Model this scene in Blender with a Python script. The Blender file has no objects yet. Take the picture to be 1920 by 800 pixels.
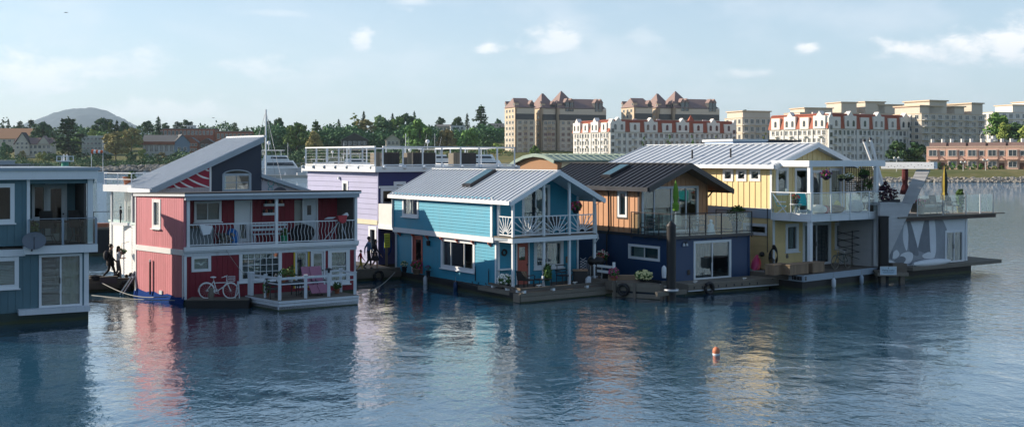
import bpy, math, random
import numpy as np
from mathutils import Vector as V, Matrix
random.seed(7)
R = math.radians
SC = bpy.context.scene
COL = SC.collection

# ------------------------------------------------------------------ camera, sky, sun, exposure
F, H, CX, CY = 2150.0, 6.5, 960.0, 297.0          # focal length in photo pixels, eye height, principal point / horizon row
cam_d = bpy.data.cameras.new('camera'); cam = bpy.data.objects.new('camera', cam_d); COL.objects.link(cam)
cam.location = (0, 0, H); cam.rotation_euler = (R(90), 0, 0)
cam_d.sensor_width = 36; cam_d.lens = F/1920*36
cam_d.shift_y = (CY-400)/1920; cam_d.clip_start = 0.5; cam_d.clip_end = 60000
SC.camera = cam
SUN_EL = 24.0
SUN_H = V((-0.978, 0.207, 0)).normalized()       # horizontal direction towards the sun
SUN_AZ = math.atan2(SUN_H.x, SUN_H.y)
S3 = V((SUN_H.x*math.cos(R(SUN_EL)), SUN_H.y*math.cos(R(SUN_EL)), math.sin(R(SUN_EL))))
ld = bpy.data.lights.new('sun', 'SUN'); lo = bpy.data.objects.new('sun', ld); COL.objects.link(lo)
ld.energy = 4.6; ld.angle = R(0.5); ld.color = (1.0, 0.87, 0.70)
lo.rotation_euler = (-S3).to_track_quat('-Z', 'Y').to_euler(); lo.location = S3*200
SC.view_settings.view_transform = 'Standard'; SC.view_settings.look = 'None'
SC.view_settings.gamma = 1; SC.view_settings.use_curve_mapping = False
SC.view_settings.exposure = 0.70
SC.render.engine = 'CYCLES'
SC.cycles.use_denoising = True
SC.cycles.max_bounces = 8; SC.cycles.transparent_max_bounces = 12; SC.cycles.volume_bounces = 0
SC.cycles.caustics_reflective = False; SC.cycles.caustics_refractive = False

W = bpy.data.worlds.new('World'); SC.world = W; W.use_nodes = True
W.cycles.sampling_method = 'MANUAL'; W.cycles.sample_map_resolution = 256
nt = W.node_tree; nt.nodes.clear()
def N(t, typ, **kw):
    n = t.nodes.new(typ)
    for k, v in kw.items(): setattr(n, k, v)
    return n
def put(t, inp, v):
    if isinstance(v, bpy.types.NodeSocket): t.links.new(v, inp)
    else: inp.default_value = v
def mth(t, op, a, b=None, c=None, clamp=False):
    n = N(t, 'ShaderNodeMath', operation=op); n.use_clamp = clamp
    put(t, n.inputs[0], a)
    if b is not None: put(t, n.inputs[1], b)
    if c is not None: put(t, n.inputs[2], c)
    return n.outputs[0]
def mixc(t, f, a, b, mode='MIX'):
    n = N(t, 'ShaderNodeMix', data_type='RGBA', blend_type=mode)
    put(t, n.inputs[0], f); put(t, n.inputs[6], a); put(t, n.inputs[7], b)
    return n.outputs[2]
def c4(c): return (c[0], c[1], c[2], 1)
def ramp(t, v, lo, hi):
    n = N(t, 'ShaderNodeMapRange', interpolation_type='SMOOTHSTEP')
    put(t, n.inputs[0], v); n.inputs[1].default_value = lo; n.inputs[2].default_value = hi
    return n.outputs[0]
sky = N(nt, 'ShaderNodeTexSky', sky_type='NISHITA', sun_disc=False)
sky.sun_elevation = R(SUN_EL); sky.sun_rotation = SUN_AZ % (2*math.pi)
sky.altitude = 0; sky.air_density = 1.0; sky.dust_density = .5; sky.ozone_density = 2.0
tc = N(nt, 'ShaderNodeTexCoord'); sp = N(nt, 'ShaderNodeSeparateXYZ'); nt.links.new(tc.outputs['Generated'], sp.inputs[0])
dx, dy, dz = sp.outputs
def noise(t, vec, scale, detail=4, rough=.55, dist=0.0):
    n = N(t, 'ShaderNodeTexNoise'); put(t, n.inputs['Vector'], vec)
    n.inputs['Scale'].default_value = scale; n.inputs['Detail'].default_value = detail
    n.inputs['Roughness'].default_value = rough; n.inputs['Distortion'].default_value = dist
    return n.outputs[0]
def vmul(t, vec, s):
    n = N(t, 'ShaderNodeVectorMath', operation='MULTIPLY'); put(t, n.inputs[0], vec); n.inputs[1].default_value = s
    return n.outputs[0]
# direction in the plane of the thin high cloud, and cumulus on the sky dome
flat = N(nt, 'ShaderNodeCombineXYZ')
den = mth(nt, 'ADD', mth(nt, 'ABSOLUTE', dz), 0.10)
put(nt, flat.inputs[0], mth(nt, 'DIVIDE', dx, den)); put(nt, flat.inputs[1], mth(nt, 'DIVIDE', dy, den))
w1 = noise(nt, flat.outputs[0], 0.42, 6, .58, .6)
wisp = mth(nt, 'MULTIPLY', ramp(nt, w1, .47, .80), .45)
sphere_v = vmul(nt, tc.outputs['Generated'], (1, 1, 2.1))
puff = noise(nt, sphere_v, 30, 7, .60, .25)
fine = noise(nt, sphere_v, 9, 3, .5)
front = mth(nt, 'GREATER_THAN', dy, .05)
sx = mth(nt, 'DIVIDE', dx, mth(nt, 'MAXIMUM', dy, .05)); sz = mth(nt, 'DIVIDE', dz, mth(nt, 'MAXIMUM', dy, .05))
CLOUDS = [(1710,92,95,36,1),(1800,88,110,46,1),(1895,82,90,62,1),(2080,86,190,70,1),(1520,92,42,21,.95),
          (1035,82,88,48,.8),(915,94,48,22,.9),(680,72,34,34,.85),(490,128,140,34,.6),(70,140,180,70,.75),(-170,110,190,85,.8),
          (770,4,70,22,.6),(540,26,100,14,.4),(1205,80,50,36,.4),(1400,140,70,16,.6),(300,206,320,30,.6),(210,120,130,42,.6)]
cum = None; lit = None
for (x, y, rx, ry, a) in CLOUDS:
    ax = mth(nt, 'DIVIDE', mth(nt, 'SUBTRACT', sx, (x-CX)/F), rx/F)
    az = mth(nt, 'DIVIDE', mth(nt, 'SUBTRACT', sz, (CY-y)/F), ry/F)
    r2 = mth(nt, 'ADD', mth(nt, 'MULTIPLY', ax, ax), mth(nt, 'MULTIPLY', az, az))
    m = mth(nt, 'SUBTRACT', 1.0, mth(nt, 'SQRT', r2))
    m = mth(nt, 'ADD', m, mth(nt, 'MULTIPLY', mth(nt, 'SUBTRACT', puff, .5), 2.7))
    m = mth(nt, 'MULTIPLY', ramp(nt, m, .02, .98), a)
    b = mth(nt, 'MULTIPLY', m, mth(nt, 'MULTIPLY_ADD', az, .55, .55))
    cum = m if cum is None else mth(nt, 'MAXIMUM', cum, m)
    lit = b if lit is None else mth(nt, 'MAXIMUM', lit, b)
cum = mth(nt, 'MULTIPLY', cum, front); lit = mth(nt, 'MULTIPLY', lit, front)
bank = mth(nt, 'MULTIPLY', ramp(nt, mth(nt, 'ADD', fine, mth(nt, 'MULTIPLY', puff, .35)), .60, .95), .4)   # loose cloud all round the dome
low = mth(nt, 'SUBTRACT', 1.0, ramp(nt, dz, .05, .35))
cover = mth(nt, 'MAXIMUM', mth(nt, 'MULTIPLY', mth(nt, 'MAXIMUM', wisp, bank), mth(nt, 'MULTIPLY_ADD', low, .65, .35)), mth(nt, 'MULTIPLY', cum, .85))
SKY_VEIL, CLOUD_L = .46, 7.6
veil = mixc(nt, mth(nt, 'MULTIPLY_ADD', ramp(nt, dz, .05, .32), -.40, SKY_VEIL), sky.outputs[0], c4((4.9, 6.2, 7.6)))
cl_col = mixc(nt, mth(nt, 'MULTIPLY', lit, 1.15, clamp=True), c4((CLOUD_L*.84, CLOUD_L*.90, CLOUD_L*.98)), c4((CLOUD_L*1.20, CLOUD_L*1.16, CLOUD_L*1.12)))
skyc = mixc(nt, cover, veil, cl_col)
bg = N(nt, 'ShaderNodeBackground'); put(nt, bg.inputs[0], skyc); bg.inputs[1].default_value = 0.092
ow = N(nt, 'ShaderNodeOutputWorld'); nt.links.new(bg.outputs[0], ow.inputs[0])

# ------------------------------------------------------------------ pixels to places
def pix(x, y, D): return V(((x-CX)/F*D, D, H-(y-CY)*D/F))
def gnd(x, y, z=0.0): return pix(x, y, (H-z)*F/(y-CY))

# ------------------------------------------------------------------ materials
MATS = {}
def mat(name, col, rough=.6, metal=0.0, var=.16, vscale=1.5, streak=0.0, streak_col=(.12,.11,.09), bump=0.0, bscale=30, rnd=.0,
        grain=0.0, spec=.4, algae=False, emit=0.0):
    if name in MATS: return MATS[name]
    m = bpy.data.materials.new(name); m.use_nodes = True; t = m.node_tree
    b = t.nodes['Principled BSDF']
    geo = N(t, 'ShaderNodeNewGeometry')
    n1 = noise(t, geo.outputs['Position'], vscale, 5, .6)
    k = mth(t, 'MULTIPLY_ADD', n1, 2*var, 1-var)
    if rnd:
        oi = N(t, 'ShaderNodeObjectInfo'); k = mth(t, 'MULTIPLY', k, mth(t, 'MULTIPLY_ADD', oi.outputs['Random'], 2*rnd, 1-rnd))
    cc = N(t, 'ShaderNodeCombineColor')
    for i in range(3): put(t, cc.inputs[i], mth(t, 'MULTIPLY', k, col[i]))
    c = cc.outputs[0]
    if grain:
        g = noise(t, vmul(t, geo.outputs['Position'], (6, 6, 6)), 6, 6, .7, 1.5)
        c = mixc(t, mth(t, 'MULTIPLY', ramp(t, g, .42, .68), grain), c, c4(tuple(v*.45 for v in col)))
    if streak:
        g = noise(t, vmul(t, geo.outputs['Position'], (7, 7, .7)), 1.0, 5, .65)
        c = mixc(t, mth(t, 'MULTIPLY', ramp(t, g, .5, .78), streak), c, c4(streak_col))
    put(t, b.inputs['Base Color'], c)
    put(t, b.inputs['Roughness'], mth(t, 'MULTIPLY_ADD', n1, .25, rough-.12, clamp=True))
    b.inputs['Metallic'].default_value = metal
    b.inputs['Specular IOR Level'].default_value = spec
    if bump:
        bn = N(t, 'ShaderNodeBump'); bn.inputs['Strength'].default_value = bump; bn.inputs['Distance'].default_value = .02
        put(t, bn.inputs['Height'], noise(t, geo.outputs['Position'], bscale, 4, .6)); t.links.new(bn.outputs[0], b.inputs['Normal'])
    if algae:
        sz_ = N(t, 'ShaderNodeSeparateXYZ'); put(t, sz_.inputs[0], geo.outputs['Position'])
        g = mth(t, 'ADD', sz_.outputs[2], mth(t, 'MULTIPLY', noise(t, geo.outputs['Position'], 3.0, 4, .6), -.22))
        put(t, b.inputs['Base Color'], mixc(t, mth(t, 'SUBTRACT', 1.0, ramp(t, g, -.06, .06)), c, c4((.045, .060, .026))))
    if emit:
        put(t, b.inputs['Emission Color'], c4(col)); b.inputs['Emission Strength'].default_value = emit
    MATS[name] = m
    return m
def glass_mat(name, tint=(.82, .9, .9), boost=1.5, base=.05):
    if name in MATS: return MATS[name]
    m = bpy.data.materials.new(name); m.use_nodes = True; t = m.node_tree; t.nodes.clear()
    lw = N(t, 'ShaderNodeLayerWeight'); lw.inputs[0].default_value = .5
    fr = mth(t, 'MULTIPLY_ADD', mth(t, 'POWER', lw.outputs['Facing'], 4.0), .9, .04)
    geo = N(t, 'ShaderNodeNewGeometry')
    bn = N(t, 'ShaderNodeBump'); bn.inputs['Strength'].default_value = .05; bn.inputs['Distance'].default_value = .05
    put(t, bn.inputs['Height'], noise(t, geo.outputs['Position'], 1.3, 2, .5))
    tr = N(t, 'ShaderNodeBsdfTransparent'); tr.inputs[0].default_value = c4(tint)
    gl = N(t, 'ShaderNodeBsdfGlossy'); gl.inputs['Roughness'].default_value = .012; gl.inputs[0].default_value = (.95, .97, 1, 1)
    t.links.new(bn.outputs[0], gl.inputs['Normal'])
    mx = N(t, 'ShaderNodeMixShader'); put(t, mx.inputs[0], mth(t, 'MULTIPLY_ADD', fr, boost, base, clamp=True))
    t.links.new(tr.outputs[0], mx.inputs[1]); t.links.new(gl.outputs[0], mx.inputs[2])
    o = N(t, 'ShaderNodeOutputMaterial'); t.links.new(mx.outputs[0], o.inputs[0])
    MATS[name] = m
    return m
def leaf_mat(name, col, col2):
    if name in MATS: return MATS[name]
    m = bpy.data.materials.new(name); m.use_nodes = True; t = m.node_tree; b = t.nodes['Principled BSDF']
    geo = N(t, 'ShaderNodeNewGeometry'); oi = N(t, 'ShaderNodeObjectInfo')
    c = mixc(t, ramp(t, noise(t, geo.outputs['Position'], .45, 4, .7), .3, .7), c4(col), c4(col2))
    hs = N(t, 'ShaderNodeHueSaturation'); put(t, hs.inputs['Color'], c)
    put(t, hs.inputs['Hue'], mth(t, 'MULTIPLY_ADD', oi.outputs['Random'], .035, .4825)); put(t, hs.inputs['Value'], mth(t, 'MULTIPLY_ADD', oi.outputs['Random'], .5, .75))
    t.links.new(hs.outputs[0], b.inputs['Base Color']); b.inputs['Roughness'].default_value = .75; b.inputs['Specular IOR Level'].default_value = .15
    MATS[name] = m
    return m

# ------------------------------------------------------------------ meshes
class MB:
    def __init__(s): s.v = []; s.f = []; s.m = []; s.sm = []
    def add(s, vs, fs, mi=0, smooth=False):
        o = len(s.v); s.v += [tuple(p) for p in vs]
        for f in fs: s.f.append([o+i for i in f]); s.m.append(mi); s.sm.append(smooth)
        return s
    def hexa(s, p, mi=0):      # p: 4 bottom (ring), 4 top
        return s.add(p, [(0,3,2,1),(4,5,6,7),(0,1,5,4),(1,2,6,5),(2,3,7,6),(3,0,4,7)], mi)
    def box(s, lo, hi, mi=0):
        a, b = lo, hi
        return s.hexa([(a[0],a[1],a[2]),(b[0],a[1],a[2]),(b[0],b[1],a[2]),(a[0],b[1],a[2]),(a[0],a[1],b[2]),(b[0],a[1],b[2]),(b[0],b[1],b[2]),(a[0],b[1],b[2])], mi)
    def bar(s, p, q, w, d=None, up=(0,0,1), mi=0):
        p, q = V(p), V(q); d = d or w; t = (q-p)
        if t.length < 1e-6: return s
        t.normalize(); up = V(up)
        if abs(t.dot(up)) > .98: up = V((1,0,0)) if abs(t.x) < .9 else V((0,1,0))
        a = t.cross(up).normalized(); b = a.cross(t).normalized(); a = a*w/2; b = b*d/2
        return s.hexa([p-a-b, p+a-b, p+a+b, p-a+b, q-a-b, q+a-b, q+a+b, q-a+b], mi)
    def tube(s, p, q, r0, r1=None, n=8, mi=0, cap=True):
        p, q = V(p), V(q); r1 = r0 if r1 is None else r1; t = q-p
        if t.length < 1e-7: return s
        t.normalize(); up = V((0,0,1)) if abs(t.z) < .95 else V((1,0,0))
        a = t.cross(up).normalized(); b = a.cross(t)
        vs = []
        for c, r in ((p, r0), (q, r1)):
            for i in range(n):
                th = 2*math.pi*i/n; vs.append(c + a*(r*math.cos(th)) + b*(r*math.sin(th)))
        fs = [(i, (i+1)%n, n+(i+1)%n, n+i) for i in range(n)]
        s.add(vs, fs, mi, n >= 6)
        if cap: s.add(vs, [tuple(range(n))[::-1], tuple(range(n, 2*n))], mi)
        return s
    def path(s, pts, r, n=6, mi=0, closed=False):
        pts = [V(p) for p in pts]; k = len(pts)
        ring = []
        for i, p in enumerate(pts):
            a = pts[i-1] if (i > 0 or closed) else p; b = pts[(i+1) % k] if (i < k-1 or closed) else p
            t = (b-a).normalized(); up = V((0,0,1)) if abs(t.z) < .9 else V((.7,.7,0))
            x = t.cross(up).normalized(); y = x.cross(t)
            rr = r[i] if isinstance(r, (list, tuple)) else r
            ring += [p + x*(rr*math.cos(2*math.pi*j/n)) + y*(rr*math.sin(2*math.pi*j/n)) for j in range(n)]
        fs = []
        for i in range(k if closed else k-1):
            i2 = (i+1) % k
            fs += [(i*n+j, i*n+(j+1)%n, i2*n+(j+1)%n, i2*n+j) for j in range(n)]
        s.add(ring, fs, mi, True)
        if not closed: s.add(ring, [tuple(range(n))[::-1], tuple(range((k-1)*n, k*n))], mi)
        return s
    def prism(s, pts, ext, mi=0):     # polygon extruded along ext
        n = len(pts); e = V(ext); a = [V(p) for p in pts]; b = [p+e for p in a]
        return s.add(a+b, [tuple(range(n))[::-1], tuple(range(n, 2*n))] + [(i, (i+1)%n, n+(i+1)%n, n+i) for i in range(n)], mi)
    def lathe(s, c, prof, n=12, mi=0, smooth=True):
        c = V(c); vs = []; k = len(prof)
        for r, z in prof: vs += [c+V((r*math.cos(2*math.pi*j/n), r*math.sin(2*math.pi*j/n), z)) for j in range(n)]
        fs = []
        for i in range(k-1): fs += [(i*n+j, i*n+(j+1)%n, (i+1)*n+(j+1)%n, (i+1)*n+j) for j in range(n)]
        s.add(vs, fs, mi, smooth); s.add(vs, [tuple(range(n))[::-1], tuple(range((k-1)*n, k*n))], mi)
        return s
    def ball(s, c, r, n=10, m=6, jit=0, mi=0, rnd=random):
        c = V(c); r = (r, r, r) if isinstance(r, (int, float)) else r; vs = [c+V((0,0,-r[2]))]
        for i in range(1, m):
            ph = math.pi*i/m - math.pi/2
            for j in range(n):
                th = 2*math.pi*j/n; k = 1+jit*(rnd.random()*2-1)
                vs.append(c+V((r[0]*k*math.cos(ph)*math.cos(th), r[1]*k*math.cos(ph)*math.sin(th), r[2]*k*math.sin(ph))))
        vs.append(c+V((0,0,r[2]))); last = len(vs)-1
        fs = [(0, 1+(j+1)%n, 1+j) for j in range(n)]
        for i in range(m-2): fs += [(1+i*n+j, 1+i*n+(j+1)%n, 1+(i+1)*n+(j+1)%n, 1+(i+1)*n+j) for j in range(n)]
        fs += [(last, 1+(m-2)*n+j, 1+(m-2)*n+(j+1)%n) for j in range(n)]
        return s.add(vs, fs, mi, True)
    def mesh(s, name, org=(0,0,0)):
        me = bpy.data.meshes.new(name); o = V(org)
        me.from_pydata([(x-o.x, y-o.y, z-o.z) for x, y, z in s.v], [], s.f)
        me.polygons.foreach_set('material_index', s.m); me.polygons.foreach_set('use_smooth', s.sm)
        me.update()
        return me
    def build(s, name, mt, parent=None, org=None, **tags):
        if not s.v: return None
        if org is None: org = ORG.get(parent.name, V()) if parent else V()
        me = s.mesh(name, org)
        for m in (mt if isinstance(mt, (list, tuple)) else [mt]): me.materials.append(m)
        o = bpy.data.objects.new(name, me); COL.objects.link(o)
        if parent: o.parent = parent
        elif org is not None: o.location = org
        ORG[o.name] = V(org)
        for k, v in tags.items(): o[k] = v
        return o
ORG = {}
def thing(name, label, cat, loc=(0,0,0), group=None):
    o = bpy.data.objects.new(name, None); COL.objects.link(o); o.location = loc; ORG[o.name] = V(loc)
    o.empty_display_size = .2; o['label'] = label; o['category'] = cat
    if group: o['group'] = group
    return o
def one(name, mb, mt, label, cat, loc, group=None):        # a thing that is a single mesh
    o = mb.build(name, mt, None, V(loc)); o['label'] = label; o['category'] = cat
    if group: o['group'] = group
    return o
def struct(name, mb, mt, parent=None):
    o = mb.build(name, mt, parent)
    if parent is None: o['kind'] = 'structure'
    return o
def rep(proto, offs):            # copies of a part, sharing its mesh, moved by offsets
    out = []
    for d in offs:
        c = proto.copy(); COL.objects.link(c); c.location = proto.location+V(d); c.parent = proto.parent; ORG[c.name] = ORG[proto.name]; out.append(c)
    return out
def copy_tree(o, loc, rz=0.0, label=None, parent=None):
    def kids(p): return [k for k in bpy.data.objects if k.parent is p]
    c = o.copy(); COL.objects.link(c); c.location = loc
    if rz is not None: c.rotation_euler = (0, 0, rz)
    if label: c['label'] = label
    for k in KIDS(o):
        d = k.copy(); COL.objects.link(d); d.parent = c
        for g in KIDS(k):
            e = g.copy(); COL.objects.link(e); e.parent = d
    return c
def KIDS(o): return list(o.children)
def lettering(txt, size, origin, u, up, mt, parent, name='lettering', thick=.004):
    cu = bpy.data.curves.new(name, 'FONT'); cu.body = txt; cu.size = size; cu.extrude = thick; cu.align_x = 'CENTER'
    tmp = bpy.data.objects.new('t', cu); COL.objects.link(tmp)
    me = bpy.data.meshes.new_from_object(tmp); bpy.data.objects.remove(tmp)
    u = V(u).normalized(); up = V(up).normalized(); n = u.cross(up)
    me.transform(Matrix((( u.x, up.x, n.x, 0), (u.y, up.y, n.y, 0), (u.z, up.z, n.z, 0), (0,0,0,1))))
    me.transform(Matrix.Translation(V(origin)-ORG.get(parent.name, V())))
    me.materials.clear(); me.materials.append(mt)
    o = bpy.data.objects.new(name, me); COL.objects.link(o); o.parent = parent; ORG[o.name] = ORG.get(parent.name, V())
    return o

class Face:                      # a vertical plane: s along, z up, n outward (towards the viewer)
    def __init__(s, p0, p1):
        s.p0 = V((p0[0], p0[1], 0)); d = V((p1[0], p1[1], 0))-s.p0; s.L = d.length; s.u = d.normalized(); s.n = V((s.u.y, -s.u.x, 0))
    def pt(s, a, z, n=0.0): q = s.p0+s.u*a+s.n*n; return V((q.x, q.y, z))
    def off(s, d): return Face(s.p0+s.n*d, s.p0+s.n*d+s.u*s.L)
    def hit(s, x, y):
        d = V(((x-CX)/F, 1, -(y-CY)/F)); c = V((0,0,H)); k = (s.p0-V((0,0,0))).dot(s.n)/d.dot(s.n)
        q = c+d*k; return (q-V((s.p0.x, s.p0.y, 0))).dot(s.u), q.z
    def sx(s, x): return s.hit(x, CY)[0]
    def zz(s, x, y): return s.hit(x, y)[1]
    def rect(s, x0, y0, x1, y1):
        xm = (x0+x1)/2; return s.sx(x0), s.sx(x1), s.zz(xm, y1), s.zz(xm, y0)
    def box(s, mb, a0, a1, z0, z1, n0, n1, mi=0):
        return mb.hexa([s.pt(a0,z0,n1), s.pt(a1,z0,n1), s.pt(a1,z0,n0), s.pt(a0,z0,n0), s.pt(a0,z1,n1), s.pt(a1,z1,n1), s.pt(a1,z1,n0), s.pt(a0,z1,n0)], mi)
def bx(face, a0, a1, z0, z1, n0, n1, name, mt, parent, **k):
    return face.box(MB(), a0, a1, z0, z1, n0, n1).build(name, mt, parent, **k)

def subtract(a, b, holes):       # interval [a,b] minus list of intervals
    out = [(a, b)]
    for h0, h1 in holes:
        nxt = []
        for p, q in out:
            if h1 <= p or h0 >= q: nxt.append((p, q)); continue
            if h0 > p+.01: nxt.append((p, h0))
            if h1 < q-.01: nxt.append((h1, q))
        out = nxt
    return out
def wall(face, a0, a1, z0, z1, parent, mt, holes=(), kind='lap', pitch=.14, each=False, core=None, thick=.10, name=None, top=None, gap=.012, proud=.022, jitter=0.0):
    """wall core with real openings, clad in lap boards ('lap'), vertical planks ('plank') or board and batten ('batten').
    top: optional function s -> z for a sloped upper edge"""
    topf = top or (lambda s: z1)
    core = core or mt
    c = MB(); brk = sorted({a0, a1} | {x for h in holes for x in h[:2] if a0 < x < a1} | ({a0+(a1-a0)*i/12 for i in range(13)} if top else set()))
    for p, q in zip(brk[:-1], brk[1:]):
        m = (p+q)/2
        tz = min(topf(p+1e-4), topf(q-1e-4)) if top else z1
        for (b, t_) in subtract(z0, tz, [(h[2], h[3]) for h in holes if h[0] < m < h[1]]):
            if t_ > b: face.box(c, p, q, b, t_, -thick, 0)
        if top:
            pa, qa = topf(p+1e-4), topf(q-1e-4)
            c.hexa([face.pt(p,tz-.001,0), face.pt(q,tz-.001,0), face.pt(q,tz-.001,-thick), face.pt(p,tz-.001,-thick), face.pt(p,pa,0), face.pt(q,qa,0), face.pt(q,qa,-thick), face.pt(p,pa,-thick)])
    w = c.build(name or 'wall', core, parent)
    acc = MB()
    def emit(mb):
        if each:
            for i in range(0, len(mb.v), 8):
                o = MB(); o.hexa(mb.v[i:i+8]); o.build({'lap': 'board', 'plank': 'plank', 'batten': 'batten'}[kind], mt, w)
        else: acc.v, acc.f, acc.m, acc.sm = acc.v+mb.v, acc.f+[[i+len(acc.v) for i in f] for f in mb.f], acc.m+mb.m, acc.sm+mb.sm
    if kind == 'lap':
        k = int(math.ceil((max(topf(a0+(a1-a0)*i/20) for i in range(21))-z0)/pitch - 1e-6)) if top else int(round((z1-z0)/pitch)); ph = pitch if top else (z1-z0)/max(1, k)
        for i in range(k):
            b, t_ = z0+i*ph, z0+(i+1)*ph
            lo_, hi_ = a0, a1
            if top:
                ss = [a0+(a1-a0)*j/60 for j in range(61) if topf(a0+(a1-a0)*j/60) >= (b+t_)/2]
                if not ss: continue
                lo_, hi_ = ss[0], ss[-1]
            mb = MB()
            for p, q in subtract(lo_, hi_, [(h[0], h[1]) for h in holes if h[2] < t_-.01 and h[3] > b+.01]):
                j = proud*(1+jitter*random.uniform(-1, 1))
                mb.hexa([face.pt(p,b,j), face.pt(q,b,j), face.pt(q,b,.001), face.pt(p,b,.001), face.pt(p,t_-.002,j*.15+.003), face.pt(q,t_-.002,j*.15+.003), face.pt(q,t_-.002,.001), face.pt(p,t_-.002,.001)])
            if mb.v: emit(mb)
    else:
        k = max(1, int(round((a1-a0)/pitch))); ph = (a1-a0)/k
        for i in range(k + (1 if kind == 'batten' else 0)):
            if kind == 'plank': p, q, n1 = a0+i*ph+gap/2, a0+(i+1)*ph-gap/2, proud*(1+jitter*random.uniform(-1, 1))
            else: p, q, n1 = a0+i*ph-.022, a0+i*ph+.022, .03
            mb = MB(); tm = topf(min(max((p+q)/2, a0+.01), a1-.01))
            for b, t_ in subtract(z0, tm-.004, [(h[2], h[3]) for h in holes if h[0] < q and h[1] > p]):
                if t_-b < .02: continue
                if top and abs(t_-(tm-.004)) < .01:
                    ta, tb = topf(max(p, a0+.001))-.004, topf(min(q, a1-.001))-.004
                else: ta = tb = t_
                mb.hexa([face.pt(p,b,n1), face.pt(q,b,n1), face.pt(q,b,.001), face.pt(p,b,.001), face.pt(p,ta,n1), face.pt(q,tb,n1), face.pt(q,tb,.001), face.pt(p,ta,.001)])
            if mb.v: emit(mb)
    if acc.v: acc.build('siding', mt, w, kind='stuff')
    return w

def window(face, r, parent, frame, cols=2, rows=1, fw=.07, sill=True, glass=None, proud=.05, blind=None, curtain=None, mull=.035, name='window', split=None, casing=True):
    """window in a real opening r=(s0,s1,z0,z1): casing and sash bars, one pane per light, optional sill, blind or curtain behind"""
    a0, a1, z0, z1 = r; mb = MB(); o = fw if casing else 0.0
    cw = fw
    face.box(mb, a0-o, a0+cw*.55, z0-o, z1+o, -.06, proud); face.box(mb, a1-cw*.55, a1+o, z0-o, z1+o, -.06, proud)
    face.box(mb, a0+cw*.55, a1-cw*.55, z1-cw*.55, z1+o, -.06, proud-.003); face.box(mb, a0+cw*.55, a1-cw*.55, z0-o, z0+cw*.55, -.06, proud-.003)
    i0, i1, j0, j1 = a0+cw*.55, a1-cw*.55, z0+cw*.55, z1-cw*.55
    xs = split or [i/cols for i in range(cols+1)]
    for i in range(1, len(xs)-1):
        x = i0+(i1-i0)*xs[i]; face.box(mb, x-mull/2, x+mull/2, j0, j1, -.05, .012)
    for j in range(1, rows):
        z = j0+(j1-j0)*j/rows; face.box(mb, i0, i1, z-mull/2, z+mull/2, -.05, .010)
    w = mb.build(name, frame, parent)
    g = glass or GLASS
    for i in range(len(xs)-1):
        for j in range(rows):
            p, q = i0+(i1-i0)*xs[i], i0+(i1-i0)*xs[i+1]; b, t_ = j0+(j1-j0)*j/rows, j0+(j1-j0)*(j+1)/rows
            face.box(MB(), p, q, b, t_, -.032, -.026).build('pane', g, w)
    if sill: face.box(MB(), a0-o-.05, a1+o+.05, z0-o-.05, z0-o, -.02, proud+.07).build('sill', frame, w)
    if blind is not None:
        mb = MB(); k = max(2, int((j1-j0)*blind[1]/.06))
        for i in range(k):
            z = j1-.03-i*.06; face.box(mb, i0+.01, i1-.01, z-.021, z+.021, -.115, -.10)
        mb.build('blind', blind[0], w)
    if curtain is not None:
        for (f0, f1, cm) in curtain:
            mb = MB(); p, q = i0+(i1-i0)*f0, i0+(i1-i0)*f1; k = max(4, int((q-p)/.05)); pts = []
            for i in range(k+1): pts.append((p+(q-p)*i/k, -.16+.03*math.sin(i*1.9+p*7)))
            vs = [face.pt(a, j0-.02, n) for a, n in pts]+[face.pt(a, j1+.02, n) for a, n in pts]
            mb.add(vs, [(i, i+1, k+2+i, k+1+i) for i in range(k)], 0, True); mb.build('curtain', cm, w)
    return w
def door(face, r, parent, frame, leaf, light=None, glass=None, panels=True, name='door', knob=True, side=1):
    a0, a1, z0, z1 = r; mb = MB(); w = .07
    face.box(mb, a0-w, a0, z0, z1+w, -.06, .05); face.box(mb, a1, a1+w, z0, z1+w, -.06, .05); face.box(mb, a0, a1, z1, z1+w, -.06, .047)
    d = mb.build(name, frame, parent); lf = MB()
    if light:
        l0, l1, b, t_ = a0+(a1-a0)*light[0], a0+(a1-a0)*light[1], z0+(z1-z0)*light[2], z0+(z1-z0)*light[3]
        face.box(lf, a0+.004, l0, z0, z1-.004, -.05, -.01); face.box(lf, l1, a1-.004, z0, z1-.004, -.05, -.01)
        face.box(lf, l0, l1, z0, b, -.05, -.01); face.box(lf, l0, l1, t_, z1-.004, -.05, -.01)
    else: face.box(lf, a0+.004, a1-.004, z0, z1-.004, -.05, -.01)
    if panels:
        p0 = z0+.12; p1 = (z0+(z1-z0)*light[2]-.1) if light else z1-.15; k = 3
        for i in range(k):
            q0 = a0+(a1-a0)*(.12+.78*i/k); q1 = a0+(a1-a0)*(.12+.78*(i+.85)/k)
            if p1 > p0: face.box(lf, q0, q1, p0, p1, -.012, .004)
    lf.build('leaf', leaf, d)
    if light: face.box(MB(), l0, l1, b, t_, -.034, -.028).build('pane', glass or GLASS, d)
    if knob:
        c = face.pt(a1-.10*(a1-a0) if side > 0 else a0+.10*(a1-a0), z0+(z1-z0)*.47, .03); MB().ball(c, .035, 8, 5).build('handle', M_dark, d)
    return d
def slider(face, r, parent, frame, cols=2, glass=None, curtain=None, name='sliding_door', fw=.06, split=None):
    w = window(face, r, parent, frame, cols, 1, fw, False, glass, .04, None, curtain, .06, name, split)
    c = face.pt(r[0]+(r[1]-r[0])*.48, (r[2]+r[3])/2, .02); MB().bar(c-V((0,0,.12)), c+V((0,0,.12)), .03).build('handle', M_dark, w)
    return w
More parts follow.
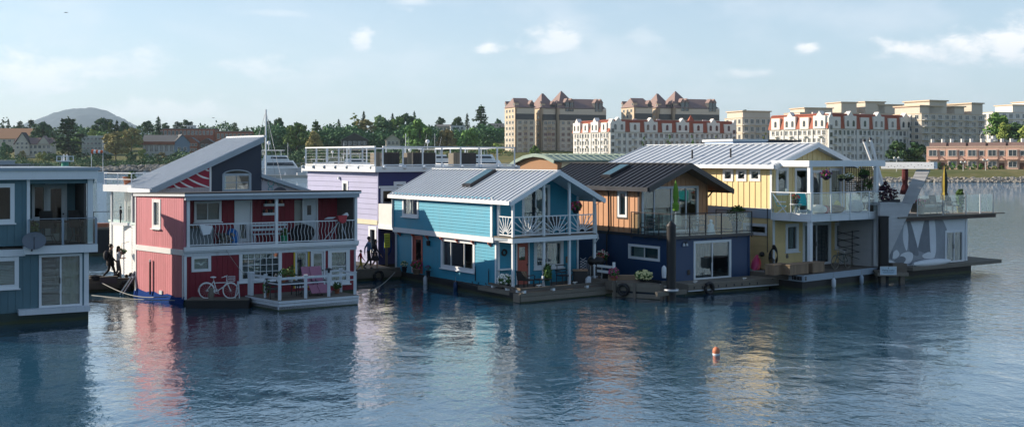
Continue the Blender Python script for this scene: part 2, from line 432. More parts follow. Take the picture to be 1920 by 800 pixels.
def metal_roof(parent, a, b, c, d, mt, pitch=.35, rib=.06, thick=.08, fascia=None, name='roof'):
    """quad a(eave start) b(eave end) c(ridge end) d(ridge start); standing ribs run from eave to ridge"""
    a, b, c, d = V(a), V(b), V(c), V(d); n = (b-a).cross(d-a).normalized()
    if n.z < 0: n = -n
    mb = MB(); mb.hexa([a-n*thick, b-n*thick, c-n*thick, d-n*thick, a, b, c, d])
    r = mb.build(name, mt, parent); k = max(1, int((b-a).length/pitch))
    first = None; lo_ = (b-a).normalized()
    for i in range(k+1):
        p, q = a+(b-a)*(i/k), d+(c-d)*(i/k); p += n*rib*.4; q += n*rib*.4
        if i == 0: p += lo_*.02; q += lo_*.02
        if i == k: p -= lo_*.02; q -= lo_*.02
        if first is None or (q-p-first[1]).length > .01:
            o = MB().bar(p, q, .032, rib, n).build('rib', mt, r); first = (o, q-p, p)
        else: rep(first[0], [p-first[2]])
    return r
def railing(pts, zf, zt, parent, mt, posts=None, bal=None, glass=None, wires=0, pw=.05, rw=.05, bot=.08, bmat=None, wavy=0.0, post_low=0.0, name='railing'):
    """posts, top and bottom rails and infill along a polyline of (x,y); parts hang on one railing part"""
    pts = [V((p[0], p[1], 0)) for p in pts]; r = None; mb = MB()
    for p, q in zip(pts[:-1], pts[1:]):
        mb.bar(p+V((0,0,zt)), q+V((0,0,zt)), rw, rw*.8)
    r = mb.build(name, mt, parent)
    if bot is not None:
        for p, q in zip(pts[:-1], pts[1:]): MB().bar(p+V((0,0,zf+bot)), q+V((0,0,zf+bot)), rw*.8, rw*.7).build('bottom_rail', mt, r)
    def post(p): MB().bar(p+V((0,0,zf-post_low)), p+V((0,0,zt-rw*.4-.001)), pw, pw).build('post', mt, r)
    for si, (p, q) in enumerate(zip(pts[:-1], pts[1:])):
        L = (q-p).length; u = (q-p)/L
        n = posts[si] if posts else max(1, int(round(L/1.3)))
        for i in range(n+1):
            if i == 0 and si > 0: continue
            post(p+u*(L*i/n))
        if bal:
            k = int(L/bal); first = None
            for i in range(1, k):
                c = p+u*(L*i/k)
                if first is None:
                    b0, b1 = zf+(bot or 0), zt-rw*.4
                    if wavy: o = MB().path([c+u*(wavy*math.sin(2*math.pi*t/8*1.5))+V((0,0,b0+(b1-b0)*t/8)) for t in range(9)], .011, 5).build('baluster', bmat or mt, r)
                    else: o = MB().bar(c+V((0,0,b0)), c+V((0,0,b1)), .022).build('baluster', bmat or mt, r)
                    first = (o, c)
                else: rep(first[0], [c-first[1]])
        if glass:
            for i in range(n):
                c0, c1 = p+u*(L*i/n+pw*.5), p+u*(L*(i+1)/n-pw*.5)
                MB().bar((c0+c1)/2-u*((c1-c0).length/2)+V((0,0,(zf+zt)/2+.02)), (c0+c1)/2+u*((c1-c0).length/2)+V((0,0,(zf+zt)/2+.02)), .01, zt-zf-.16).build('glass_panel', glass, r)
        for j in range(wires):
            z = zf+.12+(zt-zf-.2)*(j+.5)/wires; MB().bar(p+V((0,0,z)), q+V((0,0,z)), .012).build('wire', bmat or mt, r)
    return r
def deck(parent, corners, z0, z1, mt, along=0, bw=.14, name='deck', each=True, edge=None, fascia=None):
    """planked deck on a quad (p0 p1 p2 p3); boards run along edge p0-p1 (along=0) or p1-p2 (along=1)"""
    p = [V((c[0], c[1], 0)) for c in corners]
    if along: p = [p[1], p[2], p[3], p[0]]
    up = V((0,0,1)); mb = MB(); t = .035
    mb.hexa([p[i]+up*z0 for i in range(4)]+[p[i]+up*(z1-t) for i in range(4)]); d = mb.build(name, fascia or mt, parent)
    L = (p[3]-p[0]).length; k = max(1, int(L/bw))
    for i in range(k):
        f0, f1 = (i+.04)/k, (i+.96)/k
        a, b = p[0].lerp(p[3], f0), p[0].lerp(p[3], f1); c, e = p[1].lerp(p[2], f1), p[1].lerp(p[2], f0)
        z = z1+random.uniform(-.004, .002)
        MB().hexa([a+up*(z1-t+.001), e+up*(z1-t+.001), c+up*(z1-t+.001), b+up*(z1-t+.001), a+up*z, e+up*z, c+up*z, b+up*z]).build('plank', mt, d)
    return d
# ------------------------------------------------------------------ palette
GLASS = glass_mat('window_glass', (.78, .85, .86), 1.3, .035)
RGLASS = glass_mat('railing_glass', (.90, .95, .94), 1.2, .02)
M_dark = mat('dark_metal', (.025, .025, .03), .45)
M_black = mat('black_plastic', (.012, .012, .014), .5)
M_white = mat('white_trim_paint', (.72, .74, .76), .5, var=.08, streak=.14, streak_col=(.42,.42,.40))
M_white2 = mat('worn_white_paint', (.60, .64, .68), .6, var=.14, streak=.30, streak_col=(.25,.25,.24), bump=.3)
M_slate = mat('slate_blue_planks', (.090, .172, .205), .6, rnd=.07, streak=.25, streak_col=(.05,.08,.10))
M_red = mat('red_planks', (.205, .013, .027), .6, rnd=.10, streak=.45, streak_col=(.14,.012,.02))
M_pink = mat('sun_bleached_red_planks', (.53, .19, .225), .65, rnd=.08, streak=.45, streak_col=(.40,.13,.15))
M_blue = mat('turquoise_boards', (.028, .275, .405), .55, rnd=.06, streak=.45, streak_col=(.03,.19,.28))
M_orange = mat('orange_board_and_batten', (.50, .265, .145), .6, rnd=.03, streak=.35, streak_col=(.42,.18,.08))
M_navy = mat('navy_corrugated_metal', (.006, .036, .108), .42, streak=.15, streak_col=(.012,.03,.08))
M_yellow = mat('yellow_board_and_batten', (.76, .60, .31), .6, rnd=.02, streak=.3, streak_col=(.62,.46,.21))
M_mustard = mat('mustard_boards', (.74, .56, .27), .6, rnd=.04, streak=.3, streak_col=(.56,.41,.18))
M_greyb = mat('grey_taupe_boards', (.44, .44, .45), .6, rnd=.05, streak=.2, streak_col=(.36,.36,.37))
M_lav = mat('lavender_boards', (.345, .35, .52), .6, rnd=.04, streak=.2, streak_col=(.31,.31,.45))
M_indigo = mat('indigo_boards', (.030, .034, .135), .6, rnd=.05)
M_charnavy = mat('charcoal_navy_boards', (.022, .033, .060), .6, rnd=.10, streak=.25, streak_col=(.04,.05,.075))
M_rooflight = mat('pale_metal_roof', (.54, .58, .63), .42, metal=.15, var=.10, streak=.35, streak_col=(.36,.38,.40))
M_roofdark = mat('charcoal_metal_roof', (.040, .042, .050), .38, metal=.2)
M_roofgreen = mat('green_metal_roof', (.22, .29, .25), .5, metal=.1)
M_greytrim = mat('grey_trim_paint', (.30, .36, .42), .55, streak=.15, streak_col=(.22,.26,.3))
M_wood = mat('weathered_dock_wood', (.155, .130, .105), .8, rnd=.22, grain=.55, bump=.3, var=.25, vscale=4)
M_woodpale = mat('pale_grey_timber', (.205, .180, .145), .8, rnd=.15, grain=.5, var=.2, vscale=4)
M_cedar = mat('cedar_boards', (.27, .18, .115), .65, rnd=.14, grain=.4)
M_hull = mat('black_float_hull', (.022, .022, .024), .6, streak=.4, streak_col=(.05,.055,.045), var=.3, algae=True)
M_hullgreen = mat('green_algae_hull', (.030, .052, .046), .65, streak=.5, streak_col=(.06,.07,.05), var=.3, algae=True)
M_bluetarp = mat('blue_tarp', (.012, .045, .20), .9, spec=.05)
M_salmon = mat('salmon_door_paint', (.52, .13, .09), .5)
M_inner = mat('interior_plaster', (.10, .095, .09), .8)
M_curtain = mat('pale_curtain', (.40, .40, .37), .9)
M_curtdark = mat('grey_curtain', (.09, .095, .10), .9)
M_blind = mat('window_blind', (.36, .36, .34), .7)
M_wicker = mat('dark_wicker', (.028, .025, .024), .7, bump=.6, bscale=60)
M_pot = mat('terracotta', (.36, .14, .08), .8)
M_green = leaf_mat('potted_leaves', (.045, .10, .03), (.09, .16, .045))
M_flwhite = mat('white_petals', (.75, .75, .70), .7)
M_flpink = mat('magenta_petals', (.55, .06, .22), .7)
M_flred = mat('red_petals', (.48, .03, .06), .7)
M_flyel = mat('pale_yellow_petals', (.62, .58, .28), .7)
M_flpurp = mat('purple_petals', (.16, .04, .24), .7)
M_rope = mat('mooring_rope', (.36, .36, .34), .9)
M_skin = mat('skin', (.50, .27, .19), .6, var=.05)
M_rock = mat('shore_rock', (.25, .235, .21), .9, var=.4, vscale=.25, rnd=.1)
M_steel = mat('steel', (.45, .46, .48), .35, metal=.8)

# ------------------------------------------------------------------ water
def water_mat():
    m = bpy.data.materials.new('harbour_water'); m.use_nodes = True; t = m.node_tree; b = t.nodes['Principled BSDF']
    geo = N(t, 'ShaderNodeNewGeometry'); P = geo.outputs['Position']
    b.inputs['Base Color'].default_value = (.012, .066, .115, 1); b.inputs['Roughness'].default_value = .035
    b.inputs['IOR'].default_value = 1.40; b.inputs['Specular IOR Level'].default_value = .5
    sp_ = N(t, 'ShaderNodeSeparateXYZ'); put(t, sp_.inputs[0], P)
    # calmer close in the lee of the houses, livelier in the open fairway
    lee = mth(t, 'ADD', ramp(t, sp_.outputs[1], 52, 120), mth(t, 'MULTIPLY', ramp(t, sp_.outputs[0], 13, 27), .30))
    patch = ramp(t, noise(t, vmul(t, P, (.045, .10, 1)), 1.0, 3, .6), .36, .64)
    a1 = noise(t, vmul(t, P, (1.7, 1.25, 1)), 1.0, 3, .55, .5)
    a2 = noise(t, vmul(t, P, (5.2, 3.6, 1)), 1.0, 3, .6, .4)
    a3 = noise(t, vmul(t, P, (.40, .34, 1)), 1.0, 2, .5, .3)
    amp = mth(t, 'ADD', mth(t, 'MULTIPLY_ADD', patch, .55, .45), mth(t, 'MULTIPLY', lee, 5.0))
    h = mth(t, 'MULTIPLY', a1, .042)
    h = mth(t, 'MULTIPLY_ADD', a2, .0165, h)
    h = mth(t, 'MULTIPLY', h, amp)
    h = mth(t, 'MULTIPLY_ADD', a3, .070, h)
    bn = N(t, 'ShaderNodeBump'); bn.inputs['Strength'].default_value = 1.0; bn.inputs['Distance'].default_value = 1.0
    put(t, bn.inputs['Height'], h); t.links.new(bn.outputs[0], b.inputs['Normal']); t.links.new(bn.outputs[0], b.inputs['Coat Normal'])
    b.inputs['Coat Weight'].default_value = .85; b.inputs['Coat IOR'].default_value = 1.4; b.inputs['Coat Roughness'].default_value = .02
    return m
mb = MB(); mb.add([(-9000, -60, 0), (9000, -60, 0), (9000, 10800, 0), (-9000, 10800, 0)], [(0, 1, 2, 3)])
struct('water', mb, water_mat())

# ------------------------------------------------------------------ far land
SHORE = [(-900, 690), (-560, 655), (-330, 640), (-215, 628), (-150, 600), (-90, 575), (-30, 520), (30, 450), (70, 370), (101, 312), (140, 308), (260, 300), (700, 290)]
def shore_y(x):
    for (x0, y0), (x1, y1) in zip(SHORE[:-1], SHORE[1:]):
        if x <= x1: return y0+(y1-y0)*(max(x, x0)-x0)/(x1-x0)
    return SHORE[-1][1]
def sstep(t): t = min(1, max(0, t)); return t*t*(3-2*t)
def land_z(x, y):
    d = y-shore_y(x); rgt = sstep((x+40)/130)
    if d <= 0: return max(-1, d*.3)
    bank = (2.6*sstep(d/9) if rgt < .5 else 2.9*sstep(d/16))
    hill = (1-rgt)*(5.0*sstep((d-15)/50)+12.5*sstep((d-60)/150)) + rgt*(3.0*sstep((d-90)/90)+9*sstep((d-200)/200))
    return bank+hill+.3*math.sin(x*.07)*math.sin(y*.05)
mb = MB(); xs = [-900+i*12.5 for i in range(129)]; ds = [-6, 0, 3, 6, 9, 14, 20, 30, 45, 60, 80, 110, 150, 200, 260, 340, 450, 700, 1500, 4000, 8900]
vs = [(x*(1 if d < 300 else 1+d/900), shore_y(x)+d, land_z(x, shore_y(x)+d)) for d in ds for x in xs]; nx = len(xs)
mb.add(vs, [(j*nx+i, j*nx+i+1, (j+1)*nx+i+1, (j+1)*nx+i) for j in range(len(ds)-1) for i in range(nx-1)], 0, True)
def ground_mat():
    m = bpy.data.materials.new('grassy_ground'); m.use_nodes = True; t = m.node_tree; b = t.nodes['Principled BSDF']
    P = N(t, 'ShaderNodeNewGeometry').outputs['Position']
    g = mixc(t, ramp(t, noise(t, P, .05, 5, .6), .35, .65), c4((.085, .105, .035)), c4((.19, .165, .075)))
    g = mixc(t, ramp(t, noise(t, P, .6, 4, .6), .4, .7), g, c4((.11, .12, .05)))
    put(t, b.inputs['Base Color'], g); b.inputs['Roughness'].default_value = .9; b.inputs['Specular IOR Level'].default_value = .1
    return m
struct('shore_land', mb, ground_mat())
# rip-rap along the water's edge: thousands of stones, one mass
rk = random.Random(3)
def rocks(n, fx, h, size, name, label):
    mb = MB()
    for i in range(n):
        x, y, z = fx(); r = size*rk.uniform(.5, 1.25)
        mb.ball((x, y, z), (r, r*rk.uniform(.6, 1), r*rk.uniform(.5, .85)), 6, 4, .3, rnd=rk)
    for i in range(len(mb.sm)): mb.sm[i] = False
    o = mb.build(name, M_rock); o['kind'] = 'stuff'; o['label'] = label; o['category'] = 'rocks'
def right_edge():
    x = rk.uniform(60, 165); d = rk.uniform(-1.5, 5.5); return x, shore_y(x)+d, .1+max(0, d)*.19
rocks(1500, right_edge, 2, .62, 'shore_rocks', 'pale rip-rap rocks along the far bank below the pink townhouses')
def left_edge():
    x = rk.uniform(-330, -60); d = rk.uniform(-1, 9); return x, shore_y(x)+d, .1+max(0, d)*.24
rocks(1300, left_edge, 2, 1.0, 'shore_rocks', 'dark rocks along the distant left shoreline under the trees')
def spit():      # rocky point with dry grass in front of the blue-gabled hall
    t = rk.random(); w = rk.uniform(-1, 1); x = -224+t*82; D = 585
    return x, D+w*9*(1-.3*t), .2+(1-abs(w))*2.6*min(1, .25+t*2)
rocks(900, spit, 2, 1.15, 'breakwater_rocks', 'low rocky breakwater with grey boulders before the blue gabled hall')
# wooded mountain far behind
mb = MB(); n = 190; rows = 40; vs = []
from mathutils import noise as mno
for j in range(rows):
    for i in range(n):
        X = -5400+i*24; Y = 8300+j*55
        e = math.exp(-((X+3480)/470)**2)*250+math.exp(-((X+3050)/500)**2)*110+math.exp(-((X+3830)/520)**2)*115+30*math.exp(-((X+3400)/1300)**4)
        d = (j-19)/19.0; z = e*max(0, 1-d*d)
        z += (z > 6)*(26*mno.fractal(V((X*.004, Y*.004, 0)), 1, 2, 4)+16*mno.noise(V((X*.045, Y*.045, 3)))+8*mno.noise(V((X*.13, Y*.13, 7)))*min(1, z/60))
        vs.append((X, Y, z-2))
mb.add(vs, [(j*n+i, j*n+i+1, (j+1)*n+i+1, (j+1)*n+i) for j in range(rows-1) for i in range(n-1)], 0, True)
struct('mountain', mb, mat('haze_blue_forest', (.010, .033, .058), .9, var=.5, vscale=.02))  # the blue of distant haze is mixed into the forest colour

# unseen quay added behind the viewpoint to darken what the windows mirror
mb = MB(); mb.box((-160, -58, -1), (160, -9, 4.6)); struct('quay', mb, mat('quay_concrete', (.20, .19, .18), .9))
# ------------------------------------------------------------------ shared small builders
def flowers(parent, c, r, mts, n=60, leaf=None, name='blooms', seed=1):
    rr = random.Random(seed); c = V(c); mb = MB(); lf = MB()
    for i in range(n):
        d = V((rr.gauss(0, 1), rr.gauss(0, 1), rr.gauss(.3, 1))).normalized()
        p = c+V((d.x*r[0], d.y*r[1], d.z*r[2]))*rr.uniform(.75, 1.05)
        mb.ball(p, r[0]*rr.uniform(.10, .17), 6, 4, .2, rr.randrange(len(mts)), rnd=rr)
    leaves(lf, c, r, n*4, r[0]*.22, rr)
    lf.build('foliage', leaf or M_green, parent, kind='stuff'); mb.build(name, mts, parent, kind='stuff')
def leaves(mb, c, r, n, size, rr, shell=.35):
    c = V(c)
    for i in range(n):
        d = V((rr.gauss(0, 1), rr.gauss(0, 1), rr.gauss(0, 1))).normalized(); k = rr.uniform(shell, 1)**.5
        p = c+V((d.x*r[0], d.y*r[1], d.z*r[2]))*k
        a = V((rr.uniform(-1, 1), rr.uniform(-1, 1), rr.uniform(-1, 1))).normalized(); b = a.cross(d+V((.01, 0, 0))).normalized(); s = size*rr.uniform(.6, 1.3)
        mb.add([p-a*s, p+b*s*.5, p+a*s, p-b*s*.5], [(0, 1, 2, 3)])
def pot(parent, c, r, h, mt, name='pot'):
    MB().lathe(c, [(r*.7, 0), (r, h*.85), (r*1.08, h*.86), (r*1.08, h), (r*.9, h), (r*.88, h*.9)], 12).build(name, mt, parent)
def shell(parent, quad, z0, z1, mids=(), skip=(), mt=None):
    """floors, ceilings and the unseen back walls of a house, so that its rooms are closed"""
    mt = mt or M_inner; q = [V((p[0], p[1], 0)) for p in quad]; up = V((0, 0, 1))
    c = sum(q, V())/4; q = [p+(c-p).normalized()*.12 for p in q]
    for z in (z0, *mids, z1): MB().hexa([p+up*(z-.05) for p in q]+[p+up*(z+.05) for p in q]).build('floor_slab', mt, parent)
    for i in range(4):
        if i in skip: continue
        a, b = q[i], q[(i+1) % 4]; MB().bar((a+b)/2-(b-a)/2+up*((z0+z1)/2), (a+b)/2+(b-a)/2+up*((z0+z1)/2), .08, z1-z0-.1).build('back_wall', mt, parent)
def hull(parent, quad, z1, mt, z0=-.9, name='float_hull'):
    q = [V((p[0], p[1], 0)) for p in quad]; up = V((0, 0, 1))
    return MB().hexa([p+up*z0 for p in q]+[p+up*z1 for p in q]).build(name, mt, parent)
def xy(p): return (p.x, p.y)

# ------------------------------------------------------------------ 1. slate-blue house, cut by the left edge
p1 = gnd(165, 597); u = V((.866, .5, 0)); bk = V((-.5, .866, 0)); p0 = p1-u*9
F1 = Face(p0, p1); L = F1.L
h1 = thing('float_house', 'slate blue plank houseboat with recessed balcony at the left edge', 'houseboat', (p1.x, p1.y, 0))
q1 = [p0, p1, p1+bk*7.7, p0+bk*7.7]; hull(h1, [p0+F1.n*.1, p1+F1.n*.1, p1+bk*7.7, p0+bk*7.7], .42, M_hullgreen)
zf2 = F1.zz(110, 458); zr = F1.zz(110, 336); zt = F1.zz(110, 314)
s_bal = F1.sx(55); s_bpost = F1.sx(164)
d1 = F1.rect(76, 479, 151, 572); w_lo = F1.rect(-36, 487, 30, 537); w_up = F1.rect(-40, 349, 22, 414)
wall(F1, 0, L, .42, zf2-.32, h1, M_slate, [d1, w_lo], 'plank', .27, True)
wall(F1, 0, s_bal, zf2, zr, h1, M_slate, [w_up], 'plank', .27, True)
bx(F1, s_bal, L+.25, F1.zz(110, 344), zr, -.1, .0, 'header', M_slate, h1)
slider(F1, d1, h1, M_white, 2, curtain=[(.52, .98, mat('tan_curtain', (.30,.25,.17), .9))])
window(F1, w_lo, h1, M_white, 2, 1, .10, blind=(M_blind, 1.0)); window(F1, w_up, h1, M_white, 1, 1, .10, curtain=[(.0, .35, mat('olive_curtain', (.16,.15,.06), .9))])
bx(F1, s_bal-.1, s_bal+.02, zf2, zr, .003, .06, 'corner_trim', M_white, h1)
bx(F1, L-.16, L+.02, .42, zf2-.3, .003, .07, 'corner_trim', M_white, h1)
bx(F1, F1.sx(33), L+.02, F1.zz(100, 585), F1.zz(100, 575), .003, .42, 'step', M_white2, h1)
bx(F1, -.2, F1.sx(47), zf2-.40, zf2-.13, .003, .09, 'floor_band', M_white, h1)
bx(F1, F1.sx(43), L+.32, zf2-.33, zf2-.02, .0, .34, 'balcony_edge', M_white, h1)
bx(F1, s_bal-.15, L+.3, zf2-.25, zf2-.004, -1.9, .0, 'balcony_floor', M_wood, h1)
bx(F1, L-.02, L+.18, zf2, zr, -.12, .08, 'balcony_post', M_white, h1)
# recessed wall with door
B1 = F1.off(-1.9); dr = (B1.sx(88), B1.sx(122), zf2+.05, zf2+2.35); wl = (B1.sx(63), B1.sx(84), zf2+1.0, zf2+2.3)
wall(B1, s_bal-.3, B1.sx(141), zf2, zr, h1, M_slate, [dr, wl], 'plank', .27, True)
door(B1, dr, h1, M_white, M_white, (.2, .8, .12, .93), panels=False); window(B1, wl, h1, M_white, 1, 1, .07)
bx(F1, s_bal-.05, s_bal, zf2, zr, -1.9, -.1, 'side_wall', M_slate, h1)
railing([xy(F1.pt(s_bal-.05, 0, .26)), xy(F1.pt(L+.27, 0, .26)), xy(F1.pt(L+.27, 0, -1.7))], zf2-.02, zf2+1.05, h1, M_greytrim, [2, 1], glass=RGLASS, bot=None, rw=.03, pw=.07)
qr = [F1.pt(-.4, 0, .38), F1.pt(L+.32, 0, .38), F1.pt(L+.32, 0, -7.9), F1.pt(-.4, 0, -7.9)]
MB().hexa([q+V((0, 0, zr+.002)) for q in qr]+[q+V((0, 0, zt-.12)) for q in qr]).build('roof', M_white, h1)
qr = [F1.pt(-.4, 0, .46), F1.pt(L+.40, 0, .46), F1.pt(L+.40, 0, -8.0), F1.pt(-.4, 0, -8.0)]
MB().hexa([q+V((0, 0, zt-.12)) for q in qr]+[q+V((0, 0, zt)) for q in qr]).build('roof_cap', M_greytrim, h1)
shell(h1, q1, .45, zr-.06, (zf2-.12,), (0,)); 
# satellite dish on the edge of the balcony
c = F1.pt(F1.sx(60), F1.zz(60, 449), .62); dish = thing('satellite_dish', 'grey oval satellite dish on the slate blue balcony edge', 'satellite dish', c)
dn = V((.35, -.85, .38)).normalized(); dx_ = V((0, 0, 1)).cross(dn).normalized(); dy_ = dn.cross(dx_); mb = MB()
rg = [(0, .0)]+[(k, .10*k*k) for k in (.35, .7, 1)]
vs = [c-dn*.10]+[c+(dx_*math.cos(a)*.44+dy_*math.sin(a)*.36)*k+dn*(z-.10) for k, z in rg[1:] for a in [2*math.pi*i/24 for i in range(24)]]
mb.add(vs, [(0, 1+i, 1+(i+1) % 24) for i in range(24)]+[(1+r*24+i, 1+(r+1)*24+i, 1+(r+1)*24+(i+1) % 24, 1+r*24+(i+1) % 24) for r in range(2) for i in range(24)], 0, True)
M_dish = mat('dish_grey', (.13, .15, .18), .5); mb.build('reflector', M_dish, dish)
MB().path([c-dn*.1-dy_*.3, c-dy_*.42+dn*.3, c+dn*.45], .018).build('feed_arm', M_dark, dish); MB().ball(c+dn*.47, .05).build('receiver', M_dish, dish)
MB().tube(c-dn*.12, F1.pt(F1.sx(57), zf2-.2, .34), .03).build('bracket', M_dark, dish)
# high balcony chairs
def bar_chair(label, x, rz, D=-.75):
    b = B1.pt(B1.sx(x), zf2, 0)+F1.n*(1.9+D); t = thing('patio_chair', label, 'chair', b, 'tall black balcony chairs'); e = V((math.cos(rz), math.sin(rz), 0)); f = V((-e.y, e.x, 0)); up = V((0, 0, 1))
    sz = .62; MB().hexa([b+e*i*.24+f*j*.24+up*(sz+k) for k in (0, .06) for i, j in ((-1, -1), (1, -1), (1, 1), (-1, 1))]).build('seat', M_wicker, t)
    MB().hexa([b-f*(.20+k*.0)+e*i*.25+f*o for i, o, k in ()] or [b+e*-.25-f*.22+up*sz, b+e*.25-f*.22+up*sz, b+e*.25-f*.27+up*sz, b+e*-.25-f*.27+up*sz, b+e*-.25-f*.34+up*(sz+.72), b+e*.25-f*.34+up*(sz+.72), b+e*.25-f*.38+up*(sz+.72), b+e*-.25-f*.38+up*(sz+.72)]).build('backrest', M_wicker, t)
    for i in (-1, 1):
        for j in (-1, 1): MB().path([b+e*i*.20+f*j*.2+up*sz, b+e*i*.15+f*j*.16+up*.35, b+e*i*.27+f*j*.28], .017).build('leg', M_dark, t)
        MB().path([b+e*i*.27-f*.28+up*(sz+.28), b+e*i*.30+f*.05+up*(sz+.30), b+e*i*.29+f*.26+up*(sz+.24), b+e*i*.26+f*.24+up*sz], .02).build('armrest', M_dark, t)
    MB().path([b+e*.2*math.cos(a)+f*.2*math.sin(a)+up*.3 for a in [i*math.pi/6 for i in range(12)]], .012, closed=True).build('foot_ring', M_dark, t)
bar_chair('tall black balcony chair nearer the white door on the slate house', 82, R(10)); bar_chair('tall black balcony chair at the right end of the slate balcony', 138, R(-15), -.6)
t = thing('table', 'small dark round table between the tall balcony chairs', 'table', B1.pt(B1.sx(108), zf2, .7)); c = ORG[t.name]
MB().lathe(c, [(.32, .82), (.34, .84), (.34, .86), (.3, .87)], 16).build('table_top', M_dark, t); MB().tube(c, c+V((0, 0, .82)), .035).build('stem', M_dark, t); MB().lathe(c, [(.25, .0), (.25, .02), (.05, .05)], 12).build('base', M_dark, t)
ob = MB(); c = F1.pt(F1.sx(99), zf2, -.35)
t = thing('potted_plant', 'green potted plant beside the left balcony chair on the slate house', 'plant', F1.pt(F1.sx(63), zf2, -.3)); c = ORG[t.name]
pot(t, c, .16, .3, M_pot); lf = MB(); leaves(lf, c+V((0, 0, .6)), (.24, .24, .38), 160, .09, random.Random(2)); lf.build('foliage', M_green, t)

# ------------------------------------------------------------------ 2. red two-storey house with balcony
rc = gnd(345, 570); rb = gnd(255, 553); ztop = pix(345, 363, rc.y).z; Dr = (H-ztop)*F/(358-CY); rr_ = V(((668-CX)/F*Dr, Dr, 0))
RS = Face(rb, rc); RF = Face(rc, rr_); Ls, Lf = RS.L, RF.L
h2 = thing('float_house', 'red plank houseboat with faded pink side wall and white balcony rail', 'houseboat', (rc.x, rc.y, 0))
rbk = rb-rc; q2 = [rc, rr_, rr_+rbk, rb]
hull(h2, [p-(V((0,0,0))) for p in (rc+RF.n*.02, rr_+RF.n*.02, rr_+rbk, rb)], .2, M_hull)
zb2 = RF.zz(500, 457.5); zrf = RF.zz(500, 366); zlow = zb2-.32
# side
w_s = RS.rect(288.5, 377, 300.5, 424); zs_b, zs_t = RS.zz(300, 474)+.02, RS.zz(300, 463)
slope = .10
def rs_top(s): return zrf+.02-slope*(1-s/Ls)
wall(RS, 0, Ls, zs_t, zrf, h2, M_pink, [w_s], 'plank', .215, True, top=rs_top, gap=.016)
wall(RS, 0, Ls, .22, zs_b, h2, M_pink, [], 'plank', .215, True, gap=.016)
bx(RS, -.03, Ls+.03, zs_b, zs_t, -.1, .06, 'floor_band', M_white, h2)
window(RS, w_s, h2, M_white, 1, 1, .10, blind=(M_blind, 1.0))
bx(RS, -.02, .10, .22, zs_b, .003, .05, 'corner_trim', M_white, h2); bx(RS, Ls-.10, Ls+.0, .22, zs_b, .026, .05, 'corner_trim', M_white, h2)
bx(RS, -.02, .08, zs_t, rs_top(0)-.06, .003, .05, 'corner_trim', M_white, h2)
c = RS.pt(RS.sx(286), 0, .12); MB().tube(V((c.x, c.y, .2)), V((c.x, c.y, RS.zz(286, 490))), .045).tube(V((c.x, c.y, RS.zz(286, 490))), V((c.x, c.y, RS.zz(286, 486))), .05, mi=1).build('standpipe', [M_black, M_white], h2)
bx(RS, RS.sx(301), RS.sx(306), RS.zz(303, 551), RS.zz(303, 544), .02, .08, 'outlet_box', M_white2, h2)
mb = MB(); pts = []
for i in range(13):
    s = -.1+(Ls+.2)*i/12; pts.append((s, .30+.05*math.sin(i*1.7), .10+.05*math.sin(i*2.3)))
vs = [RS.pt(s, z, .03) for s, z, n in pts]+[RS.pt(s, -.05, .05+n*.5) for s, z, n in pts]
mb.add(vs, [(i, i+1, 14+i, 13+i) for i in range(12)], 0, True); mb.build('blue_skirt_tarp', M_bluetarp, h2)
# roof
q = [RS.pt(-.1, 0, .10), RF.pt(-.06, 0, .35), RF.pt(Lf+.12, 0, .35), rr_+rbk, ]
lv = [rs_top(0), zrf+.02, zrf+.02, rs_top(0)]
MB().hexa([V((p.x, p.y, z)) for p, z in zip(q, lv)]+[V((p.x, p.y, z+.10)) for p, z in zip(q, lv)]).build('roof', M_white2, h2)
MB().hexa([V((p.x, p.y, z+.101)) for p, z in zip(q, lv)]+[V((p.x, p.y, z+.16)) for p, z in zip(q, lv)]).build('roof_cap', mat('tar_roofing', (.03,.032,.036), .8), h2)
bx(RF, 0, Lf+.05, zrf-.16, zrf+.015, -.06, .28, 'roof_beam', M_greytrim, h2)
# front: recessed balcony
RB = RF.off(-1.35)
dA = RB.rect(442, 378, 469.5, 450); dA = (dA[0], dA[1], zb2+.02, dA[3]); dB = RB.rect(552, 374.5, 593, 445); dB = (dB[0], dB[1], zb2+.02, dB[3]); wA = RB.rect(366.5, 379.5, 412, 413)
wall(RB, .05, Lf-.1, zb2, zrf, h2, M_red, [dA, dB, wA], 'plank', .23, True)
window(RB, wA, h2, M_white, 2, 1, .07, blind=(M_blind, 1.0), curtain=[(.5, 1, M_curtain)])
door(RB, dA, h2, M_white, M_white, (.28, .72, .10, .44), knob=True, panels=False)
door(RB, (dB[0]+(dB[1]-dB[0])*.42, dB[1], dB[2], dB[3]), h2, M_white, M_white2, (.28, .62, .62, .86), panels=True)
bx(RB, dB[0], dB[0]+(dB[1]-dB[0])*.40, dB[2], dB[3], -.2, -.15, 'door_curtain', M_curtain, h2)
Rend = Face(RF.pt(Lf-.1, 0, -1.4), RF.pt(Lf-.1, 0, 0)); wall(Rend, 0, 1.33, zb2, zrf, h2, M_red, [], 'plank', .23, True, thick=.06)
bx(RS, Ls-1.3, Ls-.02, zb2, zrf, -.09, -.06, 'inner_wall', M_red, h2)
bx(RF, -.02, Lf+.04, zb2-.24, zb2, -1.4, .16, 'balcony_floor', M_white2, h2)
bx(RF, -.03, Lf+.05, zb2-.16, zb2+.02, .162, .22, 'balcony_fascia', M_white, h2)
bx(RF, .0, Lf, zb2-.42, zb2-.242, -.08, .06, 'floor_band', M_white2, h2)
for xx in (352.5, 518, 666.5):
    s = RF.sx(xx); bx(RF, s-.065, s+.065, zb2, zrf-.16, -.05, .08, 'balcony_post', M_white, h2)
s0, s1, s2 = RF.sx(354), RF.sx(518), RF.sx(666)
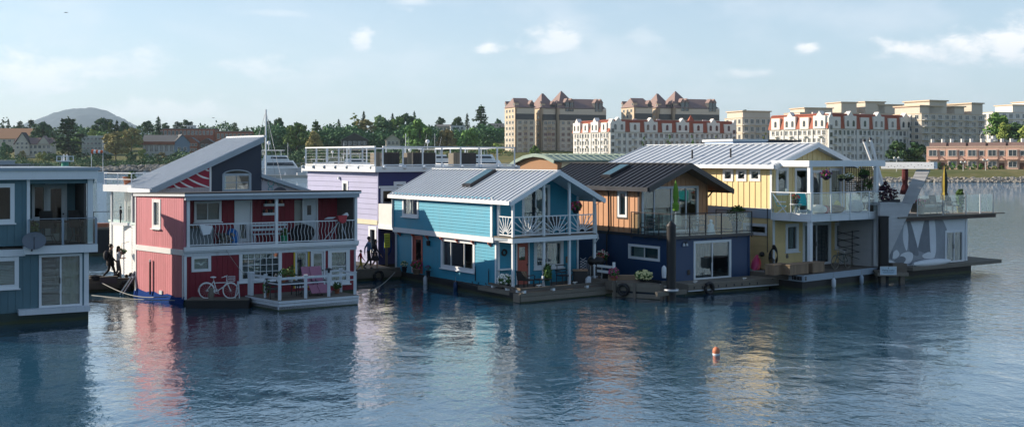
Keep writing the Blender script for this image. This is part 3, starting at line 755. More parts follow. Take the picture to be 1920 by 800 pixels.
for a, b in ((s0, s1), (s1, s2)):
    railing([xy(RF.pt(a, 0, .05)), xy(RF.pt(b, 0, .05))], zb2, zb2+1.0, h2, M_white, [1], bal=.165, wavy=.028, pw=.03, rw=.06, bmat=M_white)
# lower storey
wP = RF.rect(362, 482.5, 392, 505.5); wG = RF.rect(452, 470, 524, 523); dY = RF.rect(553, 470, 577, 545); dW = RF.rect(585, 472, 607, 545); wR = RF.rect(619, 470, 651, 545)
dY, dW = (dY[0], dY[1], .42, dY[3]), (dW[0], dW[1], .42, dW[3]); wR = (wR[0], wR[1], .62, wR[3])
wall(RF, 0, Lf-.12, .2, zb2-.42, h2, M_red, [wP, wG, dY, dW, wR], 'plank', .25, True)
bx(RF, -.01, .11, .2, zb2-.42, .003, .05, 'corner_trim', M_white, h2)
window(RF, wG, h2, M_white, 6, 4, .10, mull=.022, blind=(M_blind, .9)); window(RF, wR, h2, M_white, 1, 2, .12, curtain=[(0, 1, M_curtdark)])
M_yframe = mat('yellow_door_frame', (.55, .38, .03), .5)
door(RF, dY, h2, M_yframe, M_white2, (.16, .84, .10, .94), panels=False); door(RF, dW, h2, M_white, M_white, (.15, .85, .08, .95), panels=False, glass=GLASS)
pw = window(RF, wP, h2, M_white, 1, 1, .08, sill=False)
pic = bx(RF, wP[0]+.03, wP[1]-.03, wP[2]+.03, wP[3]-.03, -.06, -.04, 'picture', mat('picture_grey', (.10,.12,.13), .6, var=.6, vscale=5), pw)
mb = MB(); cs, cz = (wP[0]+wP[1])/2, (wP[2]+wP[3])/2
mb.prism([RF.pt(cs+a*.30, cz+b*.22, -.036) for a, b in ((-.9,.15),(-.3,.25),(0,.02),(.35,.3),(.95,.35),(.4,.0),(.2,-.35),(-.05,-.4),(-.3,-.1))], RF.n*.006); mb.build('bird_motif', mat('picture_pale', (.5,.52,.5), .6), pw)
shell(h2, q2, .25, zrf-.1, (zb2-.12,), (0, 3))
MB().bar(V(RF.pt(Lf-.05, .2, -.1)), V(RF.pt(Lf-.05, zb2-.25, -.1)), .12).build('corner_post', M_white, h2)
# things kept on the red balcony
def on_bal(x, n=-.6): return RF.off(n).pt(RF.off(n).sx(x), zb2)
t = thing('bench', 'white slatted bench on the red balcony between door and post', 'bench', on_bal(505, -.9)); b = ORG[t.name]; e, f, up = RF.u, RF.n, V((0,0,1))
MB().bar(b-e*.9+up*.42+f*.1, b+e*.9+up*.42+f*.1, .4, .04).build('seat', M_white2, t)
for k in (.62, .82): MB().bar(b-e*.9+up*k-f*.1, b+e*.9+up*k-f*.1, .03, .11).build('backrest_slat', M_white2, t)
for i in (-.8, .8):
    for j in (-.05, .25): MB().bar(b+e*i+f*j, b+e*i+f*j+up*.42, .05).build('leg', M_white2, t)
    MB().bar(b+e*i-f*.1+up*.4, b+e*i-f*.1+up*.9, .05).build('back_post', M_white2, t)
t = on_bal(378, -.35); mb = MB(); RF.box(mb, RF.sx(358), RF.sx(402), zb2, zb2+.78, -.62, -.12); RF.box(mb, RF.sx(357.5), RF.sx(402.5), zb2+.78, zb2+.82, -.65, -.09)
one('storage_bin', mb, mat('grey_bin', (.16,.18,.19), .6), 'long grey deck box behind the red balcony rail', 'box', t)
mb = MB(); c = on_bal(366, -.3)+up*.84; mb.box(c-V((.28,.15,0)), c+V((.28,.15,.14))); one('wooden_crate', mb, M_cedar, 'low wooden crate on the grey balcony deck box', 'crate', c)
c = on_bal(383, .1)+up*.86; mb = MB(); mb.prism([c+e*-.28+up*.14, c+e*.3+up*.08, c+e*.18+up*-.28, c+e*-.12+up*-.32], f*.3); one('white_bucket', mb, M_white, 'white tapered bucket hung on the red balcony rail', 'bucket', c)
rr = random.Random(8); c = on_bal(424, -.4); mb = MB()
for i in range(46):
    p = c+e*rr.uniform(-.34, .34)+f*rr.uniform(-.2, .2)+up*rr.uniform(.08, .55); mb.tube(p-f*.18, p+f*.18, rr.uniform(.045, .075), n=7, mi=rr.randrange(2))
one('firewood_pile', mb, [M_woodpale, M_wood], 'stack of split firewood beside the blue tarp on the balcony', 'firewood', c)
c = on_bal(436, -.4); mb = MB(); mb.ball(c+up*.34, (.30, .26, .42), 10, 7, .14, rnd=rr); one('blue_tarp_bundle', mb, mat('bright_blue_tarp', (.02,.14,.40), .5), 'bright blue tarp bundle by the white balcony door', 'tarp', c)
c = on_bal(567, -.5); mb = MB(); mb.ball(c+up*.40, (.62, .35, .46), 12, 7, .10, rnd=rr); one('covered_barbecue', mb, M_black, 'black covered barbecue before the double door of the red balcony', 'barbecue', c)
c = on_bal(533, -.3); t = thing('potted_plant', 'bright green bucket plant beside the balcony middle post', 'plant', c); pot(t, c, .17, .36, mat('green_bucket', (.03,.30,.14), .5)); lf = MB(); leaves(lf, c+up*.5, (.2,.2,.2), 70, .08, rr); lf.build('foliage', M_green, t)
for i, (x, y0, y1, w, lab) in enumerate([(512, 386, 381, 20, 'upper white wall shelf with trinkets on the red balcony wall'), (503, 403, 398, 13, 'lower white wall shelf with trinkets on the red balcony wall')]):
    s = RB.sx(x); z = RB.zz(x, y0); t = thing('wall_shelf', lab, 'shelf', RB.pt(s, z, 0)); hw = w/2/F*RB.pt(s, 0).y*1.9
    bx(RB, s-hw, s+hw, z, z+.12, .03, .2, 'board', M_white, t)
    for k in range(5):
        q = RB.pt(s-hw*.8+hw*1.6*k/4, z+.12, .12); MB().lathe(q, [(.04, 0), (.07, .08), (.03, .16), (.02, .18)], 8).build('trinket', [M_dark, M_pot, M_wicker][k % 3], t)
# red rowing dinghy seat / life ring on the rail at the right
c = on_bal(640, .12)+up*1.08; t = thing('folded_deck_chair', 'folded red and white deck chair hung over the balcony rail end', 'chair', c)
MB().prism([c+e*-.25+up*.16, c+e*.22+up*.18, c+e*.16+up*-.12, c+e*.0+up*-.22, c+e*-.18+up*-.1], f*.22).build('red_canvas', mat('red_canvas', (.42,.05,.06), .7), t)
MB().prism([c+e*.02+up*.18, c+e*.24+up*.30, c+e*.30+up*.16, c+e*.18+up*.12], f*.2).build('white_canvas', M_white, t)
for dx0, dx1 in ((-.05, -.75), (.05, .42), (.1, .2), (-.1, -.45)): MB().tube(c+e*dx0+up*-.15-f*.15, c+e*dx1+up*-1.0-f*.35, .018).build('leg', M_white2, t)
MB().hexa([c+e*a+f*n-f*.25+up*z for z in (0, .08) for a, n in ((-.75+z*2, -.05), (-.35+z*2, -.05), (-.35+z*2, .03), (-.75+z*2, .03))]).build('board', M_white2, t)
# cable slung across the front
MB().path([RF.pt(RF.sx(395), zb2+.95, .15)+(RF.pt(RF.sx(455), zb2-1.35, .25)-RF.pt(RF.sx(395), zb2+.95, .15))*(i/8)-up*.12*math.sin(math.pi*i/8) for i in range(9)], .009, 4).build('cable', M_rope, h2)

# white landing deck of the red house
dc = gnd(523, 583); dr_ = gnd(671, 571); ud = (dr_-dc).normalized(); vd = V((-ud.y, ud.x, 0)); Wd = (dr_-dc).length; Dp = 2.55
dl = dc+(gnd(464, 572)-dc).normalized()*2.75; zt_ = .46
ld_ = thing('landing_deck', 'worn white floating deck with railing before the red house', 'deck', (dc.x, dc.y, 0))
quad = [dl, dc, dr_, dr_+(dl-dc)]
hull(ld_, quad, .05, M_hull); FD = Face(dc, dr_); FL = Face(dl, dc)
for k, (z0, z1, n) in enumerate(((.05, .17, .0), (.175, .29, .02), (.31, zt_-.04, .045))):
    bx(FD, -.02, FD.L+.03, z0, z1, -.1, n, 'fascia_board', M_white2, ld_); bx(FL, -.03, FL.L-.02, z0, z1, -.1, n, 'fascia_board', M_white2, ld_)
deck(ld_, [dl, dc, dr_, dr_+(dl-dc)], .05, zt_, M_wood, 1, .14)
zt2 = zt_+.95
def dpost(p, h=.97): MB().bar(V((p.x, p.y, zt_-.02)), V((p.x, p.y, zt_+h)), .12).bar(V((p.x, p.y, zt_+h)), V((p.x, p.y, zt_+h+.05)), .16).build('post', M_white2, ld_)
posts = [FL.pt(.12, 0, -.08), FL.pt(.36, 0, -.08), FL.pt(FL.L*.55, 0, -.08), FD.pt(.07, 0, -.08), FD.pt(FD.sx(574.6), 0, -.08), FD.pt(FD.sx(618), 0, -.08), FD.pt(FD.L-.1, 0, -.08)]
for p in posts: dpost(p)
for a, b in ((posts[1], posts[3]), (posts[3], posts[6])):
    MB().bar(V((a.x, a.y, zt2-.05)), V((b.x, b.y, zt2-.05)), .05, .10).build('rail', M_white2, ld_); MB().bar(V((a.x, a.y, zt_+.66)), V((b.x, b.y, zt_+.66)), .04, .05).build('rail', M_white2, ld_)
p = FD.pt(FD.sx(642), 0, -1.5); dpost(p, 1.0); p2 = FD.pt(FD.L-.1, 0, -1.5); dpost(p2, 1.0); MB().bar(V((p.x, p.y, zt2)), V((p2.x, p2.y, zt2)), .05, .08).build('rail', M_white2, ld_)
MB().bar(V((p2.x, p2.y, zt2)), V((posts[6].x, posts[6].y, zt2)), .05, .08).build('rail', M_white2, ld_)
def on_deck(x, n): f_ = FD.off(n); q = f_.pt(f_.sx(x), zt_); return q
M_mauve = mat('mauve_sling', (.34, .15, .22), .8)
for x, n, lab in ((584, -1.05, 'left mauve sling lounge chair on the white deck'), (600, -1.0, 'right mauve sling lounge chair on the white deck')):
    b = on_deck(x, n); t = thing('lounge_chair', lab, 'chair', b, 'mauve lounge chairs'); e, f = ud, FD.n
    for nm, a0_, a1_, z0_, z1_ in (('backrest', -.18, -.55, .38, 1.18), ('seat', -.18, .28, .38, .44), ('footrest', .28, .62, .44, .12)):
        pa, pb = b+f*a0_+up*z0_, b+f*a1_+up*z1_; MB().hexa([pa-e*.27, pa+e*.27, pb+e*.27, pb-e*.27, pa-e*.27+up*.03+f*.02, pa+e*.27+up*.03+f*.02, pb+e*.27+up*.03+f*.02, pb-e*.27+up*.03+f*.02]).build(nm, M_mauve, t)
    for i in (-.3, .3):
        MB().path([b+e*i+f*.5, b+e*i-f*.1+up*.55, b+e*i-f*.35+up*.75], .018).build('leg', M_dark, t); MB().path([b+e*i-f*.55, b+e*i+f*.1+up*.42], .018).build('leg', M_dark, t)
        MB().bar(b+e*i-f*.3+up*.6, b+e*i+f*.22+up*.58, .045, .03).build('armrest', M_dark, t)
def iron_chair(name, lab, b, e, f, mt, w=.26, h=.84, grp=None, solid=True):
    t = thing(name, lab, 'chair', b, grp)
    MB().hexa([b+e*i*w+f*j*.24+up*z for z in (.40, .45) for i, j in ((-1,-1),(1,-1),(1,1),(-1,1))]).build('seat', mt, t)
    if solid: MB().hexa([b-e*w-f*.22+up*.42, b+e*w-f*.22+up*.42, b+e*w-f*.26+up*.42, b-e*w-f*.26+up*.42, b-e*w-f*.32+up*h, b+e*w-f*.32+up*h, b+e*w-f*.35+up*h, b-e*w-f*.35+up*h]).build('backrest', mt, t)
    else:
        for k in (.55, .68, h): MB().bar(b-e*w-f*.28+up*k, b+e*w-f*.28+up*k, .03, .05).build('backrest_slat', mt, t)
    for i in (-1, 1):
        for j in (-1, 1): MB().tube(b+e*i*w*.95+f*j*.22, b+e*i*w*.9+f*j*.2+up*(.42 if j > 0 or solid else h), .02).build('leg', mt, t)
        MB().path([b+e*i*(w+.03)-f*.26+up*.64, b+e*i*(w+.05)+f*.1+up*.65, b+e*i*(w+.04)+f*.24+up*.6, b+e*i*w+f*.22+up*.42], .022).build('armrest', mt, t)
    return t
iron_chair('garden_chair', 'black iron garden chair at the left of the white deck', on_deck(513, -.7), ud, FD.n, M_dark, solid=False)
iron_chair('garden_chair', 'black iron garden chair next to the mauve loungers', on_deck(560, -1.5), (ud+vd*.5).normalized(), (FD.n+ud*.4).normalized(), M_dark, solid=False)
c = on_deck(541, -.8); t = thing('garden_table', 'dark metal table with potted plants on the white deck', 'table', c)
MB().hexa([c+ud*i*.55+FD.n*j*.32+up*z for z in (.62, .67) for i, j in ((-1,-1),(1,-1),(1,1),(-1,1))]).build('table_top', M_dark, t)
for i in (-1, 1):
    for j in (-1, 1): MB().tube(c+ud*i*.5+FD.n*j*.28, c+ud*i*.5+FD.n*j*.28+up*.62, .022).build('leg', M_dark, t)
for k, (x, n, lab, hh) in enumerate(((531, -.8, 'small potted herb at the left of the dark deck table', .26), (545, -.8, 'leafy potted plant at the right of the dark deck table', .34), (632, -.9, 'low terracotta planter at the right corner of the white deck', .2), (499, -1.3, 'shrubby pot at the far left of the white deck', .4))):
    b = on_deck(x, n)+up*(.67 if k < 2 else 0); t = thing('potted_plant', lab, 'plant', b); pot(t, b, .13, .2, M_pot if k != 1 else M_white2); lf = MB(); leaves(lf, b+up*(.2+hh*.6), (.2, .2, hh), 110, .07, random.Random(k)); lf.build('foliage', M_green, t)
c = posts[5]; mb = MB(); mb.lathe((c.x, c.y, zt_+1.03), [(.05, 0), (.05, .12), (.16, .13), (.18, .17), (.04, .22)], 10); one('solar_lantern', mb, M_dark, 'dark post lantern on the white deck corner rail', 'lantern', c+up*1.5)
# black float with the white bicycle
fb = Face(gnd(348, 578), gnd(466, 577.5)); fl = thing('float_pontoon', 'low black pontoon under the white bicycle by the red wall', 'pontoon', fb.pt(0, 0))
bx(fb, 0, fb.L, -.4, .34, -1.0, 0, 'float', M_black, fl); bx(fb, .02, fb.L-.02, .341, .38, -1.0, -.02, 'top', M_wood, fl)
def bicycle(lab, cA, cB, zg, mt, wr=.33, basket=True, tyre=None):
    """cA rear hub side, cB front hub side on the ground"""
    a, b = V((cA[0], cA[1], zg+wr)), V((cB[0], cB[1], zg+wr)); e = (b-a).normalized(); L = (b-a).length; up = V((0,0,1)); w = V((e.y, -e.x, 0))
    t = thing('bicycle', lab, 'bicycle', (a+b)/2-up*wr)
    for nm, c in (('rear_wheel', a), ('front_wheel', b)):
        o = MB().path([c+(e*math.cos(k)+up*math.sin(k))*wr for k in [i*math.pi/16 for i in range(32)]], .026, 6, closed=True).build(nm, tyre or mt, t)
        s = MB()
        for i in range(14): k = i*2*math.pi/14; s.bar(c, c+(e*math.cos(k)+up*math.sin(k))*wr, .004)
        s.build('spokes', M_steel, o); MB().tube(c-w*.05, c+w*.05, .025).build('hub', M_steel, o)
    bb = a+e*L*.42-up*.03; st = a+e*L*.30+up*.42; hd = b-e*L*.17+up*.48; hl = b-e*L*.13+up*.30
    fr = MB()
    for p, q in ((a, bb), (a, st), (bb, st), (bb, hl), (st-up*.08, hl+up*.06), (hl, hd), (hl, b)): fr.tube(p, q, .022, n=6)
    fr.build('frame', mt, t); MB().tube(st, st+up*.16-e*.02, .014).build('seat_post', M_steel, t)
    q = st+up*.17-e*.03; MB().ball(q, (.14, .07, .04), 10, 5).build('saddle', M_black if mt is not M_bike else M_bike, t)
    MB().path([hd+up*.12-e*.16-w*.27, hd+up*.16-e*.02-w*.22, hd+up*.14, hd+up*.16-e*.02+w*.22, hd+up*.12-e*.16+w*.27], .015).tube(hd, hd+up*.14, .014).build('handlebar', M_steel if mt is not M_bike else mt, t)
    MB().path([bb+(e*math.cos(k)+up*math.sin(k))*.09 for k in [i*math.pi/6 for i in range(12)]], .012, 5, closed=True).build('chain_ring', M_steel if mt is not M_bike else mt, t)
    MB().tube(bb, bb+e*.12-up*.12+w*.06, .012).build('pedal_crank', M_steel, t)
    for c, k0, k1, nm in ((a, 20, 190, 'rear_mudguard'), (b, 60, 170, 'front_mudguard')): MB().path([c+(e*math.cos(R(k))+up*math.sin(R(k)))*(wr+.035) for k in range(k0, k1, 12)], .016, 5).build(nm, mt, t)
    if basket:
        c = hd+e*.2+up*.02; o = MB()
        for z in (0, .1, .2): o.path([c+e*i+w*j+up*(z-.08) for i, j in ((-.12,-.14),(.14,-.16),(.14,.16),(-.12,.14))], .008, 4, closed=True)
        for i, j in ((-.12,-.14),(.14,-.16),(.14,.16),(-.12,.14),(.14,0),(0,-.15),(0,.15)): o.bar(c+e*i+w*j-up*.08, c+e*i+w*j+up*.12, .008)
        o.build('basket', mt, t)
    return t
M_bike = mat('white_bike_paint', (.72, .72, .72), .4)
fbb = fb.off(-.5); bicycle('all white bicycle with basket leaning by the red wall', fbb.pt(fbb.sx(387.5), 0), fbb.pt(fbb.sx(432.5), 0), .38, M_bike)
mb = MB(); c = fbb.pt(fbb.sx(396), .38); mb.lathe(c, [(.12, 0), (.15, .22), (.10, .30), (.13, .42), (.05, .46)], 9); one('stone_urn', mb, M_woodpale, 'small pale stone urn beside the white bicycle', 'urn', c)
for k, (x0, x1) in enumerate(((441, 446), (449, 447))):
    a, b = fbb.pt(fbb.sx(x0), .38), fbb.pt(fbb.sx(x1), 1.12); mb = MB(); mb.bar(a, b, .09, .03); one('leaning_board', mb, M_white2, ('tall', 'second')[k]+' white board leaning by the bicycle front wheel', 'board', a)
# ------------------------------------------------------------------ gable roof helper: wall rectangle in plan + eave overhangs
def gable_roof(parent, o, uf, ub, wid, length, ze, zr, over_l, over_r, over_f, over_b, mt, pitch, fascia, fz=.16, name='roof', mid=None, soffit=None):
    """o: near-left wall corner, uf along the gable front, ub backwards; ridge runs along ub"""
    up = V((0,0,1)); m = mid if mid is not None else wid/2
    sl = (zr-ze)/m; sr = (zr-ze)/(wid-m)
    a = o-uf*over_l-ub*over_f; zl = ze-sl*over_l; b = o+uf*(wid+over_r)-ub*over_f; zr2 = ze-sr*over_r
    rf = o+uf*m-ub*over_f; T = length+over_f+over_b
    A, B_, Rg = a+up*zl, b+up*zr2, rf+up*zr
    r1 = metal_roof(parent, A, A+ub*T, Rg+ub*T, Rg, mt, pitch, name=name)
    r2 = metal_roof(parent, B_, B_+ub*T, Rg+ub*T, Rg, mt, pitch, name=name)
    MB().bar(Rg+up*.02, Rg+ub*T+up*.02, .22, .05).build('ridge_cap', mt, r1)
    for p, q in ((A, Rg), (B_, Rg)):       # barge boards
        d = (q-p); MB().hexa([p-ub*.06-up*(fz+.05), q-ub*.06-up*(fz+.05), q-ub*.005-up*(fz+.05), p-ub*.005-up*(fz+.05), p-ub*.06+up*.03, q-ub*.06+up*.03, q-ub*.005+up*.03, p-ub*.005+up*.03]).build('barge_board', fascia, parent)
    for p, e in ((A, -uf), (B_, uf)): MB().hexa([p+e*i+ub*j*T+up*z for z in (-fz, .02) for i, j in ((.004,0),(.09,0),(.09,1),(.004,1))]).build('gutter', fascia, parent)
    if soffit:
        for p, q in ((A, Rg), (B_, Rg)):
            n = V((0,0,-.10)); MB().hexa([p+n-up*.02, q+n-up*.02, q+ub*T+n-up*.02, p+ub*T+n-up*.02, p+n+up*.01, q+n+up*.01, q+ub*T+n+up*.01, p+ub*T+n+up*.01]).build('soffit', soffit, parent)
    return A, B_, Rg, r1
def skylight(parent, A, Rg, ub, f0, f1, t0, t1, frame=None):
    """on the left roof slope: f along eave->ridge (0..1), t metres along ub"""
    n = (Rg-A).cross(ub).normalized(); n = n if n.z > 0 else -n; p = [A.lerp(Rg, f)+ub*t for f, t in ((f0, t0), (f1, t0), (f1, t1), (f0, t1))]
    r = MB().hexa([q+n*.005 for q in p]+[q+n*.16 for q in p]).build('skylight', frame or M_dark, parent)
    c = sum(p, V())/4; p2 = [c+(q-c)*.86 for q in p]; MB().hexa([q+n*.161 for q in p2]+[q+n*.175 for q in p2]).build('pane', mat('skylight_glass', (.04, .10, .12), .06, spec=.9), r)

# ------------------------------------------------------------------ 3. turquoise gabled house with sunburst balcony
bp = gnd(962, 542, .45); uf = V((.79, .613, 0)).normalized(); ub = V((-.56, .83, 0)).normalized()
BW = 5.07; PD = 1.35; BL = 10.0; zdk = .45
bo = bp+ub*PD; bo.z = 0; bp.z = 0
h3 = thing('float_house', 'turquoise clapboard houseboat with white sunburst balcony and pale metal roof', 'houseboat', (bo.x, bo.y, 0))
BP = Face(bp, bp+uf*BW); BF = Face(bo, bo+uf*BW); BS = Face(bo+ub*BL, bo); BR = Face(bo+uf*BW, bo+uf*BW+ub*BL)
z2 = BP.zz(1037, 441); zeave = BS.zz(830, 364)+.02; zrid = BP.zz(1036, 318)-.05
zb0 = BS.zz(745, 434); zb1 = BS.zz(745, 425)
half = BW/2; pitch_s = (zrid-zeave)/half
def b_top(s): return zeave+pitch_s*min(s, BW-s)-.10
# side wall: upper storey stands proud of the lower one
BSu = BS.off(.20); wU = BSu.rect(757, 370, 784, 403); wL = BS.rect(830, 452, 889, 502); dS = BS.rect(776, 444, 792, 520); dS = (dS[0], dS[1], zdk+.02, min(dS[3], zb0-.1))
wall(BS, 0, BL, zdk-.05, zb0, h3, M_blue, [wL, dS], 'lap', .15, proud=.036)
wall(BSu, 0, BL-.05, zb1, zeave-.06, h3, M_blue, [wU], 'lap', .15, proud=.036, thick=.25)
bx(BSu, -.02, BL+.0, zb0-.0, zb1, -.25, .03, 'floor_band', M_white, h3)
window(BSu, wU, h3, M_white, 2, 1, .10, curtain=[(.0, .4, M_curtain)]); window(BS, wL, h3, M_white, 3, 1, .11, split=[0, .26, .70, 1], curtain=[(.02, .2, M_curtdark), (.85, .98, M_curtdark)])
dd = door(BS, dS, h3, M_salmon, M_salmon, (.18, .82, .10, .93), panels=False); bx(BS, dS[0]-.16, dS[0]-.072, zdk, zb0, .003, .05, 'trim_strip', M_white, h3)
bx(BSu, -.02, .10, zb1, zeave-.06, .026, .05, 'corner_trim', M_white, h3); bx(BSu, BL-.22, BL-.05, zb1, zeave-.06, .026, .05, 'corner_trim', M_white, h3)
bx(BS, -.01, .12, zdk, zb0, .026, .055, 'corner_trim', M_white, h3); bx(BS, BL-.12, BL+.0, zdk, zb0, .026, .05, 'corner_trim', M_white, h3)
for k in range(7):
    s = .5+k*1.5; MB().prism([BS.pt(s-.04, zb0-.002, .01), BS.pt(s-.04, zb0-.002, .2), BS.pt(s-.04, zb0-.08, .2), BS.pt(s-.04, zb0-.25, .01)], BS.u*.08).build('bracket', M_salmon, h3)
# gable front wall (behind the porch), both storeys
dF = BF.rect(969, 455, 990, 527); dF = (dF[0], dF[1], zdk+.01, dF[3]); wF = BF.rect(1004, 454, 1052, 498); gF = BF.rect(981, 350, 1028, 400); gF = (gF[0], gF[1], z2+.06, gF[3])
wall(BF, 0, BW, zdk, z2-.1, h3, M_blue, [dF, wF], 'lap', .15, proud=.036); wall(BF, 0, BW, z2-.1, 9, h3, M_blue, [gF], 'lap', .15, proud=.036, top=b_top)
door(BF, dF, h3, M_white, M_salmon, (.22, .78, .58, .90)); window(BF, wF, h3, M_white, 2, 1, .12, split=[0, .45, 1], curtain=[(.02, .18, M_curtdark), (.8, 1, M_curtain)])
slider(BF, gF, h3, M_white, 2, curtain=[(.05, .4, M_curtain), (.62, 1, M_curtain)], fw=.09)
for s in (.0, BW-.12): bx(BF, s, s+.12, zdk, zeave-.1, .026, .055, 'corner_trim', M_white, h3)
wall(BR, 0, BL, zdk, zeave-.08, h3, M_blue, [], 'lap', .25)
A, B_, Rg, rf3 = gable_roof(h3, bo-ub*PD, uf, ub, BW, BL+PD, zeave, zrid, .38, .38, .32, .2, M_rooflight, .36, M_white, soffit=M_white)
skylight(rf3, A, Rg, ub, .38, .93, 5.1, 5.9)
# porch / balcony
bz = [BF.pt(0, 0), BF.pt(BW, 0)]
q = [BP.pt(-.12, 0, .12), BP.pt(BW+.12, 0, .12), BF.pt(BW+.12, 0, 0), BF.pt(-.2, 0, 0)]
MB().hexa([p+V((0,0,z2-.06)) for p in q]+[p+V((0,0,z2)) for p in q]).build('balcony_floor', M_woodpale, h3)
bx(BP, -.13, BW+.13, z2-.26, z2-.055, .03, .125, 'balcony_fascia', M_white, h3); BPl = Face(BF.pt(-.13, 0, .3), BP.pt(-.13, 0, .12)); bx(BPl, 0, BPl.L-.01, z2-.26, z2-.055, -.06, .0, 'balcony_fascia', M_white, h3)
bx(BP, -.1, BW+.1, z2-.2, z2-.062, -PD, .03, 'balcony_joists', M_greytrim, h3)
ps = [BP.sx(x) for x in (962, 1019.5, 1067.5, 1114.5)]
def b_tp(s): return zeave+pitch_s*min(s, BW-s)-.14
for s in ps: bx(BP, s-.055, s+.055, zdk, z2-.26, -.06, .05, 'porch_post', M_white, h3); bx(BP, s-.055, s+.055, z2, b_tp(min(max(s, .0), BW)), -.06, .05, 'balcony_post', M_white, h3)
bx(BF, -.06, .06, z2, zeave-.1, .06, .17, 'balcony_post', M_white, h3)
def sunburst(face, a0, a1, z0, z1):
    r = MB(); face.box(r, a0, a1, z1-.05, z1, -.03, .03); rl = r.build('sunburst_railing', M_white, h3); bx(face, a0, a1, z0, z0+.05, -.02, .02, 'bottom_rail', M_white, rl)
    c = (a0+a1)/2; zc = z0+.05; hw, hh = (a1-a0)/2, z1-z0-.1
    mb = MB(); pts = [(c+.20*math.cos(k), zc+.16*math.sin(k)) for k in [math.pi*i/10 for i in range(11)]]
    for (p, q) in zip(pts[:-1], pts[1:]): mb.bar(face.pt(*p), face.pt(*q), .035, .03, face.n)
    mb.build('sun_arc', M_white, rl)
    for i in range(11):
        k = math.pi*(i+.0)/10; dx0, dz0 = math.cos(k), math.sin(k); t = min(hw/abs(dx0) if abs(dx0) > 1e-3 else 99, hh/dz0 if dz0 > 1e-3 else 99)
        if i in (0, 10): continue
        MB().bar(face.pt(c+.18*dx0, zc+.15*dz0), face.pt(c+t*dx0, zc+t*dz0), .035, .03, face.n).build('sun_ray', M_white, rl)
for s0_, s1_ in zip(ps[:-1], ps[1:]): sunburst(BP, s0_+.06, s1_-.06, z2+.05, z2+.95)
BPs = Face(BF.pt(-.0, 0, .12), BP.pt(ps[0], 0)); sunburst(BPs, .05, BPs.L-.06, z2+.05, z2+.95)
# downpipes and wall bits
def pipe(parent, pts, mt, r=.035): MB().path(pts, r, 6).build('downpipe', mt, parent)
pipe(h3, [A+ub*(BL+PD)*.985+V((0,0,-.1)), BSu.pt(.08, zeave-.35, .09), BSu.pt(.08, zb1, .09), BS.pt(.1, zb0-.15, .10), BS.pt(.1, zdk+.05, .10)], M_white)
pipe(h3, [B_+ub*.2+V((0,0,-.1)), BP.pt(BW-.02, zeave-.45, .1), BP.pt(BW+.0, z2+.05, .12), BP.pt(BW+.1, z2-.25, .16), BP.pt(BW-.1, z2-.5, .1)], M_white)
c = BS.pt(BS.sx(806), BS.zz(806, 456), .1); t = thing('wall_lantern', 'dark wall lantern beside the salmon side door', 'lantern', c); MB().lathe(c-V((0,0,.12)), [(.06,0),(.1,.05),(.1,.2),(.13,.22),(.03,.3)], 8).build('lamp_body', M_dark, t); MB().bar(c+V((0,0,.1)), c+V((0,0,.1))-BS.n*.12, .03).build('arm', M_dark, t)
def wall_anchor(face, x, y, lab, sc=1.0):
    c = face.pt(face.sx(x), face.zz(x, y), .06); t = thing('anchor', lab, 'anchor', c, 'black anchors hung on the turquoise wall'); u_, up = face.u, V((0,0,1))
    MB().tube(c+up*.6*sc, c, .022*sc).build('shank', M_dark, t); MB().path([c+(u_*math.cos(k)*.32+up*(math.sin(k)*.30+.05))*sc for k in [R(200+i*14) for i in range(11)]], .022*sc, 5).build('arms', M_dark, t); MB().path([c+up*(.66*sc)+(u_*math.cos(k)+up*math.sin(k))*.05 for k in [i*math.pi/4 for i in range(8)]], .01, 4, closed=True).build('ring', M_dark, t)
wall_anchor(BS, 893, 526, 'black anchor hung right of the three-pane window'); wall_anchor(BS, 918, 529, 'black anchor hung at the front corner of the turquoise wall', .9)
c = BF.pt(BF.sx(944.5), BF.zz(944.5, 473), .05); mb = MB(); mb.path([c+(BF.u*math.cos(k)+V((0,0,1))*math.sin(k))*.13 for k in [i*math.pi/8 for i in range(16)]], .05, 6, closed=True); one('wreath', mb, M_wicker, 'dark round wreath beside the salmon front door', 'wreath', c)
bx(BF, BF.sx(931), BF.sx(957), BF.zz(944, 505), BF.zz(944, 502.5), .06, .35, 'porch_shelf', M_white, h3)
c = BF.pt(BF.sx(953), BF.zz(953, 370), .5); mb = MB(); mb.ball(c, (.19,.19,.22), 10, 7, .1); one('paper_lantern', mb, mat('dull_red_lantern', (.28,.07,.05), .7), 'round red hanging ornament at the balcony corner', 'ornament', c)
bx(BF, BF.sx(1060), BF.sx(1066), BF.zz(1063, 492), BF.zz(1063, 480), .03, .1, 'notice_board', M_cedar, h3)
# float hull and deck
hL = gnd(741, 519); hC = gnd(976, 568); hR = gnd(1152, 552)
hb = hL+(hR-hC)
hull(h3, [hL, hC, hR, hb], .26, M_hull); FH = Face(hC, hR); FHs = Face(hL, hC)
bx(FHs, -.05, FHs.L-.35, .262, zdk-.03, -.4, .05, 'side_fender_board', M_hull, h3)
dq = [hC+ub*3.6, hC, hR, hR+ub*3.6]; deck(h3, dq, .262, zdk, M_wood, 1, .15, fascia=M_woodpale)
for z0, z1, n in ((.06, .26, .05), (.285, zdk-.04, .03)): bx(FH, -.02, FH.L+.02, z0, z1, .001, n, 'fascia_board', M_woodpale, h3)
bx(FHs, FHs.L-.5, FHs.L+.03, .02, .40, .052, .09, 'corner_block', M_woodpale, h3)
bx(FH, .05, FH.L-.5, zdk+.10, zdk+.20, -.14, -.02, 'toe_rail', M_wood, h3); bx(FHs, FHs.L-3.0, FHs.L-.05, zdk+.10, zdk+.20, -.14, -.02, 'toe_rail', M_wood, h3)
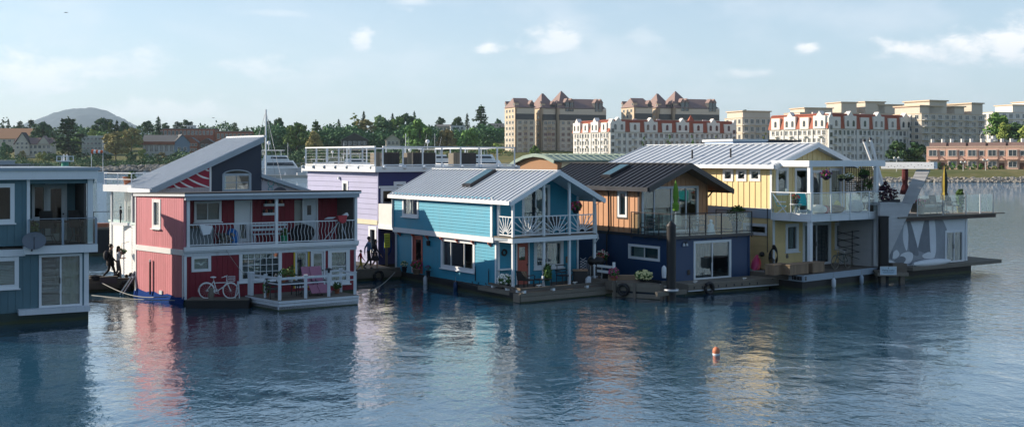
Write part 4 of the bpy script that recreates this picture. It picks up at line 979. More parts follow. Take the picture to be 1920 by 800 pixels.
for f_, s in ((FH, .25), (FH, 1.9), (FH, 3.9), (FHs, FHs.L-.35), (FHs, FHs.L-1.3), (FHs, FHs.L-2.6)): bx(f_, s-.07, s+.07, zdk-.02, zdk+.099, -.16, .0, 'rail_block', M_white, h3)
MB().bar(V(FH.pt(FH.L-.06, .3, .03)), V(FH.pt(FH.L-.06, 1.55, .03)), .13).build('end_post', M_white, h3)
for k in (1.05, 1.3): MB().bar(FH.pt(FH.L-.06, k, -.02), FH.pt(FH.L-.06, k, -1.2), .04, .12).build('end_rail', M_white, h3)
shell(h3, [bo, bo+uf*BW, bo+uf*BW+ub*BL, bo+ub*BL], zdk+.02, zeave-.15, (z2-.1,), (0, 1, 3))
# porch furniture
def on_porch(x, y=None, n=.0): f_ = BP.off(n); return f_.pt(f_.sx(x), zdk)
iron_chair('wicker_chair', 'dark wicker armchair by the left porch post', on_porch(986, n=.28), (uf*.4-ub*.9).normalized(), (uf*.9+ub*.2).normalized(), M_wicker, .28, .86)
iron_chair('wicker_chair', 'dark open-backed armchair under the porch window', on_porch(1058, n=-.2), uf, BP.n, M_dark, .32, .9, solid=False)
c = on_porch(1018, n=.45); t = thing('side_table', 'low dark tubular side table on the turquoise porch', 'table', c)
MB().hexa([c+uf*i*.36+BP.n*j*.22+V((0,0,z)) for z in (.40, .44) for i, j in ((-1,-1),(1,-1),(1,1),(-1,1))]).build('table_top', M_dark, t)
for i in (-1, 1): MB().path([c+uf*i*.36-BP.n*.2, c+uf*i*.36-BP.n*.2+V((0,0,.40)), c+uf*i*.36+BP.n*.2+V((0,0,.40)), c+uf*i*.36+BP.n*.2], .022).build('leg', M_dark, t)
mb = MB(); mb.lathe(c+V((0,0,.44)), [(.05,0),(.055,.12),(.045,.13)], 8); one('mug', mb, M_white, 'white mug on the low dark porch table', 'mug', c+V((0,0,.44)))
c = on_porch(1026.5, n=.42); t = thing('potted_plant', 'upright green plant in a teal pot on the porch edge', 'plant', c); pot(t, c, .14, .32, mat('teal_glaze', (.03,.16,.20), .3)); lf = MB(); leaves(lf, c+V((0,0,.7)), (.20,.20,.42), 200, .11, random.Random(4)); lf.build('foliage', M_green, t)
c = FHs.pt(FHs.L-2.1, zdk, -.45); t = thing('flower_tub', 'tub of white flowers at the turquoise porch corner', 'flowers', c); pot(t, c, .30, .22, M_dark); flowers(t, c+V((0,0,.38)), (.40,.40,.26), [M_flwhite], 90, seed=3)
c = on_porch(1088, n=-.15); mb = MB(); mb.box(c-V((.34,.3,0)), c+V((.34,.3,.60))); mb.box(c-V((.37,.33,-.601)), c+V((.37,.33,.65)), 1); one('storage_box', mb, [M_dark, M_cedar], 'dark storage box with wooden lid on the porch', 'box', c)
c = on_porch(1117, n=-.1); t = thing('barbecue_grill', 'black covered barbecue at the right end of the porch', 'barbecue', c)
MB().ball(c+V((0,0,1.02)), (.44,.32,.26), 14, 8, .06).build('cover', M_black, t); MB().box(c-V((.3,.22,-.32)), c+V((.3,.22,.78))).build('cabinet', M_dark, t)
for i in (-.28, .28):
    for j in (-.2, .2): MB().tube(c+V((i,j,0)), c+V((i,j,.8)), .025).build('leg', M_steel, t)
c = on_porch(1104, n=.35); mb = MB(); mb.lathe(c, [(.16,0),(.18,.05),(.18,.24),(.10,.30),(.06,.36)], 12); one('gas_cylinder', mb, M_white2, 'white gas cylinder beside the porch barbecue', 'gas cylinder', c)
c = on_porch(1125, n=-.6); t = thing('flower_pot', 'pot of dull red flowers behind the barbecue', 'flowers', c+V((0,0,.9))); pot(t, c+V((0,0,.9)), .15, .2, M_pot); flowers(t, c+V((0,0,1.2)), (.22,.22,.16), [M_flred], 30, seed=9)
MB().bar(c, c+V((0,0,.9)), .2).build('stand', M_wood, t)
# lattice screen and wrought gate
g0 = BF.pt(BW+.02, 0, .1); g1 = BF.pt(BW+1.3, 0, .1); GF = Face(g0, g1); t = thing('garden_gate', 'white wrought gate and lattice beside the porch', 'gate', g0)
for k in range(10): MB().tube(GF.pt(.48+k*.085, zdk, 0), GF.pt(.48+k*.085, zdk+.95+.10*math.sin(math.pi*k/9), 0), .012, n=5).build('bar', M_white, t)
for z in (.1, .9): MB().bar(GF.pt(.45, zdk+z), GF.pt(1.28, zdk+z), .03).build('cross_rail', M_white, t)
for k in range(7): MB().bar(GF.pt(.02, zdk+.1+k*.13), GF.pt(.42, zdk+.30+k*.13), .02).build('lattice_lath', M_white, t); MB().bar(GF.pt(.02, zdk+.30+k*.13, .02), GF.pt(.42, zdk+.10+k*.13, .02), .02).build('lattice_lath', M_white, t)
# hanging basket and plants upstairs
c = BP.pt(BP.sx(1081), z2+1.05, -.05); t = thing('flower_pot', 'pot of crimson flowers on the sunburst balcony rail', 'flowers', c); pot(t, c-V((0,0,.05)), .17, .22, M_dark); flowers(t, c+V((0,0,.30)), (.30,.30,.24), [M_flred, M_flpink], 80, seed=5)
c = BP.off(-.7).pt(BP.off(-.7).sx(1048), z2); iron_chair('balcony_chair', 'dark chair behind the middle sunburst panel', c, uf, BP.n, M_dark, .26, .85)
c = BP.off(-.7).pt(BP.off(-.7).sx(995), z2); iron_chair('balcony_chair', 'pale chair behind the left sunburst panel', c, uf, BP.n, M_white2, .26, .85, solid=False)
# pots by the side door
for x, lab, mts, r, sd in ((781, 'pot of magenta flowers by the salmon side door', [M_flpink, M_flred], .30, 6), (758, 'small tawny plant at the back corner of the turquoise wall', [M_flyel], .2, 7), (803, 'dark trailing plant right of the salmon side door', [M_flpurp], .16, 8)):
    f_ = BS.off(.32); c = f_.pt(f_.sx(x), zdk); t = thing('flower_pot', lab, 'flowers', c); pot(t, c, r*.75, .3, M_cedar if x == 781 else M_dark); flowers(t, c+V((0,0,.36+r*.5)), (r, r, r*.8), mts, 60 if x == 781 else 25, seed=sd)

# ------------------------------------------------------------------ 4. orange-over-navy house with glass balcony
oc = V((7.84, 55.8, 0)); ou = V((.83, .56, 0)).normalized(); obk = V((-.56, .83, 0)).normalized(); OW, OL, OS = 5.15, 11.0, 2.47
h4 = thing('float_house', 'orange and navy houseboat with charcoal roof and glass balcony', 'houseboat', oc)
OF = Face(oc, oc+ou*OW); OSd = Face(oc+obk*OL, oc); zo0 = .5; zo2 = OF.zz(1340, 439)
wl = OSd.rect(1181, 462, 1236, 484); dl_ = OF.rect(1302, 453, 1368, 521); dl_ = (dl_[0], dl_[1], zo0+.05, dl_[3])
wall(OSd, 0, OL, zo0, zo2-.14, h4, M_navy, [wl], 'lap', .105, proud=.03); wall(OF, 0, OW, zo0, zo2-.14, h4, M_navy, [dl_], 'lap', .105, proud=.03)
wall(Face(oc+ou*OW, oc+ou*OW+obk*OL), 0, OL, zo0, zo2-.14, h4, M_navy, [], 'lap', .3)
window(OSd, wl, h4, M_white, 2, 1, .08, sill=False, curtain=[(.02, .45, M_curtain), (.5, .9, M_curtdark)]); slider(OF, dl_, h4, M_white, 2, curtain=[(.03, .5, M_curtdark)], fw=.08)
bx(OF, -.1, OW+.15, zo2-.14, zo2, -OS-.2, .18, 'balcony_floor', M_roofdark, h4)
bx(OSd, OL-OS-.6, OL-.01, zo2-.14, zo2, -.3, .17, 'balcony_edge', M_roofdark, h4)
bx(OSd, 0, OL-OS-.62, zo2-.14, zo2+.0, -.1, .05, 'floor_band', M_roofdark, h4)
for f_, s in ((OSd, OL-.02), (OF, .02), (OF, OW-.02)): bx(f_, s-.05, s+.05, zo0, zo2-.14, .035, .06, 'corner_trim', M_navy, h4)
# upper storey
po = oc+obk*OS; OWu = 4.62; zoe = pix(1199, 348, po.y).z+.10; UF = Face(po, po+ou*OWu); US = Face(po+obk*(OL-OS), po); zor = pix(1288, 304, 58.6).z-.08
ps_o = (zor-zoe)/(OWu*.52)
def o_top(s): return zoe+(zor-zoe)*min(s/(OWu*.52), (OWu-s)/(OWu*.48))-.12
gl = UF.rect(1205, 352, 1307, 430); gl = (gl[0], gl[1], zo2+.06, gl[3]); ws = US.rect(1161, 361, 1174.5, 404)
wall(UF, 0, OWu, zo2, 9, h4, M_orange, [gl], 'batten', .30, True, top=o_top); wall(US, 0, OL-OS, zo2, zoe-.08, h4, M_orange, [ws], 'batten', .42, True)
wall(Face(po+ou*OWu, po+ou*OWu+obk*(OL-OS)), 0, OL-OS, zo2, zoe-.08, h4, M_orange, [], 'batten', .6)
M_bronze = mat('bronze_trim', (.07,.055,.05), .5)
slider(UF, gl, h4, M_white2, 4, split=[0, .20, .52, .80, 1], curtain=[(.0, .1, M_curtdark)], fw=.08); window(US, ws, h4, M_white, 1, 1, .08, sill=False, curtain=[(0, .4, M_curtain)])
r = ws; mb = MB(); US.box(mb, r[0]-.16, r[0]-.081, r[2]-.16, r[3]+.16, .002, .045); US.box(mb, r[1]+.081, r[1]+.16, r[2]-.16, r[3]+.16, .002, .045); US.box(mb, r[0]-.081, r[1]+.081, r[3]+.081, r[3]+.16, .002, .044); US.box(mb, r[0]-.081, r[1]+.081, r[2]-.16, r[2]-.081, .002, .044); mb.build('window_casing', M_bronze, h4)
bx(US, OL-OS-.14, OL-OS, zo2, zoe-.1, .031, .05, 'corner_trim', M_bronze, h4)
A, B_, Rg, rf4 = gable_roof(h4, po, ou, obk, OWu, OL-OS, zoe, zor, .42, .75, 1.15, .3, M_roofdark, .42, M_roofdark, .20, mid=OWu*.52, soffit=M_cedar)
skylight(rf4, A, Rg, obk, .35, .85, 4.2, 5.0)
pipe(h4, [US.pt(US.sx(1131), zoe-.12, .3), US.pt(US.sx(1133), zoe-.25, .3), US.pt(US.sx(1143), zoe-.45, .08), US.pt(US.sx(1144), zo2+.1, .08), OSd.pt(OSd.sx(1140), zo2-.2, .09), OSd.pt(OSd.sx(1140), zo0, .09)], M_dark, .045)
pipe(h4, [B_+obk*1.2+V((0,0,-.12)), UF.pt(OWu+.3, zoe-.5, .05), UF.pt(OWu+.02, zoe-.75, .05)], M_dark, .04)
rp = [xy(OSd.pt(OL-OS-.55, 0, .12)), xy(OF.pt(-.10, 0, .12)), xy(OF.pt(OW+.1, 0, .12)), xy(OF.pt(OW+.1, 0, -OS))]
railing(rp, zo2-.1, zo2+1.08, h4, M_dark, [3, 5, 2], glass=RGLASS, pw=.055, rw=.05, bot=.2, post_low=.12)
shell(h4, [oc, oc+ou*OW, oc+ou*OW+obk*OL, oc+obk*OL], zo0+.02, zo2-.2, (), (0, 1, 3)); shell(h4, [po, po+ou*OWu, po+ou*OWu+obk*(OL-OS), po+obk*(OL-OS)], zo2+.06, zoe-.15, (), (0, 1, 3))
# float and front dock of this house
dA_, dB_ = gnd(1290, 553), gnd(1459, 540); FO = Face(dA_, dB_)
hull(h4, [oc-OF.n*.2-ou*.2, oc+ou*(OW+.2)-OF.n*.2, oc+ou*(OW+.2)+obk*OL, oc+obk*OL-ou*.2], zo0-.02, M_hull)
dk = thing('timber_dock', 'grey timber dock below the navy sliding door', 'dock', dA_)
deck(dk, [dA_, dB_, dB_+obk*1.9, dA_+obk*1.9], .20, .52, M_woodpale, 0, .16); hull(dk, [dA_+obk*.25, dB_+obk*.25-ou*.4, dB_+obk*1.8-ou*.4, dA_+obk*1.8], .19, M_hull)
bx(FO, 0, FO.L, .22, .46, .001, .05, 'edge_beam', M_woodpale, dk); bx(FO, 0, FO.L, .17, .215, .001, .055, 'edge_strip', M_white2, dk)
for k in range(9): bx(FO, .3+k*.5, .36+k*.5, .28, .40, .051, .065, 'bolt_plate', M_dark, dk)
# left raft with planter and flowers
dq0, dq1 = gnd(1150, 556), gnd(1246, 562); FR = Face(dq0, dq1)
rf_ = thing('timber_raft', 'weathered timber raft with sloping sides left of the pile', 'raft', dq0)
rq = [dq0, dq1, dq1+obk*2.2, dq0+obk*2.2]; hull(rf_, [p+obk*.1 for p in rq], .10, M_hull); deck(rf_, rq, .30, .72, M_wood, 0, .16)
for z0, z1, n in ((.02, .22, .03), (.32, .50, .05), (.51, .69, .04)): bx(FR, -.05, FR.L+.05, z0, z1, .001, n, 'side_plank', M_woodpale, rf_)
for s in (.1, 1.1, FR.L-.1): bx(FR, s-.07, s+.07, .0, .71, .051, .1, 'side_post', M_wood, rf_)
def on_raft(x, n): f_ = FR.off(n); return f_.pt(f_.sx(x), .72)
c = on_raft(1207, -.6); t = thing('flower_tub', 'tub of pale yellow flowers on the timber raft', 'flowers', c); pot(t, c, .28, .2, M_dark); flowers(t, c+V((0,0,.30)), (.42,.36,.22), [M_flyel], 110, seed=11)
c = on_raft(1151, -.5); t = thing('flower_pot', 'magenta flowers trailing by the white porch end post', 'flowers', c); pot(t, c, .16, .24, M_pot); flowers(t, c+V((0,0,.36)), (.26,.26,.26), [M_flpink], 50, seed=12)
c = on_raft(1172, -1.0); mb = MB(); mb.box(c-V((.8,.2,0)), c+V((.8,.2,.22))); one('planter_trough', mb, M_cedar, 'long cedar planter trough on the timber raft', 'planter', c)
c = OSd.off(.5).pt(OSd.off(.5).sx(1245), .72); mb = MB(); mb.lathe(c, [(.10,0),(.12,.3),(.11,.5),(.03,.6)], 10); one('fender', mb, M_white, 'white fender standing beside the tall pile', 'fender', c)
c = BF.off(.0).pt(BF.L+1.9, 0, 1.0); c = OSd.off(.4).pt(OSd.off(.4).sx(1129), 1.15); t = thing('flower_basket', 'basket of pink and white flowers against the navy wall', 'flowers', c); pot(t, c, .2, .22, M_wicker); flowers(t, c+V((0,0,.3)), (.34,.3,.28), [M_flpink, M_flwhite], 70, seed=13); MB().tube(c, V((c.x, c.y, .3)), .03).build('stand', M_dark, t)
# pile
c = gnd(1258.5, 563); t = thing('mooring_pile', 'tall black mooring pile with pointed cap before the orange house', 'pile', c)
zp = pix(1258, 424, c.y).z; MB().lathe(c, [(.215,-1),(.215,zp)], 16).build('shaft', M_black, t); MB().lathe(c, [(.225,zp+.001),(.225,zp+.05),(.02,zp+.26)], 16).build('cap', M_black, t); MB().lathe(c, [(.33,.42),(.36,.44),(.36,.52),(.33,.54)], 16).build('collar', M_steel, t)
for s in (-.9, .9): MB().bar(c+ou*s*.1-OF.n*.0+V((0,0,.35)), c+ou*s-OF.n*.0+V((0,0,.35)), .14, .2).build('guide_beam', M_woodpale, t)
# balcony things
def on_ob(x, n): f_ = OF.off(n); return f_.pt(f_.sx(x), zo2)
c = on_ob(1267, -.9); t = thing('closed_parasol', 'closed lime green parasol on the glass balcony', 'parasol', c); MB().tube(c, c+V((0,0,2.5)), .025).build('pole', M_steel, t)
M_lime = mat('lime_canvas', (.12,.26,.02), .8); mb = MB(); prof = [(.05,1.15),(.15,1.2),(.17,1.5),(.10,1.62),(.15,1.9),(.12,2.3),(.04,2.62),(.01,2.7)]; mb.lathe(c, prof, 9, smooth=False); mb.build('canopy', M_lime, t); MB().lathe(c, [(.25,0),(.25,.06),(.05,.1)], 12).build('base', M_dark, t)
c = on_ob(1333, -.25); t = thing('statue', 'white seated garden statue on the glass balcony', 'statue', c); MB().lathe(c, [(.20,0),(.22,.1),(.2,.2),(.15,.32),(.17,.44),(.08,.52),(.06,.55)], 12).build('body', M_white, t); MB().ball(c+V((0,0,.63)), (.085,.085,.11)).build('head', M_white, t); MB().lathe(c, [(.24,-.0),(.25,.06),(.2,.08)], 12).build('plinth', M_white, t)
c = on_ob(1381, -.7); t = thing('potted_plant', 'leafy plant in a tapered grey pot on the glass balcony', 'plant', c); pot(t, c, .27, .55, mat('grey_pot', (.10,.11,.13), .6)); lf = MB(); leaves(lf, c+V((0,0,.95)), (.46,.46,.42), 260, .13, random.Random(6)); lf.build('foliage', M_green, t)
for k, (x, lab) in enumerate(((1214, 'left dark bistro chair on the glass balcony'), (1310, 'right dark bistro chair on the glass balcony'))): iron_chair('bistro_chair', lab, on_ob(x, -.9), ou, OF.n*(1 if k else -1), M_dark, .24, .85, solid=False)
c = on_ob(1292, -.9); t = thing('bistro_table', 'dark round bistro table beside the lime parasol', 'table', c); MB().lathe(c, [(.35,.70),(.36,.72),(.36,.74)], 16).build('table_top', M_dark, t)
for k in range(3): MB().tube(c+V((.05*math.cos(k*2.1),.05*math.sin(k*2.1),.7)), c+V((.3*math.cos(k*2.1),.3*math.sin(k*2.1),0)), .018).build('leg', M_dark, t)
c = OF.pt(OF.sx(1283), OF.zz(1283, 456), .08); t = thing('wall_lamp', 'twin flood lamp on the navy wall by the sliding door', 'lamp', c)
for s in (-.1, .1): MB().lathe(c+ou*s-V((0,0,.12)), [(.07,0),(.05,.1),(.03,.14)], 8).build('lamp_head', M_white2, t)
MB().box(c-V((.1,.04,-.02)), c+V((.1,.04,.08))).build('back_plate', M_dark, t)
c = OF.pt(OF.sx(1290), OF.zz(1290, 510), .05); mb = MB(); mb.box(c-V((.07,.04,.12)), c+V((.07,.04,.12))); one('meter_box', mb, M_bronze, 'small bronze outlet box left of the navy sliding door', 'box', c)
c = FO.off(-1.6).pt(FO.off(-1.6).sx(1283), .52); mb = MB(); mb.path([c+V((.2*math.cos(k)*(1-.02*i), .1*math.sin(k), .25+.22*math.sin(k+.5))) for i, k in enumerate([j*.6 for j in range(26)])], .02, 5); one('coiled_hose', mb, M_black, 'coil of black hose left of the navy sliding door', 'hose', c)
# stacked kayaks on the dock end
for k, (col_, lab, dx0, dz0) in enumerate((((.42,.02,.10), 'magenta kayak leaning at the corner of the navy wall', .0, .3), ((.45,.04,.05), 'red kayak leaning beside the magenta one', .14, .12), ((.04,.30,.12), 'green sled leaning below the kayaks', -.05, -.1))):
    a = OF.off(-.2).pt(OF.off(-.2).sx(1411)+dx0, .55); b = a+V((.35, .55, .62+dz0)); mb = MB(); d = (b-a); n = 8
    mb.path([a+d*(i/n) for i in range(n+1)], [.05+.16*math.sin(math.pi*(i+.3)/(n+.6)) for i in range(n+1)], 8); one('kayak' if k < 2 else 'sled', mb, mat('kayak_%d' % k, col_, .35), lab, 'kayak' if k < 2 else 'sled', a)
# ------------------------------------------------------------------ 5. yellow house with pergola balcony
yp = V((15.07, 58.1, 0)); yu = V((.81, .59, 0)).normalized(); yb = V((-.59, .81, 0)).normalized(); YW, YD, YL = 6.0, 2.43, 12.5
yo = yp+yb*YD; up = V((0,0,1))
h5 = thing('float_house', 'pale yellow gabled houseboat with white pergola balcony and glass rail', 'houseboat', yo)
YP = Face(yp, yp+yu*YW); YF = Face(yo, yo+yu*YW); YS = Face(yo+yb*YL, yo); YR = Face(yo+yu*YW, yo+yu*YW+yb*YL)
zy0 = .78; zy2 = YP.zz(1585, 399.5); zye = YS.zz(1447, 306)+.05; zyr = 7.32
def y_top(s): return zye+(zyr-zye)*min(s, YW-s)/(YW/2)-.14
wu = [YS.rect(a, 320, b, 336.5) for a, b in ((1358.5, 1373), (1383.5, 1398), (1408.5, 1424))]; wlo = YS.rect(1397, 422, 1437, 437)
zband0, zband1 = zy2-.30, zy2+.22
wall(YS, 0, YL, zy0-.1, zband0, h5, M_mustard, [wlo], 'lap', .245, True); wall(YS, 0, YL, zband1, zye-.05, h5, M_yellow, wu, 'batten', .405, True)
bx(YS, -.02, YL+.02, zband0, zband1, -.1, .05, 'floor_band', M_greytrim, h5)
for w_ in wu: window(YS, w_, h5, M_white, 1, 1, .09, sill=False, blind=(M_blind, .6))
window(YS, wlo, h5, M_white, 1, 1, .10, sill=False)
for k in range(14): bx(YS, .4+k*.9, .46+k*.9, zye-.24, zye-.09, .02, .34, 'rafter_tail', M_white, h5)
a1 = YF.rect(1457, 318, 1475, 362); a2 = YF.rect(1492, 318, 1514, 398); a3 = YF.rect(1523, 322, 1539, 398); a4 = YF.rect(1557, 318, 1576, 398)
a2, a3, a4 = [(q[0], q[1], zy2+.05, q[3]) for q in (a2, a3, a4)]
wall(YF, 0, YW, zy2-.1, 9, h5, M_yellow, [a1, a2, a3, a4], 'batten', .40, True, top=y_top)
window(YF, a1, h5, M_white, 1, 1, .11, sill=False)
for q in (a2, a3, a4): slider(YF, q, h5, M_white, 1, fw=.09)
b1 = YF.rect(1475, 423, 1494, 468); b2 = YF.rect(1507, 420, 1555, 497); b2 = (b2[0], b2[1], zy0+.03, b2[3]); b3 = YF.rect(1567, 420, 1584, 463)
yg = YF.sx(1592)
wall(YF, 0, yg, zy0, zy2-.3, h5, M_mustard, [b1, b2, b3], 'lap', .245, True)
window(YF, b1, h5, M_white, 1, 1, .11, curtain=[(.5, 1, M_curtain)]); slider(YF, b2, h5, M_white, 2, curtain=[(.1, .3, M_curtain), (.6, .95, M_curtdark)], fw=.11); window(YF, b3, h5, M_white, 1, 1, .11, blind=(M_blind, .9), sill=False)
wall(YF, yg+.01, YW, zy0, zy2-.3, h5, M_greyb, [], 'lap', .2, True, proud=.035); bx(YF, yg-.06, yg+.06, zy0, zy2-.3, .03, .06, 'corner_trim', M_white, h5)
for s in (.0,): bx(YF, s-.02, s+.13, zy0, zy2-.3, .03, .06, 'corner_trim', M_white, h5)
bx(YS, YL-.13, YL+.0, zband1, zye-.06, .031, .05, 'corner_trim', M_white, h5); wall(YR, 0, YL, zy0, zye-.1, h5, M_yellow, [], 'batten', .8)
A, B_, Rg, rf5 = gable_roof(h5, yo, yu, yb, YW, YL, zye, zyr, .45, .35, .55, .3, M_rooflight, .55, M_white, .18, soffit=M_white)
for t_, x in ((4.2, .35), (7.0, .3)): c = A.lerp(Rg, x)+yb*t_; MB().tube(c, c+up*.5, .05).build('vent_pipe', M_dark, h5)
# balcony and pergola
q = [YP.pt(-.1, 0, .1), YP.pt(YW+.1, 0, .1), YF.pt(YW+.1, 0, 0), YF.pt(-.1, 0, 0)]
MB().hexa([p+up*(zy2-.10) for p in q]+[p+up*zy2 for p in q]).build('balcony_floor', M_white2, h5)
YPl = Face(YF.pt(-.1, 0, 0), YP.pt(-.1, 0, .1)); bx(YP, -.11, YW+.11, zy2-.36, zy2-.005, .06, .16, 'balcony_fascia', M_white, h5); bx(YPl, .0, YPl.L+.0, zy2-.36, zy2-.005, -.06, .02, 'balcony_fascia', M_white, h5)
bx(YP, 0, YW, zy2-.3, zy2-.101, -YD, .05, 'balcony_joists', M_greytrim, h5)
zpt, zpb = YP.zz(1518, 301), YP.zz(1518, 312.5)
for s in (YP.sx(1519), YP.sx(1643)): bx(YP, s-.10, s+.10, zy0-.02, zy2-.36, -.1, .08, 'porch_post', M_white, h5); bx(YP, s-.10, s+.10, zy2, zpb, -.1, .08, 'pergola_post', M_white, h5)
bx(YP, -.14, YW+.1, zpb, zpt, -.12, .1, 'pergola_beam', M_white, h5); bx(YPl, .0, YPl.L-.22, zpb, zpt, -.2, .02, 'pergola_beam', M_white, h5); YPr = Face(YP.pt(YW, 0), YF.pt(YW, 0)); bx(YPr, .13, YPr.L, zpb, zpt, -.14, .0, 'pergola_beam', M_white, h5)
for k in range(5): s = .9+k*1.0; bx(YP, s-.04, s+.04, zpb+.06, zpt-.02, -YD, -.121, 'pergola_rafter', M_white, h5)
railing([xy(YPl.pt(.05, 0, .03)), xy(YP.pt(-.08, 0, .18)), xy(YP.pt(YW+.15, 0, .18))], zy2-.02, zy2+1.10, h5, M_white, [2, 4], glass=RGLASS, pw=.055, rw=.05, bot=.04, post_low=.3)
# lattice screen at the far end
la0, la1 = YP.sx(1583), YP.sx(1641); YB = YP.off(-YD*.8); la0, la1 = YB.sx(1584), YB.sx(1647); lz0, lz1 = zy2+1.05, zpb
lt = thing('lattice_screen', 'brown square lattice screen at the right of the pergola balcony', 'screen', YB.pt(la0, zy2)); M_lat = mat('dark_lattice', (.055,.04,.03), .7)
k = 15
for i in range(k+1): s = la0+(la1-la0)*i/k; MB().bar(YB.pt(s, lz0), YB.pt(s, lz1), .05, .02, YB.n).build('lath', M_lat, lt)
k = 12
for i in range(k+1): z = lz0+(lz1-lz0)*i/k; MB().bar(YB.pt(la0, z, .022), YB.pt(la1, z, .022), .02, .05).build('lath', M_lat, lt)
for s in (la0-.03, (la0+la1)/2, la1+.03): MB().bar(YB.pt(s, zy2, -.04), YB.pt(s, lz1, -.04), .07).build('post', M_white, lt)
lf = MB(); rr = random.Random(14); leaves(lf, YB.pt(la0+(la1-la0)*.62, lz0+.25, -.1), (.55,.35,.75), 260, .10, rr); t = thing('climbing_plant', 'climbing plant behind the lattice screen', 'plant', YB.pt(la0+1.2, zy2, -.3)); lf.build('foliage', M_green, t, kind='stuff'); pot(t, YB.pt(la0+(la1-la0)*.62, zy2, -.3), .25, .4, M_dark); MB().tube(YB.pt(la0+(la1-la0)*.62, zy2+.3, -.3), YB.pt(la0+(la1-la0)*.62, lz0+.3, -.1), .02).build('stem', M_wood, t)
for x, y, mts, lab, r in ((1549, 329, [M_flpurp, M_flpink], 'purple hanging basket nearest the pergola post', .30), (1577, 334, [M_flyel], 'small yellow hanging basket left of the lattice', .20), (1591, 333, [M_flyel, M_flwhite], 'larger yellow hanging basket at the lattice edge', .28), (1620, 327, [M_green], 'leafy green hanging basket before the lattice', .30)):
    f_ = YP.off(-.35); c = f_.pt(f_.sx(x), f_.zz(x, y)); t = thing('hanging_basket', lab, 'flowers', c, 'hanging baskets under the pergola'); MB().lathe(c-up*r*.8, [(r*.25,0),(r*.8,r*.5),(r*.9,r*.75)], 10).build('basket', M_wicker, t)
    flowers(t, c+up*.05, (r, r, r*.8), mts, 45, seed=int(x)); MB().tube(c, V((c.x, c.y, zpb)), .008, n=4).build('hanger', M_dark, t)
def on_yb(x, n): f_ = YP.off(n); return f_.pt(f_.sx(x), zy2)
M_aqua = mat('aqua_sling', (.03,.42,.47), .6)
for x, lab, ang in ((1466, 'aqua folding chair at the corner of the pergola balcony', 40), (1507, 'aqua folding chair beside the large pergola post', -30)):
    f_ = YP.off(-1.0 if x < 1480 else -.8); b = f_.pt(f_.sx(x), zy2); a = R(ang); e = (yu*math.cos(a)+yb*math.sin(a)); f = V((e.y, -e.x, 0)); t = thing('folding_chair', lab, 'chair', b, 'aqua balcony chairs')
    MB().hexa([b+e*i*.25+f*j*.22+up*(.43+z) for z in (0, .02) for i, j in ((-1,-1),(1,-1),(1,1),(-1,1))]).build('seat', M_aqua, t)
    MB().hexa([b-e*.25-f*.22+up*.46, b+e*.25-f*.22+up*.46, b+e*.25-f*.24+up*.46, b-e*.25-f*.24+up*.46, b-e*.25-f*.44+up*1.05, b+e*.25-f*.44+up*1.05, b+e*.25-f*.46+up*1.05, b-e*.25-f*.46+up*1.05]).build('backrest', M_aqua, t)
    for i in (-1, 1): MB().tube(b+e*i*.27-f*.45+up*1.06, b+e*i*.27+f*.28, .015).build('leg', M_white, t); MB().tube(b+e*i*.27+f*.22+up*.44, b+e*i*.27-f*.32, .015).build('leg', M_white, t); MB().bar(b+e*i*.27-f*.32+up*.66, b+e*i*.27+f*.2+up*.64, .04, .025).build('armrest', M_white, t)
c = on_yb(1492, -.9); t = thing('flower_table', 'small table with dark pot and red flowers between aqua chairs', 'table', c); MB().lathe(c, [(.3,.48),(.31,.5),(.31,.52)], 14).build('table_top', M_white2, t)
for k in range(3): MB().tube(c+up*.48, c+V((.22*math.cos(k*2.1),.22*math.sin(k*2.1),0)), .014).build('leg', M_white2, t)
t = thing('flower_pot', 'dark pot of red flowers on the small balcony table', 'flowers', c+up*.52); pot(t, c+up*.52, .18, .22, M_wicker); flowers(t, c+up*.86, (.22,.22,.15), [M_flred], 30, seed=17)
# soft coloured shapes put in place of reflections in the rail glass
rr = random.Random(19); items = [((.62,.60,.57), 'white shape standing in for a reflection in the glass rail', 1533, .5, .45), ((.42,.06,.05), 'red shape standing in for a reflection beside the white one', 1546, .28, .4), ((.10,.06,.04), 'dark brown shape standing in for a reflection in the glass rail', 1566, .5, .40), ((.60,.50,.12), 'small yellow shape standing in for a reflection over the dark one', 1570, .2, .62), ((.55,.55,.55), 'pale tall shape standing in for a reflection in the glass rail', 1605, .42, .62), ((.20,.13,.09), 'brown shape standing in for a reflection near the right end of the balcony', 1635, .35, .42)]
for col_, lab, x, r, h in items:
    c = on_yb(x, -.55); mb = MB(); mb.ball(c+up*h*.5, (r, r*.6, h*.55), 14, 9, .05, rnd=rr); mb.ball(c+up*h*.35+yu*r*.5, (r*.6, r*.5, h*.4), 12, 8, .05, rnd=rr)
    one('cushion', mb, mat('soft_%d' % x, col_, .85, var=.25, vscale=6), lab, 'cushion', c)
